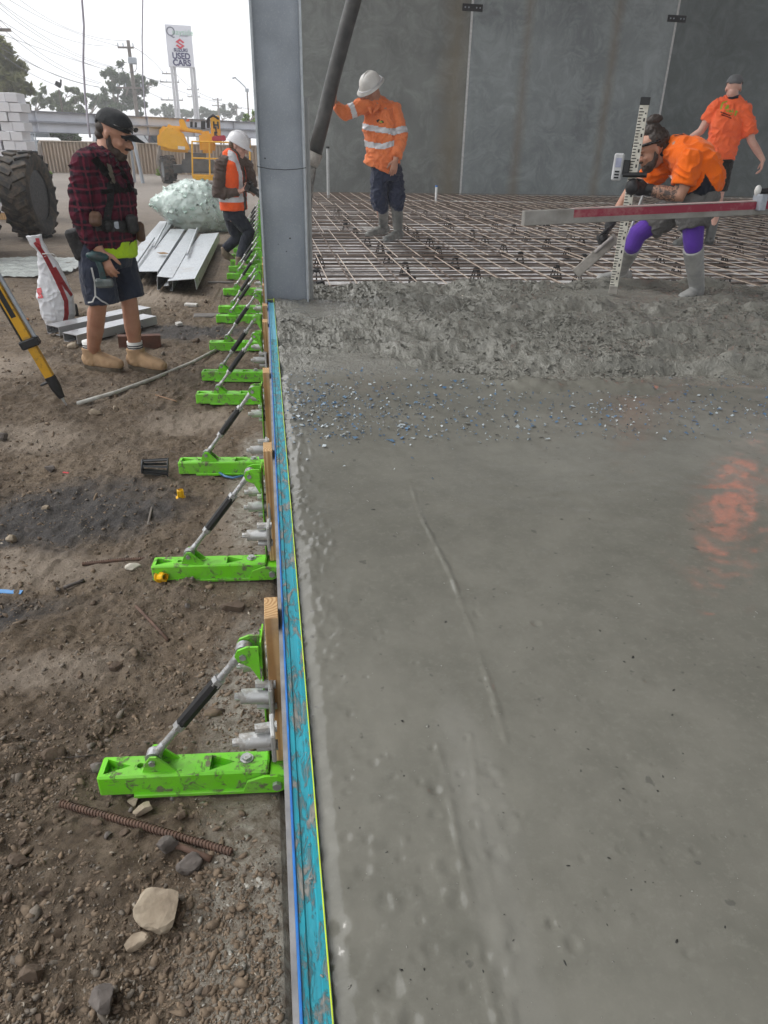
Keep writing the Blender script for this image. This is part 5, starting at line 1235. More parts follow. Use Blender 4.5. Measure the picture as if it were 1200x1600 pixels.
# screed straightedge held by somebody out of the picture
A, B = ony(817, 341, 4.55), ony(1330, 318, 4.72)
d = (B - A).normalized(); t = empty('screed_straightedge', A); tag(t, 'long aluminium screed board with a faded red face held above the pour', 'screed')
up = (Vector((0, 0, 1)) - d * d.z).normalized(); nv = d.cross(up).normalized(); rot = Matrix((d, nv, up)).transposed(); B2 = A + d * 4.2
bm = bmesh.new(); box(bm, A.lerp(B2, .5), (4.2, .05, .086), rot, .004); obj('board', bm, mat('cement_smeared_aluminium', (.22, .21, .19), (.36, .35, .33), .6, .2, scale=7, bump=.4, bscale=40), t)
sgn = -1 if nv.y > 0 else 1; a0 = .33
RED = Mat('faded_red_paint'); a = RED.mix(RED.ramp(RED.noise(7, 6, .7), [(.48, 0), (.62, 1)]), (.27, .018, .045), (.35, .12, .13)); RED.base(a); RED.rough(.6); RED = RED.m
bm = bmesh.new(); c = A + d * (a0 + (4.2 - a0) / 2) + nv * sgn * .0265 + up * .016; box(bm, c, (4.2 - a0, .003, .046), rot); obj('red_face', bm, RED, t)
bm = bmesh.new(); c = A + d * (a0 + (4.2 - a0) / 2) + up * .0445; box(bm, c, (4.2 - a0, .046, .003), rot); obj('top_edge', bm, mat('worn_pink_edge', (.50, .32, .30), (.55, .5, .48), .6), t)
cl = A + d * ((ony(1184, 318, 4.66) - A).dot(d)); 
bm = bmesh.new(); box(bm, cl + up * .035 + nv * sgn * .02, (.05, .09, .10), rot, .006); ck = obj('clamp', bm, steel_grey, t)
bm = bmesh.new(); cyl(bm, cl + up * .10, cl + up * .10 + d * .34, .018, seg=12); obj('clamp_handle', bm, plate, t, 'auto'); bm = bmesh.new(); sph(bm, cl + up * .105 - d * .015, (.022, .022, .034)); obj('clamp_knob', bm, mat('pale_knob', (.6, .6, .58), None, .4), t, True)
for q in (2.6, 3.7):
    c = A + d * q; bm = bmesh.new(); bar(bm, c, Vector((c.x + .1, c.y + .05, S + .0)), .04, .04); obj('prop_leg', bm, steel_grey, t)
# ------------------------------------------------------------------ galvanised sections
def bright_galv():
    M = Mat('spangled_galvanised'); v = M.n('TexVoronoi'); v.inputs['Scale'].default_value = 38; M.l(M.co, v.inputs['Vector'])
    a = M.mix(M.ramp(v.outputs['Distance'], [(.1, 0), (.6, 1)]), (.60, .63, .65), (.46, .49, .52)); a = M.mix(M.ramp(M.noise(3, 5, .6), [(.55, 0), (.75, .6)]), a, (.32, .28, .24))
    M.base(a); M.rough(M.ramp(M.noise(14, 4), [(.3, .25), (.7, .5)])); M.p.inputs['Metallic'].default_value = .55; return M.m
BG = bright_galv()
def section(name, near, far, w, h, lab, z=.03, mode='c', roll=0.0, grp='galvanised purlins stacked on the dirt'):
    a, b = gp(*near), gp(*far); a.z = gz(a.x, a.y) + z; b.z = gz(b.x, b.y) + z
    d = (b - a); L = d.length; d.normalize(); sd = d.cross(Vector((0, 0, 1))).normalized(); up = sd.cross(d)
    m = Matrix((sd, d, up)).transposed() @ Matrix.Rotation(roll, 3, 'Y'); th = .006
    if mode == 'c': prof = [(-w / 2, 0), (-w / 2, h), (w / 2, h), (w / 2, 0), (w / 2 - .03, 0), (w / 2 - .03, th), (w / 2 - th, th), (w / 2 - th, h - th), (-w / 2 + th, h - th), (-w / 2 + th, th), (-w / 2 + .03, th), (-w / 2 + .03, 0)]
    elif mode == 'z': prof = [(-w / 2, h), (w / 2, h), (w / 2, 0), (w / 2 - th, 0), (w / 2 - th, h - th), (-w / 2 + th, h - th), (-w / 2 + th, h * .55), (-w / 2 - .05, h * .55), (-w / 2 - .05, h * .55 + th), (-w / 2, h * .55 + th)]
    elif mode == 'flat': prof = [(-w / 2, 0), (-w / 2, h), (w / 2, h), (w / 2, 0)]
    bm = bmesh.new(); prism(bm, prof, 0, L, 'y')
    if mode == 'box': pass
    bmesh.ops.transform(bm, matrix=Matrix.Translation(a) @ m.to_4x4(), verts=bm.verts)
    return tag(obj(name, bm, BG), lab, 'steel section', grp)
section('steel_purlin', (205, 436), (262, 357), .26, .10, 'leftmost galvanised purlin, half hidden behind the plaid man')
section('steel_purlin', (233, 447), (279, 371), .24, .11, 'second galvanised purlin from the left with a brown leaf on it', .05)
section('steel_purlin', (258, 457), (303, 375), .17, .15, 'galvanised box purlin showing its open dark end', .03, 'c', .10)
section('steel_purlin', (287, 461), (330, 380), .30, .12, 'rightmost wide galvanised purlin with a notched end', .04, 'z', -.08)
for i, (n_, f_) in enumerate((((216, 437), (243, 392)), ((295, 421), (310, 375)), ((243, 407), (262, 366)))):
    a, b = gp(*n_), gp(*f_); bm = bmesh.new(); cyl(bm, a + Vector((0, 0, .19)), b + Vector((0, 0, .19)), .016, seg=10); tag(obj('steel_rod', bm, BG, None, 'auto'), ('thin bright rod lying on the leftmost purlin', 'thin bright rod lying on the rightmost purlin', 'thin bright rod lying between the first two purlins')[i], 'rod', 'rods on the purlins')
p0 = gp(257, 418); bm = bmesh.new(); box(bm, p0 + Vector((0, 0, .185)), (.10, .16, .004), Matrix.Rotation(.5, 3, 'Z')); tag(obj('dead_leaf', bm, mat('brown_leaf', (.30, .18, .08), None, .8)), 'flat brown leaf lying on a purlin', 'leaf')
# the pair of grey channels by the plaid man's feet
ALU = mat('mill_aluminium', (.50, .51, .53), (.42, .43, .45), .35, .6, scale=5)
for (n_, f_, lab) in (((85, 528), (228, 493), 'grey aluminium channel lying behind the plaid man, rear one of two'), ((112, 541), (236, 507), 'grey aluminium channel lying behind the plaid man, front one of two')):
    a, b = gp(*n_), gp(*f_); d = (b - a); d.z = 0; L = d.length; d.normalize(); sd = Vector((d.y, -d.x, 0)); w_, h = .17, .075
    m = Matrix((sd, d, Vector((0, 0, 1)))).transposed(); bm = bmesh.new(); th = .006
    prism(bm, [(-w_ / 2, 0), (-w_ / 2, h), (w_ / 2, h), (w_ / 2, 0), (w_ / 2 - .05, 0), (w_ / 2 - .05, th), (w_ / 2 - th, th), (w_ / 2 - th, h - th), (-w_ / 2 + th, h - th), (-w_ / 2 + th, th), (-w_ / 2 + .05, th), (-w_ / 2 + .05, 0)], 0, L, 'y')
    bmesh.ops.transform(bm, matrix=Matrix.Translation((a.x, a.y, .02)) @ m.to_4x4(), verts=bm.verts); tag(obj('aluminium_channel', bm, ALU), lab, 'channel', 'grey channels on the dirt')
a, b = gp(186, 543), gp(252, 541); bm = bmesh.new(); bar(bm, a + Vector((0, 0, .04)), b + Vector((0, 0, .04)), .07, .12); tag(obj('rusty_offcut', bm, mat('red_rust', (.14, .06, .04), (.09, .045, .032), .8, scale=15, bump=.4)), 'reddish brown steel offcut lying behind the tan boots', 'steel offcut')
# ------------------------------------------------------------------ bag of mint foam offcuts
BB = gp(305, 360); 
def bp(u, v, off=0.0): return onplane(u, v, BB, off)
t = empty('offcut_bag', BB); tag(t, 'bulging clear bag stuffed with pale mint foam strips', 'bag')
bm = bmesh.new(); chain(bm, [(bp(247, 318), .15, .25), (bp(264, 320), .34, .42), (bp(290, 324), .50, .55), (bp(316, 328), .52, .55), (bp(342, 338), .40, .45), (bp(362, 352), .20, .3)], side=Vector((0, 0, 1)), seg=20)
MINT = mat('mint_plastic', (.62, .75, .69), (.74, .83, .79), .3, scale=7, bump=.6, bscale=9)
FILM = Mat('clear_bag_film'); FILM.base((.80, .88, .85)); FILM.rough(.18); FILM.p.inputs['Alpha'].default_value = .38; FILM.bump(FILM.noise(3, 4, .6, 1.5), .4, .05)
bag = fused('bag_skin', bm, FILM.m, t, .03, 4, .018, 14)
core = bag.copy(); core.data = bag.data.copy(); core.name = 'foam_core'; COL.objects.link(core); core.data.materials[0] = MINT
for v in core.data.vertices: v.co -= v.normal * .05
tr = bvh(bag); rs = np.random.RandomState(8); MINTS = [mat('mint_strip_a', (.60, .75, .68), None, .4), mat('mint_strip_b', (.50, .66, .59), None, .4), mat('mint_strip_c', (.72, .82, .77), None, .4)]
for i in range(330):
    h = hitpix(tr, rs.uniform(240, 362), rs.uniform(286, 368))
    if not h: continue
    n_ = h[1]; tx = n_.orthogonal().normalized(); tx = (Matrix.Rotation(rs.choice([rs.normal(0.3, .35), rs.uniform(0, PI)]), 3, n_) @ tx); ty = n_.cross(tx)
    bm = bmesh.new(); box(bm, h[0] + n_ * rs.uniform(-.068, -.056), (rs.uniform(.12, .24), rs.uniform(.045, .075), .03), Matrix((tx, ty, n_)).transposed()); obj('foam_strip', bm, MINTS[rs.randint(3)], t)
# crumpled plastic sheet
c0 = gp(60, 420)
def sheet_z(x, y): return .012 + .03 * np.abs(fbm2(x * 4, y * 4, 3)) + ground_z(x, y) * .5
sx0, sx1 = gp(-60, 420).x, gp(134, 420).x; sy0, sy1 = gp(60, 437).y, gp(60, 404).y
M = Mat('clear_plastic_sheet'); M.base(M.mix(M.noise(6, 4), (.66, .70, .68), (.45, .50, .47))); M.rough(.2); M.p.inputs['Alpha'].default_value = .88; M.bump(M.noise(9, 5, .6, 1.5), .8, .04)
sh = grid_mesh('plastic_sheet', np.linspace(sx0, sx1, 60), np.linspace(sy0, sy1, 50), sheet_z, M.m)
bm = bmesh.new(); bm.from_mesh(sh.data); rs = np.random.RandomState(3)
cxs, cys = (sx0 + sx1) / 2, (sy0 + sy1) / 2
bmesh.ops.delete(bm, geom=[f for f in bm.faces if (abs((f.calc_center_median().x - cxs) / ((sx1 - sx0) / 2)) ** 3 + abs((f.calc_center_median().y - cys) / ((sy1 - sy0) / 2)) ** 3) > .8 + .3 * noise2(np.array([f.calc_center_median().x * 2.2]), np.array([f.calc_center_median().y * 2.2]))[0]], context='FACES'); bm.to_mesh(sh.data); bm.free()
tag(sh, 'crumpled translucent plastic sheet lying on the dirt behind the striped sack', 'plastic sheet')
# ------------------------------------------------------------------ white sack with red stripes
SB = gp(88, 511)
def sp_(u, v, off=0.0): return onplane(u, v, SB, off)
t = empty('striped_sack', SB); tag(t, 'white woven sack with red stripes and a twisted open neck', 'sack')
bm = bmesh.new(); chain(bm, [(sp_(93, 508), .105, .09), (sp_(92, 498), .135, .115), (sp_(90, 480), .148, .12), (sp_(86, 462), .155, .11), (sp_(82, 440), .125, .08), (sp_(77, 420), .095, .055), (sp_(70, 402), .062, .036), (sp_(65, 390), .046, .03), (sp_(57, 378), .060, .03), (sp_(53, 367), .070, .03)], side=p.r if False else Vector((1, 0, 0)), seg=22, cap=('round', 'flat'), power=2.5)
WOV = Mat('woven_white'); WOV.base(WOV.mix(WOV.noise(9, 4), (.66, .67, .70), (.54, .55, .58))); WOV.rough(.55); b_ = WOV.bump(WOV.noise(1, 4, .6, 1.4, WOV.scaled((10, 10, 4))), .45, .03); WOV.bump(WOV.noise(260, 2), .2, .001, b_)
sack = fused('sack_body', bm, WOV.m, t, .009, 4, .006, 7)
tr = bvh(sack); REDS = mat('red_sack_stripe', (.78, .115, .13), (.66, .085, .10), .6, scale=12)
for pts in ([(101, 507), (104, 490), (103, 470), (97, 455), (88, 435), (78, 415), (69, 398), (62, 388), (55, 378)], [(112, 462), (102, 448), (92, 432), (84, 418)]): strap(tr, pts, .038, 'red_stripe', REDS, t, .003)
strap(tr, [(61, 450), (62, 458), (64, 466)], .05, 'red_stripe', REDS, t, .003, 5); strap(tr, [(58, 372), (60, 380), (62, 386)], .03, 'red_stripe', REDS, t, .003, 5)
bm = bmesh.new(); tube(bm, [sp_(66, 397, .05), sp_(76, 396, .06), sp_(83, 397, .06), sp_(88, 401, .06)], .005, 6); obj('tie_string', bm, WHITE_COT, t, True)
bm = bmesh.new(); q = gp(118, 492); box(bm, q + Vector((0, 0, .05)), (.06, .06, .11), Matrix.Rotation(.3, 3, 'Z'), .01); tag(obj('plastic_block', bm, WEB), 'small black block standing behind the striped sack', 'block')
# ------------------------------------------------------------------ surveying tripod, one leg in view
F_ = gp(103, 632); AP = ony(-84, 311, F_.y + .02)
t = empty('survey_tripod', F_); tag(t, 'yellow and silver surveying tripod leg planted in the dirt', 'tripod')
YEL = muddy('tripod_yellow', (.62, .33, .012), (.12, .09, .05), (.55, .7), .45, 0, 16)
def tleg(f, ap, full=True):
    d = (ap - f); L = d.length; d = d.normalized(); s = d.cross(Vector((0, 1, 0))).normalized(); yv_ = s.cross(d)
    lg_bm = bmesh.new(); bar(lg_bm, f + d * .15, ap, .052, .04, up=Vector((0, 1, 0))); lg = obj('leg', lg_bm, YEL, t)
    for q in (-1,):
        b = bmesh.new(); cyl(b, f + d * .42 + s * .045 * q, ap + s * .045 * q, .013, seg=10); obj('rail', b, steel_grey, lg, 'auto')
        b = bmesh.new(); bar(b, f + d * .42 - s * .033 * q, ap - s * .033 * q, .010, .045, up=Vector((0, 1, 0))); obj('edge_rail', b, plate, lg)
    b = bmesh.new(); box(b, f + d * .43, (.115, .07, .055), Matrix((s, yv_, d)).transposed(), .008); obj('clamp', b, plate, lg)
    b = bmesh.new(); bar(b, f + d * .60 - yv_ * .022, f + d * .95 - yv_ * .022, .030, .002, up=Vector((0, 1, 0))); obj('maker_plate', b, plate, lg)
    b = bmesh.new(); chain(b, [(f + d * .20, .036), (f + d * .12, .034), (f + d * .05, .020)], seg=10, cap='flat'); obj('foot', b, BLACK, lg, 'auto')
    b = bmesh.new(); chain(b, [(f + d * .06, .012), (f - d * .03, .003)], seg=8); obj('spike', b, GALV, lg, True)
    b = bmesh.new(); box(b, f + d * .17 + s * .045, (.06, .05, .012), Matrix((s, yv_, d)).transposed(), .003); obj('foot_step', b, plate, lg)
tleg(F_, AP)
for ang in (2.2, 4.2):
    q = AP + Matrix.Rotation(ang, 3, 'Z') @ (F_ - AP); tleg(Vector((q.x, q.y, gz(q.x, q.y))), AP)
bm = bmesh.new(); lathe(bm, [(.03, -.05), (.09, -.04), (.09, .02), (.04, .03)], AP, 18); obj('tripod_head', bm, plate, t, 'auto')
# ------------------------------------------------------------------ conduit length on the ground
pts = [gp(122, 634), gp(180, 617), gp(240, 595), gp(300, 570), gp(340, 549)]
bm = bmesh.new(); tube(bm, [q + Vector((0, 0, .016)) for q in pts], .0135, 12); tag(obj('conduit_length', bm, mat('pale_conduit', (.50, .50, .46), (.36, .34, .30), .5, scale=20), None, True), 'long pale grey conduit lying on the dirt in front of the tan boots', 'conduit')
# ------------------------------------------------------------------ rods, offcuts and litter on the dirt
RB = mat('brown_rust', (.145, .085, .06), (.085, .052, .04), .85, scale=30, bump=.4, bscale=120)
def rod(a, b, r, lab, rib=False, m=RB, name='rebar_offcut', sag=0.0):
    A, B = gp(*a), gp(*b); A.z += r * .7; B.z += r * .7; mid = A.lerp(B, .5); mid.z = max(mid.z, gz(mid.x, mid.y) + r * .7)
    pts = [A, A.lerp(mid, .5), mid, mid.lerp(B, .5), B]; bm = bmesh.new(); n = int((B - A).length / .009) if rib else 0
    tube(bm, pts, r, 10)
    d = (B - A).normalized()
    for i in range(n):
        q = A.lerp(B, (i + .5) / n) if True else A; k = (i + .5) / n; q = (A.lerp(mid, k * 2) if k < .5 else mid.lerp(B, k * 2 - 1)); cyl(bm, q - d * .0014, q + d * .0014 + Vector((0, 0, .001)), r * 1.22, seg=10)
    tag(obj(name, bm, m, None, True if not rib else 'auto'), lab, 'rod', None)
rod((96, 1258), (362, 1334), .0088, 'long ribbed rusty rebar lying in the dirt below the nearest bracket', True)
rod((129, 883), (240, 874), .007, 'ribbed rusty rebar lying left of the second green bracket', True); rod((100, 920), (132, 908), .007, 'short dark rod half buried near the pale sandy patch', False, DARKBAR)
rod((213, 949), (263, 1002), .006, 'thin brown stick lying above the nearest turnbuckle', False); rod((228, 836), (238, 793), .006, 'bent grey twig lying on the black spill', False, mat('grey_twig', (.16, .14, .12), None, .9), 'twig')
rod((243, 618), (276, 628), .005, 'thin orange brown stick near the white conduit', False, mat('tan_stick', (.28, .17, .10), None, .8), 'stick'); rod((40, 1196), (150, 1180), .0016, 'fine tie wire curling on the dirt left of the nearest bracket', False, DARKBAR, 'tie_wire')
rod((275, 1322), (330, 1345), .008, 'stub of rusty rebar beside the two grey stones', False)
YC = mat('yellow_cap_plastic', (.78, .46, .01), (.62, .34, .01), .4, scale=15)
for (u, v, rx_, lab) in ((283, 779, 0.0, 'yellow plastic rebar cap standing upright by the third bracket'), (250, 908, 1.15, 'yellow plastic rebar cap lying at the foot of the second bracket')):
    q = gp(u, v); t = empty('safety_mushroom', (q.x, q.y, q.z + .004), False); tag(t, lab, 'cap', 'yellow rebar caps')
    bm = bmesh.new(); lathe(bm, [(.024, 0), (.024, .005), (.016, .007), (.0155, .042), (.012, .044), (.011, .012)], seg=18); obj('cap_body', bm, YC, t, 'auto')
    for k_ in range(4):
        a = k_ * PI / 2 + .4; bm = bmesh.new(); box(bm, (.0175 * math.cos(a), .0175 * math.sin(a), .024), (.005, .003, .034), Matrix.Rotation(a, 3, 'Z')); obj('cap_rib', bm, YC, t)
    t.rotation_euler = (rx_, .35 if rx_ else 0, .6); t.location.z += .016 if rx_ else 0
# black plastic cage lying on its side
q = gp(248, 742); t = empty('plastic_cage', (q.x, q.y, q.z + .045), False); tag(t, 'black plastic bar chair cage lying on its side by the third bracket', 'bar chair')
BP = mat('dark_cage_plastic', (.022, .024, .026), (.05, .052, .055), .5, scale=20)
for (r_, x_, w_) in ((.047, .05, .008), (.033, -.075, .012)):
    bm = bmesh.new(); L_ = [Vector((x_, r_ * math.cos(a), r_ * math.sin(a))) for a in np.linspace(0, 2 * PI, 21)]; tube(bm, L_, w_ * .5, 6); obj('hoop', bm, BP, t, True)
for k_ in range(7):
    a = k_ * 2 * PI / 7; bm = bmesh.new(); bar(bm, (.05, .047 * math.cos(a), .047 * math.sin(a)), (-.078, .033 * math.cos(a), .033 * math.sin(a)), .012, .006, up=(0, math.cos(a), math.sin(a))); obj('cage_rib', bm, BP, t)
bm = bmesh.new(); cyl(bm, (-.078, 0, 0), (-.072, 0, 0), .034, seg=16); obj('end_plate', bm, BP, t)
t.rotation_euler = (0, .12, .08)
def chip(u, v, sx, sy, sz, lab, m, name='offcut', rz=0.0, cat='offcut', bev=.006):
    q = gp(u, v); bm = bmesh.new(); box(bm, q + Vector((0, 0, sz * .4)), (sx, sy, sz), Matrix.Rotation(rz, 3, 'Z') @ Matrix.Rotation(.12, 3, 'X'), bev); return tag(obj(name, bm, m), lab, cat)
WHT = mat('white_offcut', (.62, .61, .58), (.48, .46, .43), .7, scale=25, bump=.3); GRYB = mat('grey_board', (.20, .185, .175), (.13, .12, .112), .8, scale=14, bump=.4)
chip(299, 478, .14, .05, .03, 'small white offcut lying below the purlins', WHT, rz=-.3); chip(324, 495, .26, .10, .025, 'flat grey board offcut lying beside the sixth bracket', GRYB, rz=.05); chip(280, 508, .06, .05, .03, 'little white chip on the dirt right of the plaid man', WHT, rz=.6)
chip(345, 442, .32, .03, .02, 'thin dark batten lying near the purlin ends', GRYB, rz=-.1); chip(13, 925, .11, .022, .004, 'bright blue plastic strap lying at the left edge', mat('blue_strap', (.10, .30, .62), None, .4), 'plastic_strap', -.2, 'strap', .001)
chip(38, 500, .09, .03, .02, 'orange wood chip lying left of the striped sack', mat('orange_wood', (.45, .20, .08), None, .8), 'wood_chip', -.3, 'chip'); chip(103, 739, .035, .008, .005, 'tiny red plastic piece on the black spill', mat('red_bit', (.6, .04, .05), None, .5), 'plastic_piece', -.4, 'plastic', .001); chip(378, 395, .09, .05, .04, 'small yellow cap on the dirt behind the cameraman', YC, 'plastic_bottle_top', .3, 'cap')
bm = bmesh.new(); tube(bm, [gp(342, 743) + Vector((0, 0, .02)), gp(352, 748) + Vector((0, 0, .014)), gp(364, 750) + Vector((0, 0, .012)), gp(380, 746) + Vector((0, 0, .01))], .006, 6); tag(obj('blue_tape', bm, mat('blue_tape', (.10, .24, .45), None, .4), None, True), 'curl of blue tape under the third bracket', 'tape')
# ------------------------------------------------------------------ stones
STONE = [mat('pale_stone', (.36, .30, .225), (.20, .155, .11), .9, scale=18, bump=.6, bscale=70), mat('grey_stone', (.15, .13, .118), (.10, .087, .078), .9, scale=18, bump=.6, bscale=70), mat('brown_stone', (.135, .098, .07), (.085, .062, .046), .95, scale=18, bump=.6, bscale=70), mat('white_stone', (.58, .54, .47), (.42, .38, .32), .9, scale=18, bump=.5, bscale=70)]
def stone(u, v, w_, h, mi, lab, seed, el=.8, grp=None, rz=0.0):
    q = gp(u, v); bm = bmesh.new(); bmesh.ops.create_icosphere(bm, subdivisions=3, radius=1); rs_ = np.random.RandomState(seed)
    pl = [Vector(rs_.normal(0, 1, 3)).normalized() for _ in range(8)]; dd = rs_.uniform(.38, .75, 8)
    for vv in bm.verts:
        for n_, k_ in zip(pl, dd):
            e = vv.co.dot(n_) - k_
            if e > 0: vv.co -= n_ * e * .92
    P3 = np.array([vv.co[:] for vv in bm.verts]); k3 = 1 + .10 * noise3(P3 * 2.7 + seed) + .05 * noise3(P3 * 7 + seed)
    for vv, q_ in zip(bm.verts, k3): vv.co *= q_
    m = Matrix.Translation(q + Vector((0, 0, h * .18))) @ Matrix.Rotation(rz, 4, 'Z') @ Matrix.Diagonal((w_ / 2, w_ / 2 * el, h / 2, 1)); bmesh.ops.transform(bm, matrix=m, verts=bm.verts)
    o = obj('stone', bm, STONE[mi], None, False); return tag(o, lab, 'stone', grp)
stone(255, 1425, .125, .10, 0, 'largest pale angular stone in the foreground dirt', 1, .85, None, .5); stone(217, 1478, .058, .05, 0, 'small pale wedge stone below the largest pale stone', 2); stone(262, 1325, .065, .05, 1, 'dark grey stone resting on the long rusty rebar', 3, .7, None, .6); stone(296, 1353, .066, .05, 1, 'dark grey stone just below the end of the rusty rebar', 4)
stone(363, 952, .095, .07, 2, 'brown block stone between the two nearest brackets', 5, .75); stone(209, 887, .068, .03, 3, 'flat whitish stone left of the second bracket', 6, .55); stone(72, 796, .042, .035, 0, 'round tan stone on the black spill', 7); stone(200, 1232, .085, .05, 2, 'brown clod against the nearest green foot', 8); stone(152, 1204, .05, .05, 1, 'grey stone at the left end of the nearest green foot', 9)
stone(225, 1268, .055, .04, 0, 'tan stone under the nearest green foot', 10); stone(208, 1255, .035, .03, 0, 'small tan pebble pile stone left of the nearest foot middle', 11); stone(85, 1180, .07, .05, 2, 'brown clod in the dirt left of the nearest bracket', 12); stone(30, 1345, .05, .04, 2, 'brown stone at the left edge of the foreground', 13); stone(55, 1525, .06, .05, 2, 'brown stone near the bottom left corner', 14)
stone(160, 1565, .07, .05, 1, 'grey stone at the bottom of the picture', 15); stone(78, 735, .06, .05, 1, 'dark stone on the far side of the black spill', 16); stone(45, 830, .05, .04, 1, 'dark flat stone left of the sandy patch', 17, .6); stone(20, 845, .055, .05, 0, 'sandy clod at the left edge by the pale patch', 18); stone(150, 647, .10, .05, 0, 'clod beside the end of the white conduit', 19); stone(180, 640, .06, .05, 0, 'tan clod right of the conduit end', 20)
stone(306, 535, .08, .07, 2, 'brown stone in front of the tan boots toe', 21); stone(287, 530, .06, .04, 1, 'dark stone between the boots and the green brackets', 22); stone(322, 473, .07, .06, 2, 'brown stone near the white offcut', 23); stone(5, 685, .07, .07, 1, 'dark stone cut by the left edge', 24); stone(182, 1045, .05, .04, 2, 'brown clod beside the nearest turnbuckle', 25); stone(115, 543, .10, .07, 0, 'tan stone against the end of the aluminium channel', 26); stone(210, 505, .05, .05, 0, 'tan stone between the plaid man\'s legs', 27)
rs = np.random.RandomState(31)
grp = 'small brown clods scattered over the dirt'
for i in range(70):
    u, v = rs.uniform(0, 330), rs.choice([rs.uniform(1000, 1600), rs.uniform(620, 1000), rs.uniform(1250, 1600)])
    s_ = rs.uniform(.014, .032); stone(u, v, s_, s_ * .8, rs.choice([1, 2, 2, 2, 2]), 'small clod of dirt among many on the bare ground', 100 + i, rs.uniform(.6, 1), grp, rs.uniform(0, 3))
# gravel and crumbs: too many to count
def crumbs(name, n, box_px, smin, sk, m, lab, seed, flat=(.5, .9), sink=.55):
    rs_ = np.random.RandomState(seed); k = n * 6
    u, v = rs_.uniform(box_px[0], box_px[2], k), rs_.uniform(box_px[1], box_px[3], k)
    D = np.array(CF)[None] * FPX + np.array(CR)[None] * (u - 600)[:, None] - np.array(CU)[None] * (v - 800)[:, None]; t_ = -CAM_H / D[:, 2]; x, y = D[:, 0] * t_, D[:, 1] * t_
    ok = (x < -.05) & (fbm2(x * 2.3, y * 2.3, 3) > rs_.uniform(-1.1, .7, k)); x, y = x[ok][:n], y[ok][:n]
    sz = np.clip(rs_.gamma(1.6, sk, len(x)), smin, sk * 9) * (1 + np.maximum(0, y - 2.5) * .16)
    return tag(scatter(name, np.stack([x, y, ground_z(x, y)], 1), sz, rock_protos(14, seed, flat, 1, 3), m, seed, sink), lab, 'gravel', kind='stuff')
CR1 = mat('crumb_brown', (.215, .160, .110), (.090, .065, .045), .95, scale=32, bump=.4, bscale=160); CR2 = mat('crumb_grey', (.22, .19, .155), (.10, .083, .067), .95, scale=32, bump=.4, bscale=160)
crumbs('dirt_crumbs', 20000, (-20, 430, 440, 1620), .0012, .0025, CR1, 'loose brown crumbs over the bare dirt', 41)
crumbs('pale_clods', 380, (-20, 430, 440, 1620), .002, .0034, mat('clod_tan', (.25, .18, .12), (.14, .10, .066), .95, scale=32, bump=.5, bscale=160), 'tan clods over the bare dirt', 46, (.45, .85), .45)
crumbs('dirt_clods', 800, (-20, 430, 440, 1620), .002, .0046, CR1, 'knobbly brown clods over the bare dirt', 45, (.45, .85), .45)
crumbs('grey_gravel', 4500, (-20, 430, 440, 1620), .0012, .0027, CR2, 'loose grey gravel over the bare dirt', 42)
crumbs('pale_grit', 1300, (-20, 430, 440, 1620), .0009, .0014, mat('crumb_pale', (.44, .39, .32), (.28, .24, .19), .9, scale=30), 'pale grit sprinkled on the bare dirt', 43)
crumbs('cement_splash', 420, (290, 1200, 470, 1620), .001, .0024, mat('splash_grey', (.40, .385, .34), (.26, .245, .215), .25, scale=20), 'grey cement splashes on the damp dirt beside the form', 44, (.15, .4), .55)
# ------------------------------------------------------------------ unseen orange lamp added under the roof to make the wet slab's warm streak
d = ray(1142, 806); hit = onz(1142, 806, S); rd = Vector((d.x, d.y, -d.z)); lc = hit + rd * 13.5
t = empty('added_streak_lamp', lc); tag(t, 'unseen orange lamp added high under the roof for the warm streak on the slab', 'lamp')
EM = Mat('lamp_glow'); EM.nt.nodes.remove(EM.p); e_ = EM.n('Emission'); e_.inputs[0].default_value = (1.0, .17, .075, 1); e_.inputs[1].default_value = 8.0; EM.l(e_.outputs[0], EM.nt.nodes['Material Output'].inputs['Surface'])
bm = bmesh.new(); sph(bm, lc, (.15, .15, .42), 16, 12); obj('lamp_globe', bm, EM.m, t, True)
bm = bmesh.new(); lathe(bm, [(.05, .28), (.2, .30), (.2, .36), (.05, .40)], lc, 18); obj('lamp_cap', bm, plate, t, 'auto'); bm = bmesh.new(); cyl(bm, lc + Vector((0, 0, .38)), Vector((lc.x, lc.y, 9.02)), .02, seg=8); obj('lamp_rod', bm, plate, t)
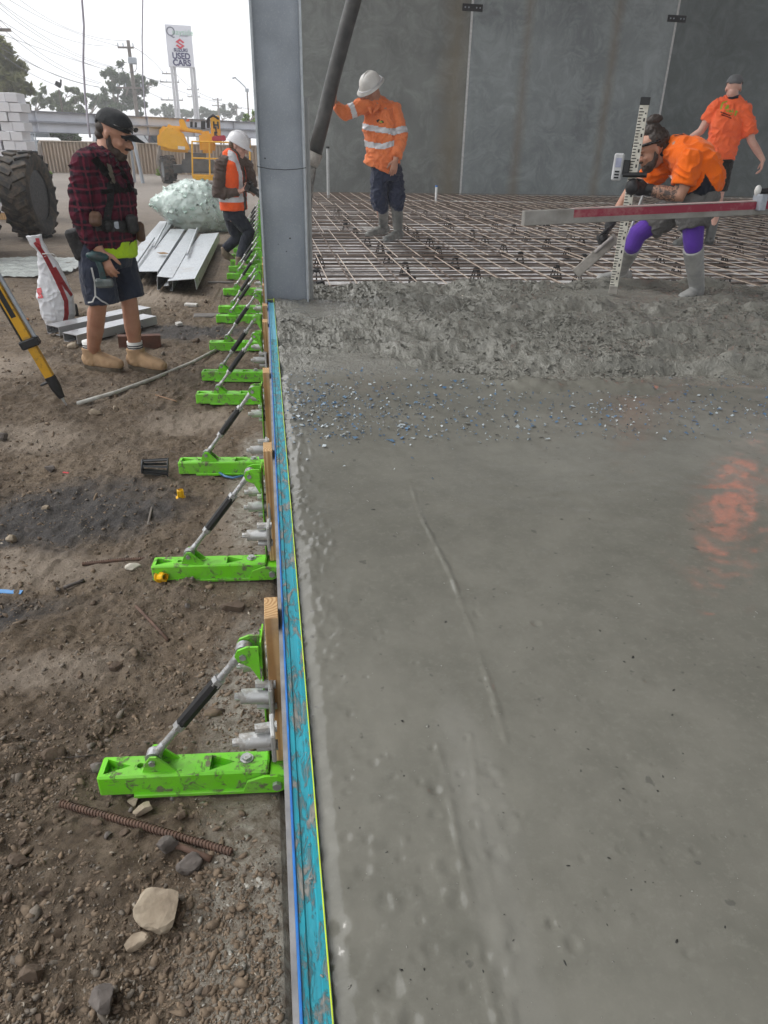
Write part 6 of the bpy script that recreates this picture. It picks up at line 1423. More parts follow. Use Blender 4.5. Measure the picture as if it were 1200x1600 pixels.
# ================================================================== THE YARD AND THE STREET BEHIND
# ------------------------------------------------------------------ telehandler cut by the left edge
TYRE = muddy('tyre_rubber', (.022, .022, .023), (.11, .085, .062), (.45, .62), .75, 0, 5); RIM = mat('dark_rim', (.016, .018, .024), (.03, .03, .034), .45, .3)
def wheel(parent, c, axis, rad, wid, lugs=20, hubm=RIM):
    ax = Vector(axis).normalized(); rot = ax.to_track_quat('Z', 'Y').to_matrix()
    bm = bmesh.new(); w_ = wid / 2; prof = [(rad * .58, -w_ * .8), (rad * .80, -w_), (rad * .93, -w_ * .92), (rad * .965, -w_ * .6), (rad * .965, w_ * .6), (rad * .93, w_ * .92), (rad * .80, w_), (rad * .58, w_ * .8)]
    lathe(bm, prof, c, 36, rot, False); ty = obj('tyre', bm, TYRE, parent, 'auto')
    for i in range(lugs):
        for s in (-1, 1):
            a = 2 * PI * (i + (.5 if s > 0 else 0)) / lugs; bm = bmesh.new()
            b0 = Matrix.Rotation(a, 3, 'Z'); m = rot @ b0 @ Matrix.Rotation(s * .45, 3, 'X')
            box(bm, Vector(c) + rot @ (b0 @ Vector((rad * .972, 0, s * w_ * .48))), (rad * .075, rad * .13, w_ * 1.02), m, rad * .012); obj('tread_lug', bm, TYRE, ty)
    bm = bmesh.new(); lathe(bm, [(rad * .60, w_ * .74), (rad * .57, w_ * .66), (rad * .50, w_ * .2), (rad * .30, w_ * .12), (rad * .2, w_ * .16), (rad * .19, w_ * .5), (rad * .10, w_ * .55), (0.0001, w_ * .55)], c, 30, rot); rim = obj('rim', bm, hubm, parent, 'auto')
    for i in range(8):
        a = 2 * PI * i / 8; bm = bmesh.new(); q = rot @ Vector((rad * .25 * math.cos(a), rad * .25 * math.sin(a), 0)); cyl(bm, Vector(c) + q + ax * w_ * .1, Vector(c) + q + ax * w_ * .2, rad * .03, seg=6); obj('wheel_nut', bm, GALV, rim)
    return ty
YELM = mat('machine_yellow', (.80, .42, .012), (.70, .35, .012), .35, scale=3); GREYM = mat('machine_grey', (.16, .175, .185), (.12, .13, .14), .5, scale=5)
W1 = gp(60, 371); t = empty('telehandler', W1); tag(t, 'yellow telehandler with huge muddy tyres cut off by the left edge', 'telehandler')
ax = (Vector((W1.y, -W1.x, 0)).normalized() * .93 + Vector((-W1.x, -W1.y, 0)).normalized() * .37); ax.normalize(); fwdv = Vector((-ax.y, ax.x, 0))
c1 = Vector((W1.x, W1.y, .66)) + Vector((-.02, 0, 0)); wheel(t, c1, ax, .665, .46, 20)
W2 = gp(-30, 399); c2 = Vector((W2.x - .1, W2.y, .66)); wheel(t, c2, ax, .665, .46, 20)
mid = c1.lerp(c2, .5) - ax * 1.75
mr = Matrix((ax, fwdv, Vector((0, 0, 1)))).transposed()
bm = bmesh.new(); box(bm, mid + Vector((0, 0, .25)), (1.2, 3.6, .55), mr, .05); obj('chassis', bm, GREYM, t)
q = ony(-22, 212, c2.y) - ax * .12; bm = bmesh.new(); chain(bm, [(q - fwdv * .1 - ax * .12, .26), (q - ax * .1 - fwdv * .5, .31), (q - fwdv * 1.6 - ax * .2 + Vector((0, 0, .1)), .3)], seg=16, cap='round', power=3.5, side=Vector((0, 0, 1))); obj('engine_cover', bm, YELM, t, True)
bm = bmesh.new(); box(bm, mid + Vector((0, 0, 1.2)) - ax * .9, (.9, 1.3, 1.3), mr, .08); obj('cab', bm, YELM, t)
for cc in (c1, c2):
    bm = bmesh.new(); cyl(bm, cc, cc - ax * 1.4, .12, seg=12); obj('axle', bm, GREYM, t)
# ------------------------------------------------------------------ stack of white blocks
Y0 = 17.0; q = ony(52, 283, Y0); KB = [mat('white_block_a', (.80, .80, .83), (.72, .72, .75), .8, scale=8, bump=.2), mat('white_block_b', (.70, .70, .74), (.76, .76, .79), .8, scale=8, bump=.2)]
t = empty('block_stack', (q.x - .8, Y0, 0)); tag(t, 'tall stack of white building blocks behind the muddy tyre', 'block stack')
rs = np.random.RandomState(2); bmB = bmesh.new(); box(bmB, (0, 0, 0), (1, 1, 1), None, .03); bmeB = bpy.data.meshes.new('block'); bmB.to_mesh(bmeB); bmB.free()
bmes = []
for m_ in KB: b2 = bmeB.copy(); b2.materials.append(m_); bmes.append(b2)
xr0, xr1 = ony(52, 283, Y0).x, ony(36, 150, Y0).x
ztop = ony(20, 146, Y0).z; nrow = 13; hrow = (ztop - .12) / nrow
for r_ in range(nrow):
    zz = .12 + hrow * (r_ + .5); xr = xr0 + (xr1 - xr0) * (zz / ztop)
    for side in (0, 1):
        x_ = xr - (0 if not side else .46); 
        for j in range(2 if side == 0 else 5):
            w_ = .225; o = mesh_obj('block', bmes[rs.randint(2)], None, t); o.location = (x_ - w_ * (j + .5) + (.06 if (r_ % 2) and side == 0 else 0), Y0 + rs.uniform(-.02, .02) + (.02 if side else -.12), zz); o.scale = (w_ * .97, .6, hrow * .96); o.rotation_euler = (0, 0, rs.normal(0, .02))
bm = bmesh.new(); bx(bm, q.x - 2, q.x, Y0 - .4, Y0 + .4, .0, .11); obj('pallet', bm, PINE, t)
# ------------------------------------------------------------------ boom lift
LB = gp(298, 285); LY = LB.y; lt = empty('boom_lift', LB); tag(lt, 'yellow boom lift with empty work basket parked before the beige fence', 'boom lift')
def lp(u, v, off=0.0): return onplane(u, v, LB, off)
def slab_px(name, poly, o0, o1, m, parent, bevel=.04):
    """solid whose outline towards the camera follows the pixels, o0..o1 metres deep"""
    bm = bmesh.new(); A = [bm.verts.new(lp(u, v, o0)) for u, v in poly]; c_ = sum((a.co for a in A), Vector()) / len(A)
    nrm = Vector((LB.x, LB.y, 0)).normalized(); B = [bm.verts.new(a.co + nrm * (o0 - o1)) for a in A]; n = len(A)
    bm.faces.new(A); bm.faces.new(list(reversed(B)))
    for i in range(n): bm.faces.new((A[i], B[i], B[(i + 1) % n], A[(i + 1) % n]))
    bmesh.ops.recalc_face_normals(bm, faces=bm.faces)
    if bevel: bmesh.ops.bevel(bm, geom=bm.edges[:], offset=bevel, segments=2, affect='EDGES', clamp_overlap=True)
    return obj(name, bm, m, parent, 'auto')
slab_px('turret_hood', [(245, 207), (258, 193), (270, 195), (284, 203), (293, 222), (299, 239), (262, 237), (246, 232)], .9, -.7, YELM, lt, .12)
slab_px('hood_panel', [(261, 207), (283, 205), (293, 225), (297, 236), (261, 235)], .93, .80, YELM, lt, .05)
slab_px('hood_top', [(263, 196), (283, 197), (291, 206), (268, 205)], .5, -.5, YELM, lt, .05)
slab_px('turret_cover', [(311, 206), (330, 204), (338, 222), (336, 240), (313, 239)], .7, -.7, YELM, lt, .10)
slab_px('label_plate', [(278, 228), (289, 229), (289, 234), (278, 233)], .945, .935, WHITE_COT, lt, 0)
slab_px('slew_column', [(289, 238), (322, 240), (322, 250), (289, 250)], .4, -.4, GREYM, lt, .02)
slab_px('chassis', [(284, 249), (336, 250), (336, 271), (284, 270)], .45, -.5, GREYM, lt, .05); slab_px('axle_beam', [(266, 258), (286, 257), (286, 271), (268, 271)], .35, -.1, GREYM, lt, .03)
slab_px('boom', [(329, 182), (343, 180), (346, 222), (331, 222)], .8, .2, YELM, lt, .03); slab_px('upper_arm', [(279, 187), (287, 186), (293, 200), (318, 204), (316, 209), (290, 206), (282, 203)], .5, .1, YELM, lt, .03)
for (u0, v0, u1, v1) in ((297, 190, 301, 199), (304, 191, 308, 199), (314, 189, 321, 202), (323, 186, 328, 200)): slab_px('control_box', [(u0, v0), (u1, v0), (u1, v1), (u0, v1)], .5, .2, plate, lt, .01)
bm = bmesh.new(); tube(bm, [lp(323, 192, .8), lp(326, 184, .8), lp(333, 180, .8), lp(342, 186, .8)], .045, 8); obj('hydraulic_hose', bm, plate, lt, True)
slab_px('beacon', [(291, 187), (296, 186), (296, 190), (291, 190)], .4, .2, mat('orange_beacon', (.8, .12, .01), None, .3), lt, .01); slab_px('red_toolbox', [(331, 213), (352, 211), (354, 220), (332, 221)], 1.3, .9, mat('red_tool_box', (.42, .02, .05), None, .4), lt, .03)
# basket frame
def pole(a, b, r, m, parent, name): bm = bmesh.new(); cyl(bm, a, b, r, seg=10); return obj(name, bm, m, parent, 'auto')
for o_ in (1.5, .8):
    for u in (301, 328, 391): pole(lp(u, 276, o_), lp(u - 1, 220, o_), .028, YELM, lt, 'basket_post')
    for v in (221, 247): pole(lp(300, v, o_), lp(391, v + 2.5, o_), .026, YELM, lt, 'basket_rail')
for u in (301, 391):
    for v in (221, 247): pole(lp(u, v, 1.5), lp(u, v, .8), .026, YELM, lt, 'basket_rail')
slab_px('basket_floor', [(301, 273), (391, 276), (391, 284), (301, 281)], 1.5, .8, YELM, lt, .02)
# lettering down the boom
def letters(txt, size, loc, rot3, m, parent, name='lettering', ext=.006, bold=0.0, align='CENTER'):
    cu = bpy.data.curves.new(name, 'FONT'); cu.body = txt; cu.size = size; cu.align_x = align; cu.align_y = 'CENTER'; cu.extrude = ext; cu.offset = bold
    o = bpy.data.objects.new(name, cu); COL.objects.link(o); dg = bpy.context.evaluated_depsgraph_get(); me = bpy.data.meshes.new_from_object(o.evaluated_get(dg)); bpy.data.objects.remove(o)
    me.transform(Matrix.Translation(loc) @ rot3.to_4x4()); me.materials.clear(); return mesh_obj(name, me, m, parent)
vf = Matrix((Vector((LB.y, -LB.x, 0)).normalized(), Vector((0, 0, 1)), Vector((-LB.x, -LB.y, 0)).normalized())).transposed()
for ch, v in (('H', 196), ('1', 204), ('5', 212)): letters(ch, .32, lp(337.5, v, .83), vf, plate, lt, bold=.012)
nrm = Vector((LB.x, LB.y, 0)).normalized(); rgt = Vector((nrm.y, -nrm.x, 0))
for (u, v, o_) in ((262, 283, .75), (380, 285, .75), (268, 279, -1.3), (386, 281, -1.3)):
    cc = lp(u, v, o_); cc.z = .47; wheel(lt, cc, (nrm * -.25 + rgt * -.97).normalized() * (1 if u < 300 else -1), .47, .36, 14, GREYM)
# ------------------------------------------------------------------ two long steel beams stacked on trestles
HOARD = mat('pale_steel_beam', (.60, .62, .68), (.52, .54, .60), .55, .1, scale=2)
HL, HR = ony(40, 190, 28), ony(430, 205, 37); HL.z = HR.z = 0; hd = (HR - HL).normalized(); hn = Vector((-hd.y, hd.x, 0)); hrot = Matrix((hd, hn, Vector((0, 0, 1)))).transposed(); hl = (HR - HL).length
zb = ony(46, 207, 28).z; zt_ = ony(40, 172, 28).z; hh = (zt_ - zb) / 2
for i, (z0, lab) in enumerate(((zb, 'lower of two long pale steel beams stacked behind the plaid man'), (zb + hh, 'upper of two long pale steel beams stacked behind the plaid man'))):
    t = empty('steel_beam', (HL.x, HL.y, 0)); tag(t, lab, 'beam', 'long steel beams in the yard'); mid_ = HL.lerp(HR, .5)
    bm = bmesh.new(); box(bm, (mid_.x, mid_.y, z0 + hh / 2), (hl, .02, hh - .05), hrot); obj('web', bm, HOARD, t)
    for zz in (z0 + .014, z0 + hh - .014):
        bm = bmesh.new(); box(bm, (mid_.x, mid_.y, zz), (hl, .24, .022), hrot); obj('flange', bm, mat('beam_flange', (.22, .23, .27), None, .5, .2), t)
    for k_ in np.linspace(.03, .97, 6):
        c = HL.lerp(HR, k_); bm = bmesh.new(); box(bm, (c.x - hn.x * .05, c.y - hn.y * .05, z0 + hh / 2), (.02, .09, hh - .06), hrot); obj('stiffener', bm, HOARD, t)
for i, k_ in enumerate((.004, .34, .99)):
    c = HL.lerp(HR, k_); t = empty('trestle', c); tag(t, ('steel trestle under the left end of the long beams', 'steel trestle under the long beams behind the plaid man', 'steel trestle under the long beams by the boom lift')[i], 'trestle', 'trestles under the long beams')
    for s in (-1, 1):
        bm = bmesh.new(); bar(bm, Vector((c.x, c.y, 0)) + hn * .35 * s + hd * .18 * (s > 0), Vector((c.x, c.y, zb - .02)) + hn * .08 * s, .09, .09); obj('leg', bm, steel_grey, t)
    bm = bmesh.new(); box(bm, (c.x, c.y, zb - .02), (.1, .34, .04), hrot); obj('head_plate', bm, steel_grey, t)
# ------------------------------------------------------------------ beige sheet fence
FY = 38.2; FEN = mat('beige_fence_steel', (.50, .42, .345), (.45, .375, .30), .6, scale=2); fx0, fx1 = ony(71, 270, FY).x, ony(440, 270, FY).x + 4; fz = ony(150, 223, FY).z
t = empty('sheet_fence', (fx0, FY, 0)); tag(t, 'beige corrugated sheet fence along the back of the yard', 'fence')
npan = 7; pw = (fx1 - fx0) / npan
bm = bmesh.new(); n_r = 14
prof = []
for k_ in range(n_r):
    a = pw * k_ / n_r; s_ = pw / n_r; prof += [(a, 0), (a + s_ * .5, 0), (a + s_ * .6, -.022), (a + s_ * .9, -.022)]
prof.append((pw, 0)); V0 = [bm.verts.new((x_, y_, 0)) for x_, y_ in prof]; V1 = [bm.verts.new((x_, y_, fz)) for x_, y_ in prof]
for i in range(len(prof) - 1): bm.faces.new((V0[i], V0[i + 1], V1[i + 1], V1[i]))
bmesh.ops.solidify(bm, geom=bm.faces[:], thickness=.01); fme = bpy.data.meshes.new('fence_sheet'); bm.to_mesh(fme); bm.free(); fme.materials.append(FEN)
for k_ in range(npan):
    o = mesh_obj('fence_sheet', fme, None, t); o.location = (fx0 + pw * k_, FY + .02 * (k_ % 2), 0.02)
    bm = bmesh.new(); bx(bm, fx0 + pw * k_ - .04, fx0 + pw * k_ + .04, FY - .06, FY + .03, 0, fz + .01); obj('fence_post', bm, FEN, t)
bm = bmesh.new(); bx(bm, fx0, fx1, FY - .055, FY + .035, fz + .005, fz + .05); obj('top_rail', bm, FEN, t)
# chain wire run to the left of it
t = empty('wire_fence', (fx0 - 6, FY + .5, 0)); tag(t, 'thin wire fence posts left of the beige sheet fence', 'fence')
for k_ in range(4):
    bm = bmesh.new(); cyl(bm, (fx0 - .3 - k_ * 2.2, FY + .5, 0), (fx0 - .3 - k_ * 2.2, FY + .5, 2.2), .03, seg=8); obj('fence_post', bm, steel_grey, t)
for z_ in (.3, 1.2, 2.15):
    bm = bmesh.new(); cyl(bm, (fx0 - 7.5, FY + .5, z_), (fx0 - .2, FY + .5, z_), .012, seg=6); obj('fence_wire', bm, steel_grey, t)
# ------------------------------------------------------------------ parked cars
GLASS = mat('car_glass', (.03, .04, .045), (.06, .07, .08), .12)
def car(c, yaw, m, lab, L=4.5, W=1.8, Ht=1.65, ute=False):
    t = empty('parked_car', c, False, yaw); tag(t, lab, 'car', 'cars parked behind the fence')
    body = [(-L / 2, .35), (-L / 2, .85), (-L * .44, 1.0), (L * .22, 1.0), (L * .46, .88), (L / 2, .7), (L / 2, .35)]
    bm = bmesh.new(); prism(bm, body, -W / 2, W / 2, 'y'); bmesh.ops.bevel(bm, geom=bm.edges[:], offset=.06, segments=2, affect='EDGES', clamp_overlap=True); obj('body', bm, m, t, 'auto')
    rb = -L * .05 if ute else -L * .42
    bm = bmesh.new(); prism(bm, [(rb - .05, .98), (rb + .12, Ht - .05), (rb + .4, Ht), (L * .06, Ht), (L * .13, Ht - .06), (L * .27, .98)], -W / 2 + .12, W / 2 - .12, 'y'); bmesh.ops.bevel(bm, geom=bm.edges[:], offset=.05, segments=2, affect='EDGES', clamp_overlap=True); obj('cabin', bm, m, t, 'auto')
    for s in (-1, 1):
        bm = bmesh.new(); prism(bm, [(rb + .15, 1.03), (rb + .28, Ht - .13), (L * .06, Ht - .13), (L * .21, 1.03)], s * (W / 2 - .125), s * (W / 2 - .108), 'y'); obj('side_window', bm, GLASS, t)
        for x_ in (-L * .3, L * .31):
            bm = bmesh.new(); cyl(bm, (x_, s * (W / 2 - .2), .34), (x_, s * (W / 2 + .01), .34), .34, seg=20); wh = obj('wheel', bm, TYRE, t, 'auto'); bm = bmesh.new(); cyl(bm, (x_, s * (W / 2 - .1), .34), (x_, s * (W / 2 + .02), .34), .2, seg=16); obj('rim', bm, steel_grey, wh, 'auto')
        bm = bmesh.new(); sph(bm, (L / 2 - .05, s * (W / 2 - .3), .75), (.08, .2, .09)); obj('headlight', bm, WHITE_COT, t, True)
    bm = bmesh.new(); prism(bm, [(L * .15, Ht - .12), (L * .155, Ht - .12), (L * .262, 1.02), (L * .25, 1.02)], -W / 2 + .22, W / 2 - .22, 'y'); obj('windscreen', bm, GLASS, t)
    bm = bmesh.new(); bx(bm, L / 2 - .01, L / 2 + .01, -.35, .35, .5, .7); obj('grille', bm, plate, t); bm = bmesh.new(); bx(bm, L / 2 + .005, L / 2 + .02, -.25, .25, .42, .52); obj('number_plate', bm, WHITE_COT, t)
def at(u, y_): q = ony(u, 250, y_); return Vector((q.x, q.y, 0))
car(at(58, 44), -1.25, mat('dark_car_paint', (.05, .06, .07), None, .25), 'dark grey car parked left behind the wire fence', Ht=1.75); car(at(70, 41), -1.1, mat('white_car_paint', (.7, .7, .7), None, .25), 'white car parked in front of the dark grey car', Ht=1.45)
car(at(214, 42), -.2, mat('silver_car_paint', (.55, .57, .6), None, .25), 'silver car roof showing over the fence behind the plaid man', Ht=1.9); car(at(248, 43), .1, mat('red_car_paint', (.3, .03, .03), None, .25), 'red car roof showing over the fence left of the boom lift', Ht=1.8)
# ------------------------------------------------------------------ trees
BARK = mat('grey_bark', (.16, .135, .115), (.25, .22, .19), .95, scale=5, bump=.5, bscale=12)
def leaf_mat(name, c, c2): 
    M = Mat(name); M.base(M.mix(M.ramp(M.noise(.9, 4), [(.3, 0), (.7, 1)]), c, c2)); M.rough(.7); M.p.inputs['Specular IOR Level'].default_value = .2
    tl_ = M.n('BsdfTranslucent'); tl_.inputs[0].default_value = (c[0] * 1.6, c[1] * 1.8, c[2] * 1.3, 1); ms = M.n('MixShader'); ms.inputs[0].default_value = .38; M.l(M.p.outputs[0], ms.inputs[1]); M.l(tl_.outputs[0], ms.inputs[2]); M.l(ms.outputs[0], M.nt.nodes['Material Output'].inputs['Surface'])
    return M.m
LEAFS = [leaf_mat('eucalypt_leaf', (.125, .145, .09), (.075, .092, .058)), leaf_mat('dark_leaf', (.085, .11, .07), (.058, .075, .05)), leaf_mat('fresh_leaf', (.17, .25, .045), (.10, .16, .03)), leaf_mat('olive_leaf', (.16, .155, .085), (.10, .10, .06))]
def tree(name, lab, u, y_, vbase, blobs, leaf, m, seed, n=2600, grp='trees along the street'):
    """blobs: pixel ellipses (u, v, ru, rv) that the crown is made of"""
    rs_ = np.random.RandomState(seed); k = y_ / FPX * 1.06
    b = at(u, y_); t = empty(name, b); tag(t, lab, 'tree', grp); cs = [(ony(bu, bv, y_ + rs_.uniform(-1.5, 1.5)), ru * k, rv * k) for bu, bv, ru, rv in blobs]
    low = min(c[0].z - c[2] for c in cs); fork = Vector((b.x, b.y, max(low + .3, 1.2))); wd = max(c[1] for c in cs)
    bm = bmesh.new(); r0 = max(.10, wd * .09); chain(bm, [(Vector((b.x, b.y, -.1)), r0 * 1.3), (b.lerp(fork, .5) + Vector((rs_.normal(0, .15), 0, 0)), r0), (fork, r0 * .8)], seg=10, cap='round')
    for c, ru, rv in cs:
        mp = fork.lerp(c, .5) + Vector(rs_.normal(0, .12 * ru, 3)); chain(bm, [(fork - Vector((0, 0, .2)), r0 * .6), (mp, r0 * .4), (c + Vector((0, 0, rv * .4)), r0 * .15)], seg=7)
        for _ in range(4):
            e = c + Vector((rs_.uniform(-1, 1) * ru * .8, rs_.uniform(-1, 1) * ru * .6, rs_.uniform(-.3, .9) * rv)); chain(bm, [(mp.lerp(c, .6), r0 * .22), (e, r0 * .06)], seg=5)
    obj('trunk', bm, BARK, t, True)
    n = int(n * 1.7); tot = sum(c[1] * c[2] for c in cs); CO = []
    for c, ru, rv in cs:
        nn = int(n * c.length * 0 + n * ru * rv / tot); ncl = max(7, int(nn / 110)); cl_ = []
        while len(cl_) < ncl:
            v = rs_.normal(0, 1, 3); v /= np.linalg.norm(v); rr = rs_.uniform(.35, 1.0) ** .6; cl_.append((v * rr, rs_.uniform(.12, .26)))
        for i in range(nn):
            v, s = cl_[i % ncl]; o_ = v + rs_.normal(0, s * .55, 3); pnt = np.array([c.x + o_[0] * ru, c.y + o_[1] * ru * .8, c.z + o_[2] * rv])
            a = rs_.normal(0, 1, 3); a /= np.linalg.norm(a); b_ = np.cross(a, rs_.normal(0, 1, 3)); b_ /= np.linalg.norm(b_); L_ = leaf * .62 * rs_.uniform(.6, 1.4); W_ = L_ * .45
            CO += [pnt - a * L_, pnt + b_ * W_, pnt + a * L_, pnt - b_ * W_]
    CO = np.array(CO); me = fast_mesh('crown', CO, np.arange(len(CO)).reshape(-1, 4)); mesh_obj('crown', me, m, t)
tree('gum_tree', 'tall olive gum tree at the left edge above the white blocks', -4, 47, 200, [(4, 100, 22, 24), (22, 122, 20, 18), (0, 140, 26, 26), (34, 150, 14, 16), (-18, 110, 24, 36)], .26, LEAFS[3], 1, 5200)
tree('gum_tree', 'small grey gum tree with two tufts left of the plaid cap', 70, 78, 180, [(62, 158, 9, 12), (72, 150, 9, 9), (84, 160, 12, 10)], .30, LEAFS[0], 2, 1300)
tree('gum_tree', 'grey gum tree just above the plaid man\'s cap', 112, 80, 180, [(96, 164, 12, 9), (108, 148, 13, 11), (122, 158, 11, 12), (118, 170, 18, 8)], .30, LEAFS[0], 3, 2000)
tree('gum_tree', 'hazy gum tree between the cable and the tall pole', 152, 95, 180, [(146, 158, 9, 9), (158, 150, 11, 12), (166, 165, 13, 12)], .34, LEAFS[1], 4, 1700)
tree('gum_tree', 'big hazy gum tree around the tall power pole', 192, 92, 180, [(176, 128, 14, 12), (192, 116, 15, 11), (208, 124, 13, 11), (196, 140, 22, 14), (178, 152, 16, 14), (214, 150, 16, 18), (236, 132, 7, 5), (196, 168, 26, 10)], .34, LEAFS[1], 5, 5200)
for i, (u, bl, lab) in enumerate(((262, [(252, 176, 12, 8), (266, 174, 10, 9)], 'distant pale tree below the sign left of its legs'), (296, [(284, 178, 12, 6), (300, 176, 9, 7)], 'distant pale tree between the legs of the sign'), (320, [(318, 178, 11, 7), (328, 180, 9, 5)], 'distant pale tree right of the sign legs'), (352, [(344, 176, 10, 8), (358, 172, 10, 9), (370, 178, 9, 8)], 'distant pale tree left of the street lamp'))): tree('distant_tree', lab, u, 150, 190, bl, .5, LEAFS[1], 20 + i, 1400)
tree('young_tree', 'bright green young tree at the foot of the street lamp', 392, 62, 190, [(390, 186, 9, 6), (400, 184, 9, 9), (412, 180, 10, 10)], .20, LEAFS[2], 31, 1400)
tree('shrub', 'green shrub under the long beams left of the plaid man', 84, 47, 225, [(62, 216, 14, 10), (88, 217, 16, 9), (112, 217, 15, 9)], .20, LEAFS[1], 33, 2200, 'shrubs behind the fence'); tree('shrub', 'dark shrub showing under the beams behind the plaid man', 200, 48, 225, [(176, 216, 18, 8), (206, 217, 18, 8), (232, 217, 14, 7)], .20, LEAFS[1], 34, 2000, 'shrubs behind the fence')
tree('shrub', 'small green bush at the foot of the beige fence by the lift', 252, 37.4, 275, [(254, 268, 9, 7)], .10, LEAFS[2], 35, 500, 'shrubs behind the fence'); tree('shrub', 'low weeds at the left end of the beige fence', 66, 36.5, 283, [(60, 276, 14, 5), (78, 277, 12, 5)], .10, LEAFS[2], 36, 700, 'shrubs behind the fence')
# ------------------------------------------------------------------ power poles and wires
WOODP = mat('grey_pole_wood', (.20, .18, .165), (.14, .125, .115), .9, scale=3); WIRE = mat('wire_grey', (.10, .10, .13), None, .6)
def pole_thing(lab, u, vt, y_, r, arms, extra=None, name='power_pole'):
    tp = ony(u, vt, y_); b = Vector((tp.x, tp.y, 0)); t = empty(name, b); tag(t, lab, 'pole', 'power poles along the street'); bm = bmesh.new(); cyl(bm, b, Vector((b.x, b.y, tp.z)), r * 1.15, r * .8, 10); obj('mast', bm, WOODP, t, 'auto')
    for (u0, u1, v) in arms:
        a, c = ony(u0, v, y_ - .15), ony(u1, v + (u1 - u0) * .02, y_ - .15); bm = bmesh.new(); bar(bm, a, c, .11, .11); arm = obj('crossarm', bm, WOODP, t)
        for k_ in (.03, .35, .97):
            q = a.lerp(c, k_); bm = bmesh.new(); cyl(bm, q, q + Vector((0, 0, .28)), .05, .03, 8); obj('insulator', bm, steel_grey, arm, 'auto')
    return t
PY = 60
t = pole_thing('tall power pole with transformer rising from the big gum tree', 200, 63, PY, .14, [(184, 209, 74), (183, 222, 137)])
a = ony(207, 95, PY - .3); bm = bmesh.new(); box(bm, a, (.55, .4, .40), None, .04); obj('transformer', bm, steel_grey, t); bm = bmesh.new(); bar(bm, ony(200, 93, PY - .2), ony(214, 93, PY - .2), .06, .06); obj('transformer_bracket', bm, steel_grey, t)
for s, cu in ((-1, 190), (1, 214)):
    bm = bmesh.new(); tube(bm, [ony(200 + s * 2, 97, PY - .2), ony(cu - s * 2, 98, PY - .2), ony(cu, 106, PY - .2), ony(cu - s * 3, 112, PY - .2), ony(200 + s * 2, 114, PY - .2)], .022, 6); obj('drop_loop', bm, WIRE, t, True)
pole_thing('power pole with three crossarms standing behind the sign legs', 268, 108, 100, .16, [(253, 275, 115), (250, 280, 128), (251, 286, 156)]); pole_thing('power pole behind the right legs of the sign', 302, 132, 120, .16, [(292, 311, 140), (293, 312, 151)]); pole_thing('slim far power pole left of the street lamp', 340, 153, 130, .15, [(332, 347, 156), (331, 350, 165)]); pole_thing('farthest small power pole beside the street lamp', 369, 163, 150, .15, [(361, 378, 169)])
bm = bmesh.new(); bar(bm, ony(-30, 46, 30), ony(17, 47, 30), .09, .09); t = empty('power_pole', at(-34, 30)); tag(t, 'power pole whose crossarm end pokes in at the left edge', 'pole', 'power poles along the street'); obj('crossarm', bm, WOODP, t); bm = bmesh.new(); q = ony(-34, 30, 30); cyl(bm, Vector((q.x, q.y, 0)), q, .15, .12, 10); obj('mast', bm, WOODP, t, 'auto')
t = pole_thing('floodlight post standing above the small gum tree', 92, 140, 50, .06, [], name='floodlight_post'); bm = bmesh.new(); box(bm, ony(91, 132, 50), (.32, .2, .26), Matrix.Rotation(.5, 3, 'Y'), .03); obj('floodlight', bm, plate, t); bm = bmesh.new(); box(bm, ony(95, 129, 50), (.06, .2, .32), Matrix.Rotation(.2, 3, 'Y'), .01); obj('floodlight_visor', bm, plate, t)
t = pole_thing('curved street lamp standing right of the boom lift', 386, 140, 70, .07, [], name='street_lamp'); bm = bmesh.new(); tube(bm, [ony(386, 142, 70), ony(383, 136, 70), ony(375, 128, 70), ony(367, 121, 70)], .045, 8); obj('lamp_arm', bm, steel_grey, t, True); bm = bmesh.new(); chain(bm, [(ony(368, 121, 70), .07, .05), (ony(364, 122, 70), .11, .07)], seg=10); obj('lamp_head', bm, steel_grey, t, True); bm = bmesh.new(); box(bm, ony(386, 141, 69.9), (.3, .2, .25), None, .03); obj('lamp_bracket', bm, steel_grey, t)
WL = [([(32, 0), (72, 28), (110, 46), (150, 58), (199, 64)], 'wire topmost to the tip of the tall pole'), ([(14, 0), (55, 22), (95, 42), (140, 60), (184, 71)], 'wire just below the topmost wire'), ([(0, 4), (36, 28), (80, 54), (130, 67), (184, 72)], 'wire sagging to the upper crossarm'), ([(0, 6), (60, 52), (130, 88), (186, 107)], 'fourth wire from the top, crossing the white cable'), ([(0, 13), (60, 56), (130, 92), (186, 108)], 'fifth wire from the top, crossing the white cable'), ([(0, 31), (60, 66), (130, 97), (176, 112)], 'sixth wire from the top, crossing the white cable'), ([(0, 53), (60, 74), (130, 99), (174, 111)], 'flattest wire starting below the left crossarm'), ([(15, 46), (60, 80), (115, 114), (160, 130)], 'wire from the left crossarm tip to the gum tree'), ([(11, 51), (60, 88), (110, 116), (155, 131)], 'second wire from the left crossarm to the gum tree'), ([(2, 68), (50, 100), (100, 122), (155, 136)], 'low wire passing above the floodlight'), ([(14, 82), (60, 106), (100, 121), (156, 137)], 'lowest wire reaching the gum tree'), ([(28, 103), (50, 116), (88, 133)], 'short wire ending at the floodlight post')]
for pts, lab in WL:
    n = len(pts); us = np.linspace(pts[0][0] - 40, pts[-1][0], 14); Pn = np.array(pts, float); s0 = (Pn[1, 1] - Pn[0, 1]) / (Pn[1, 0] - Pn[0, 0])
    cf = np.polyfit(Pn[:, 0], Pn[:, 1], min(n - 1, 2)); bm = bmesh.new()
    tube(bm, [ony(u, np.polyval(cf, u), 30 + (PY - 30) * np.clip((u + 30) / 215, 0, 1)) for u in us], .011, 5); tag(obj('power_wire', bm, WIRE, None, True), 'thin ' + lab, 'wire', 'wires strung over the yard')
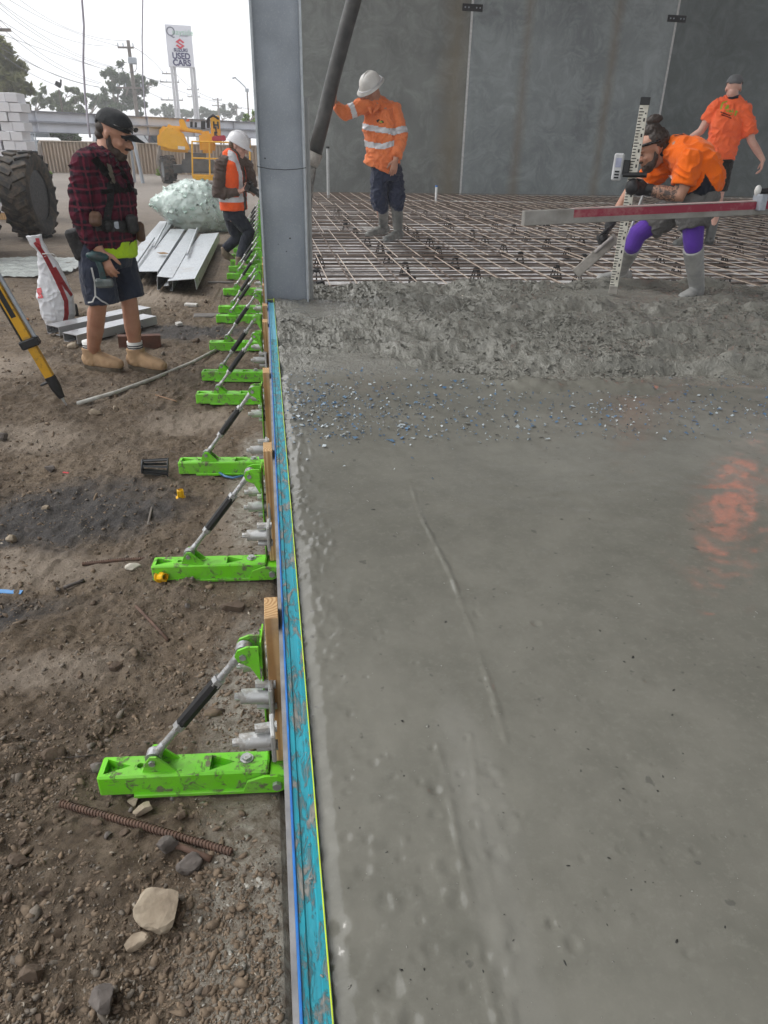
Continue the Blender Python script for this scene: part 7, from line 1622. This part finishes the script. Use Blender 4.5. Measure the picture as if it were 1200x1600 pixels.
for pts, lab in (([(209, 74), (235, 92), (255, 113)], 'wire from the tall pole to the pole behind the sign'), ([(222, 119), (262, 134), (300, 150), (345, 161), (400, 172)], 'long wire running behind the sign to the column'), ([(222, 138), (240, 148), (262, 158)], 'short wire right of the big gum tree'), ([(275, 116), (292, 132), (303, 141)], 'wire dropping behind the sign legs'), ([(303, 141), (322, 150), (340, 157)], 'far wire right of the sign legs'), ([(222, 119), (246, 126), (268, 128)], 'upper wire between the gum tree and the sign')):
    Pn = np.array(pts, float); cf = np.polyfit(Pn[:, 0], Pn[:, 1], min(len(pts) - 1, 2)); bm = bmesh.new(); us = np.linspace(pts[0][0], pts[-1][0], 10); tube(bm, [ony(u, np.polyval(cf, u), 62 + 45 * np.clip((u - 209) / 100, 0, 1)) for u in us], .018, 5); tag(obj('power_wire', bm, WIRE, None, True), 'thin ' + lab, 'wire', 'wires strung over the yard')
# ------------------------------------------------------------------ roadside sign
SY_ = 62; t = empty('roadside_sign', at(283, SY_)); tag(t, 'tall white USED CARS sign board on four thin legs', 'sign')
tl, tr_, bl, br = ony(258.5, 38.5, SY_), ony(300, 40, SY_), ony(262.5, 104.5, SY_), ony(302, 106, SY_)
cxx = (tl.x + tr_.x + bl.x + br.x) / 4; wS = ((tr_.x - tl.x) + (br.x - bl.x)) / 2; z0, z1 = (bl.z + br.z) / 2, (tl.z + tr_.z) / 2; yaw = .12; sr = Matrix.Rotation(yaw, 3, 'Z')
SW = mat('sign_white', (.68, .69, .75), (.62, .63, .69), .5, scale=.6); cS = Vector((cxx, SY_, (z0 + z1) / 2))
bm = bmesh.new(); box(bm, cS, (wS, .35, z1 - z0), sr, .02); obj('sign_board', bm, SW, t)
for fx in (-.40, -.28, .36, .48):
    q = cS + sr @ Vector((fx * wS, .1 if fx in (-.28, .48) else -.05, 0)); bm = bmesh.new(); cyl(bm, (q.x, q.y, 0), (q.x, q.y, z0 + .05), .10, seg=10); obj('sign_leg', bm, mat('white_leg_paint', (.6, .61, .64), None, .5), t, 'auto')
fm = Matrix((sr @ Vector((1, 0, 0)), Vector((0, 0, 1)), sr @ Vector((0, -1, 0)))).transposed()
def on_sign(fx, fz_): return cS + sr @ Vector((fx * wS, -.19, 0)) + Vector((0, 0, fz_ * (z1 - z0)))
NV = mat('sign_navy', (.035, .035, .13), None, .5); GRN = mat('sign_green', (.36, .58, .46), None, .5); GRYQ = mat('sign_grey', (.16, .17, .22), None, .5); REDL = mat('sign_red', (.62, .02, .06), None, .5)
letters('Q', .80, on_sign(-.30, .325), fm, GRYQ, t, 'sign_letter'); letters('uayside', .50, on_sign(.16, .325), fm, GRN, t, 'sign_lettering'); letters('MOTORS', .13, on_sign(.2, .245), fm, GRYQ, t, 'sign_lettering'); letters('SUZUKI', .28, on_sign(.02, -.095), fm, NV, t, 'sign_lettering', bold=.012); letters('USED', .52, on_sign(.02, -.24), fm, NV, t, 'sign_lettering', bold=.018); letters('CARS', .52, on_sign(.02, -.40), fm, NV, t, 'sign_lettering', bold=.018)
S_ = [(0, .5), (.5, .17), (.33, .06), (0, .28), (-.17, .17), (.5, -.17), (0, -.5), (-.5, -.17), (-.33, -.06), (0, -.28), (.17, -.17), (-.5, .17)]
bm = bmesh.new(); prism(bm, [(x_ * .62, y_ * .64) for x_, y_ in S_], 0, .012, 'z'); bmesh.ops.transform(bm, matrix=Matrix.Translation(on_sign(.02, .055)) @ fm.to_4x4(), verts=bm.verts); bmesh.ops.triangulate(bm, faces=bm.faces[:]); obj('sign_emblem', bm, REDL, t)
# ------------------------------------------------------------------ two cables hanging from the rafter
CAB = mat('pale_rope', (.50, .48, .55), (.40, .38, .45), .7, scale=20)
for i, (pts, y_) in enumerate((([(128, -60), (128, 0), (131, 40), (130, 100), (133, 150), (138, 195), (141, 215)], 9.77), ([(222, -60), (223, 0), (222, 60), (223, 120), (226, 165), (229, 188)], 9.77))):
    P_ = [ony(u, v, y_) for u, v in pts]; P_ = [Vector((P_[0].x, y_, 9.16))] + P_; bm = bmesh.new(); tube(bm, P_, .0115 if i == 0 else .007, 8); tag(obj('hanging_cable', bm, CAB, None, True), ('thicker pale cable hanging behind the plaid man\'s cap', 'thinner pale cable hanging between the cap and the sign')[i], 'cable', 'cables hanging from above')
# ------------------------------------------------------------------ haze
bm = bmesh.new(); bx(bm, -118, 64, -34, 266, -1.2, 17.5); hz = obj('haze', bm); M = Mat('haze'); M.nt.nodes.remove(M.p); v = M.n('VolumePrincipled'); v.inputs['Color'].default_value = (.92, .94, .97, 1); v.inputs['Density'].default_value = .0021; v.inputs['Anisotropy'].default_value = .2
M.l(v.outputs[0], M.nt.nodes['Material Output'].inputs['Volume']); hz.data.materials.append(M.m); tag(hz, kind='stuff')
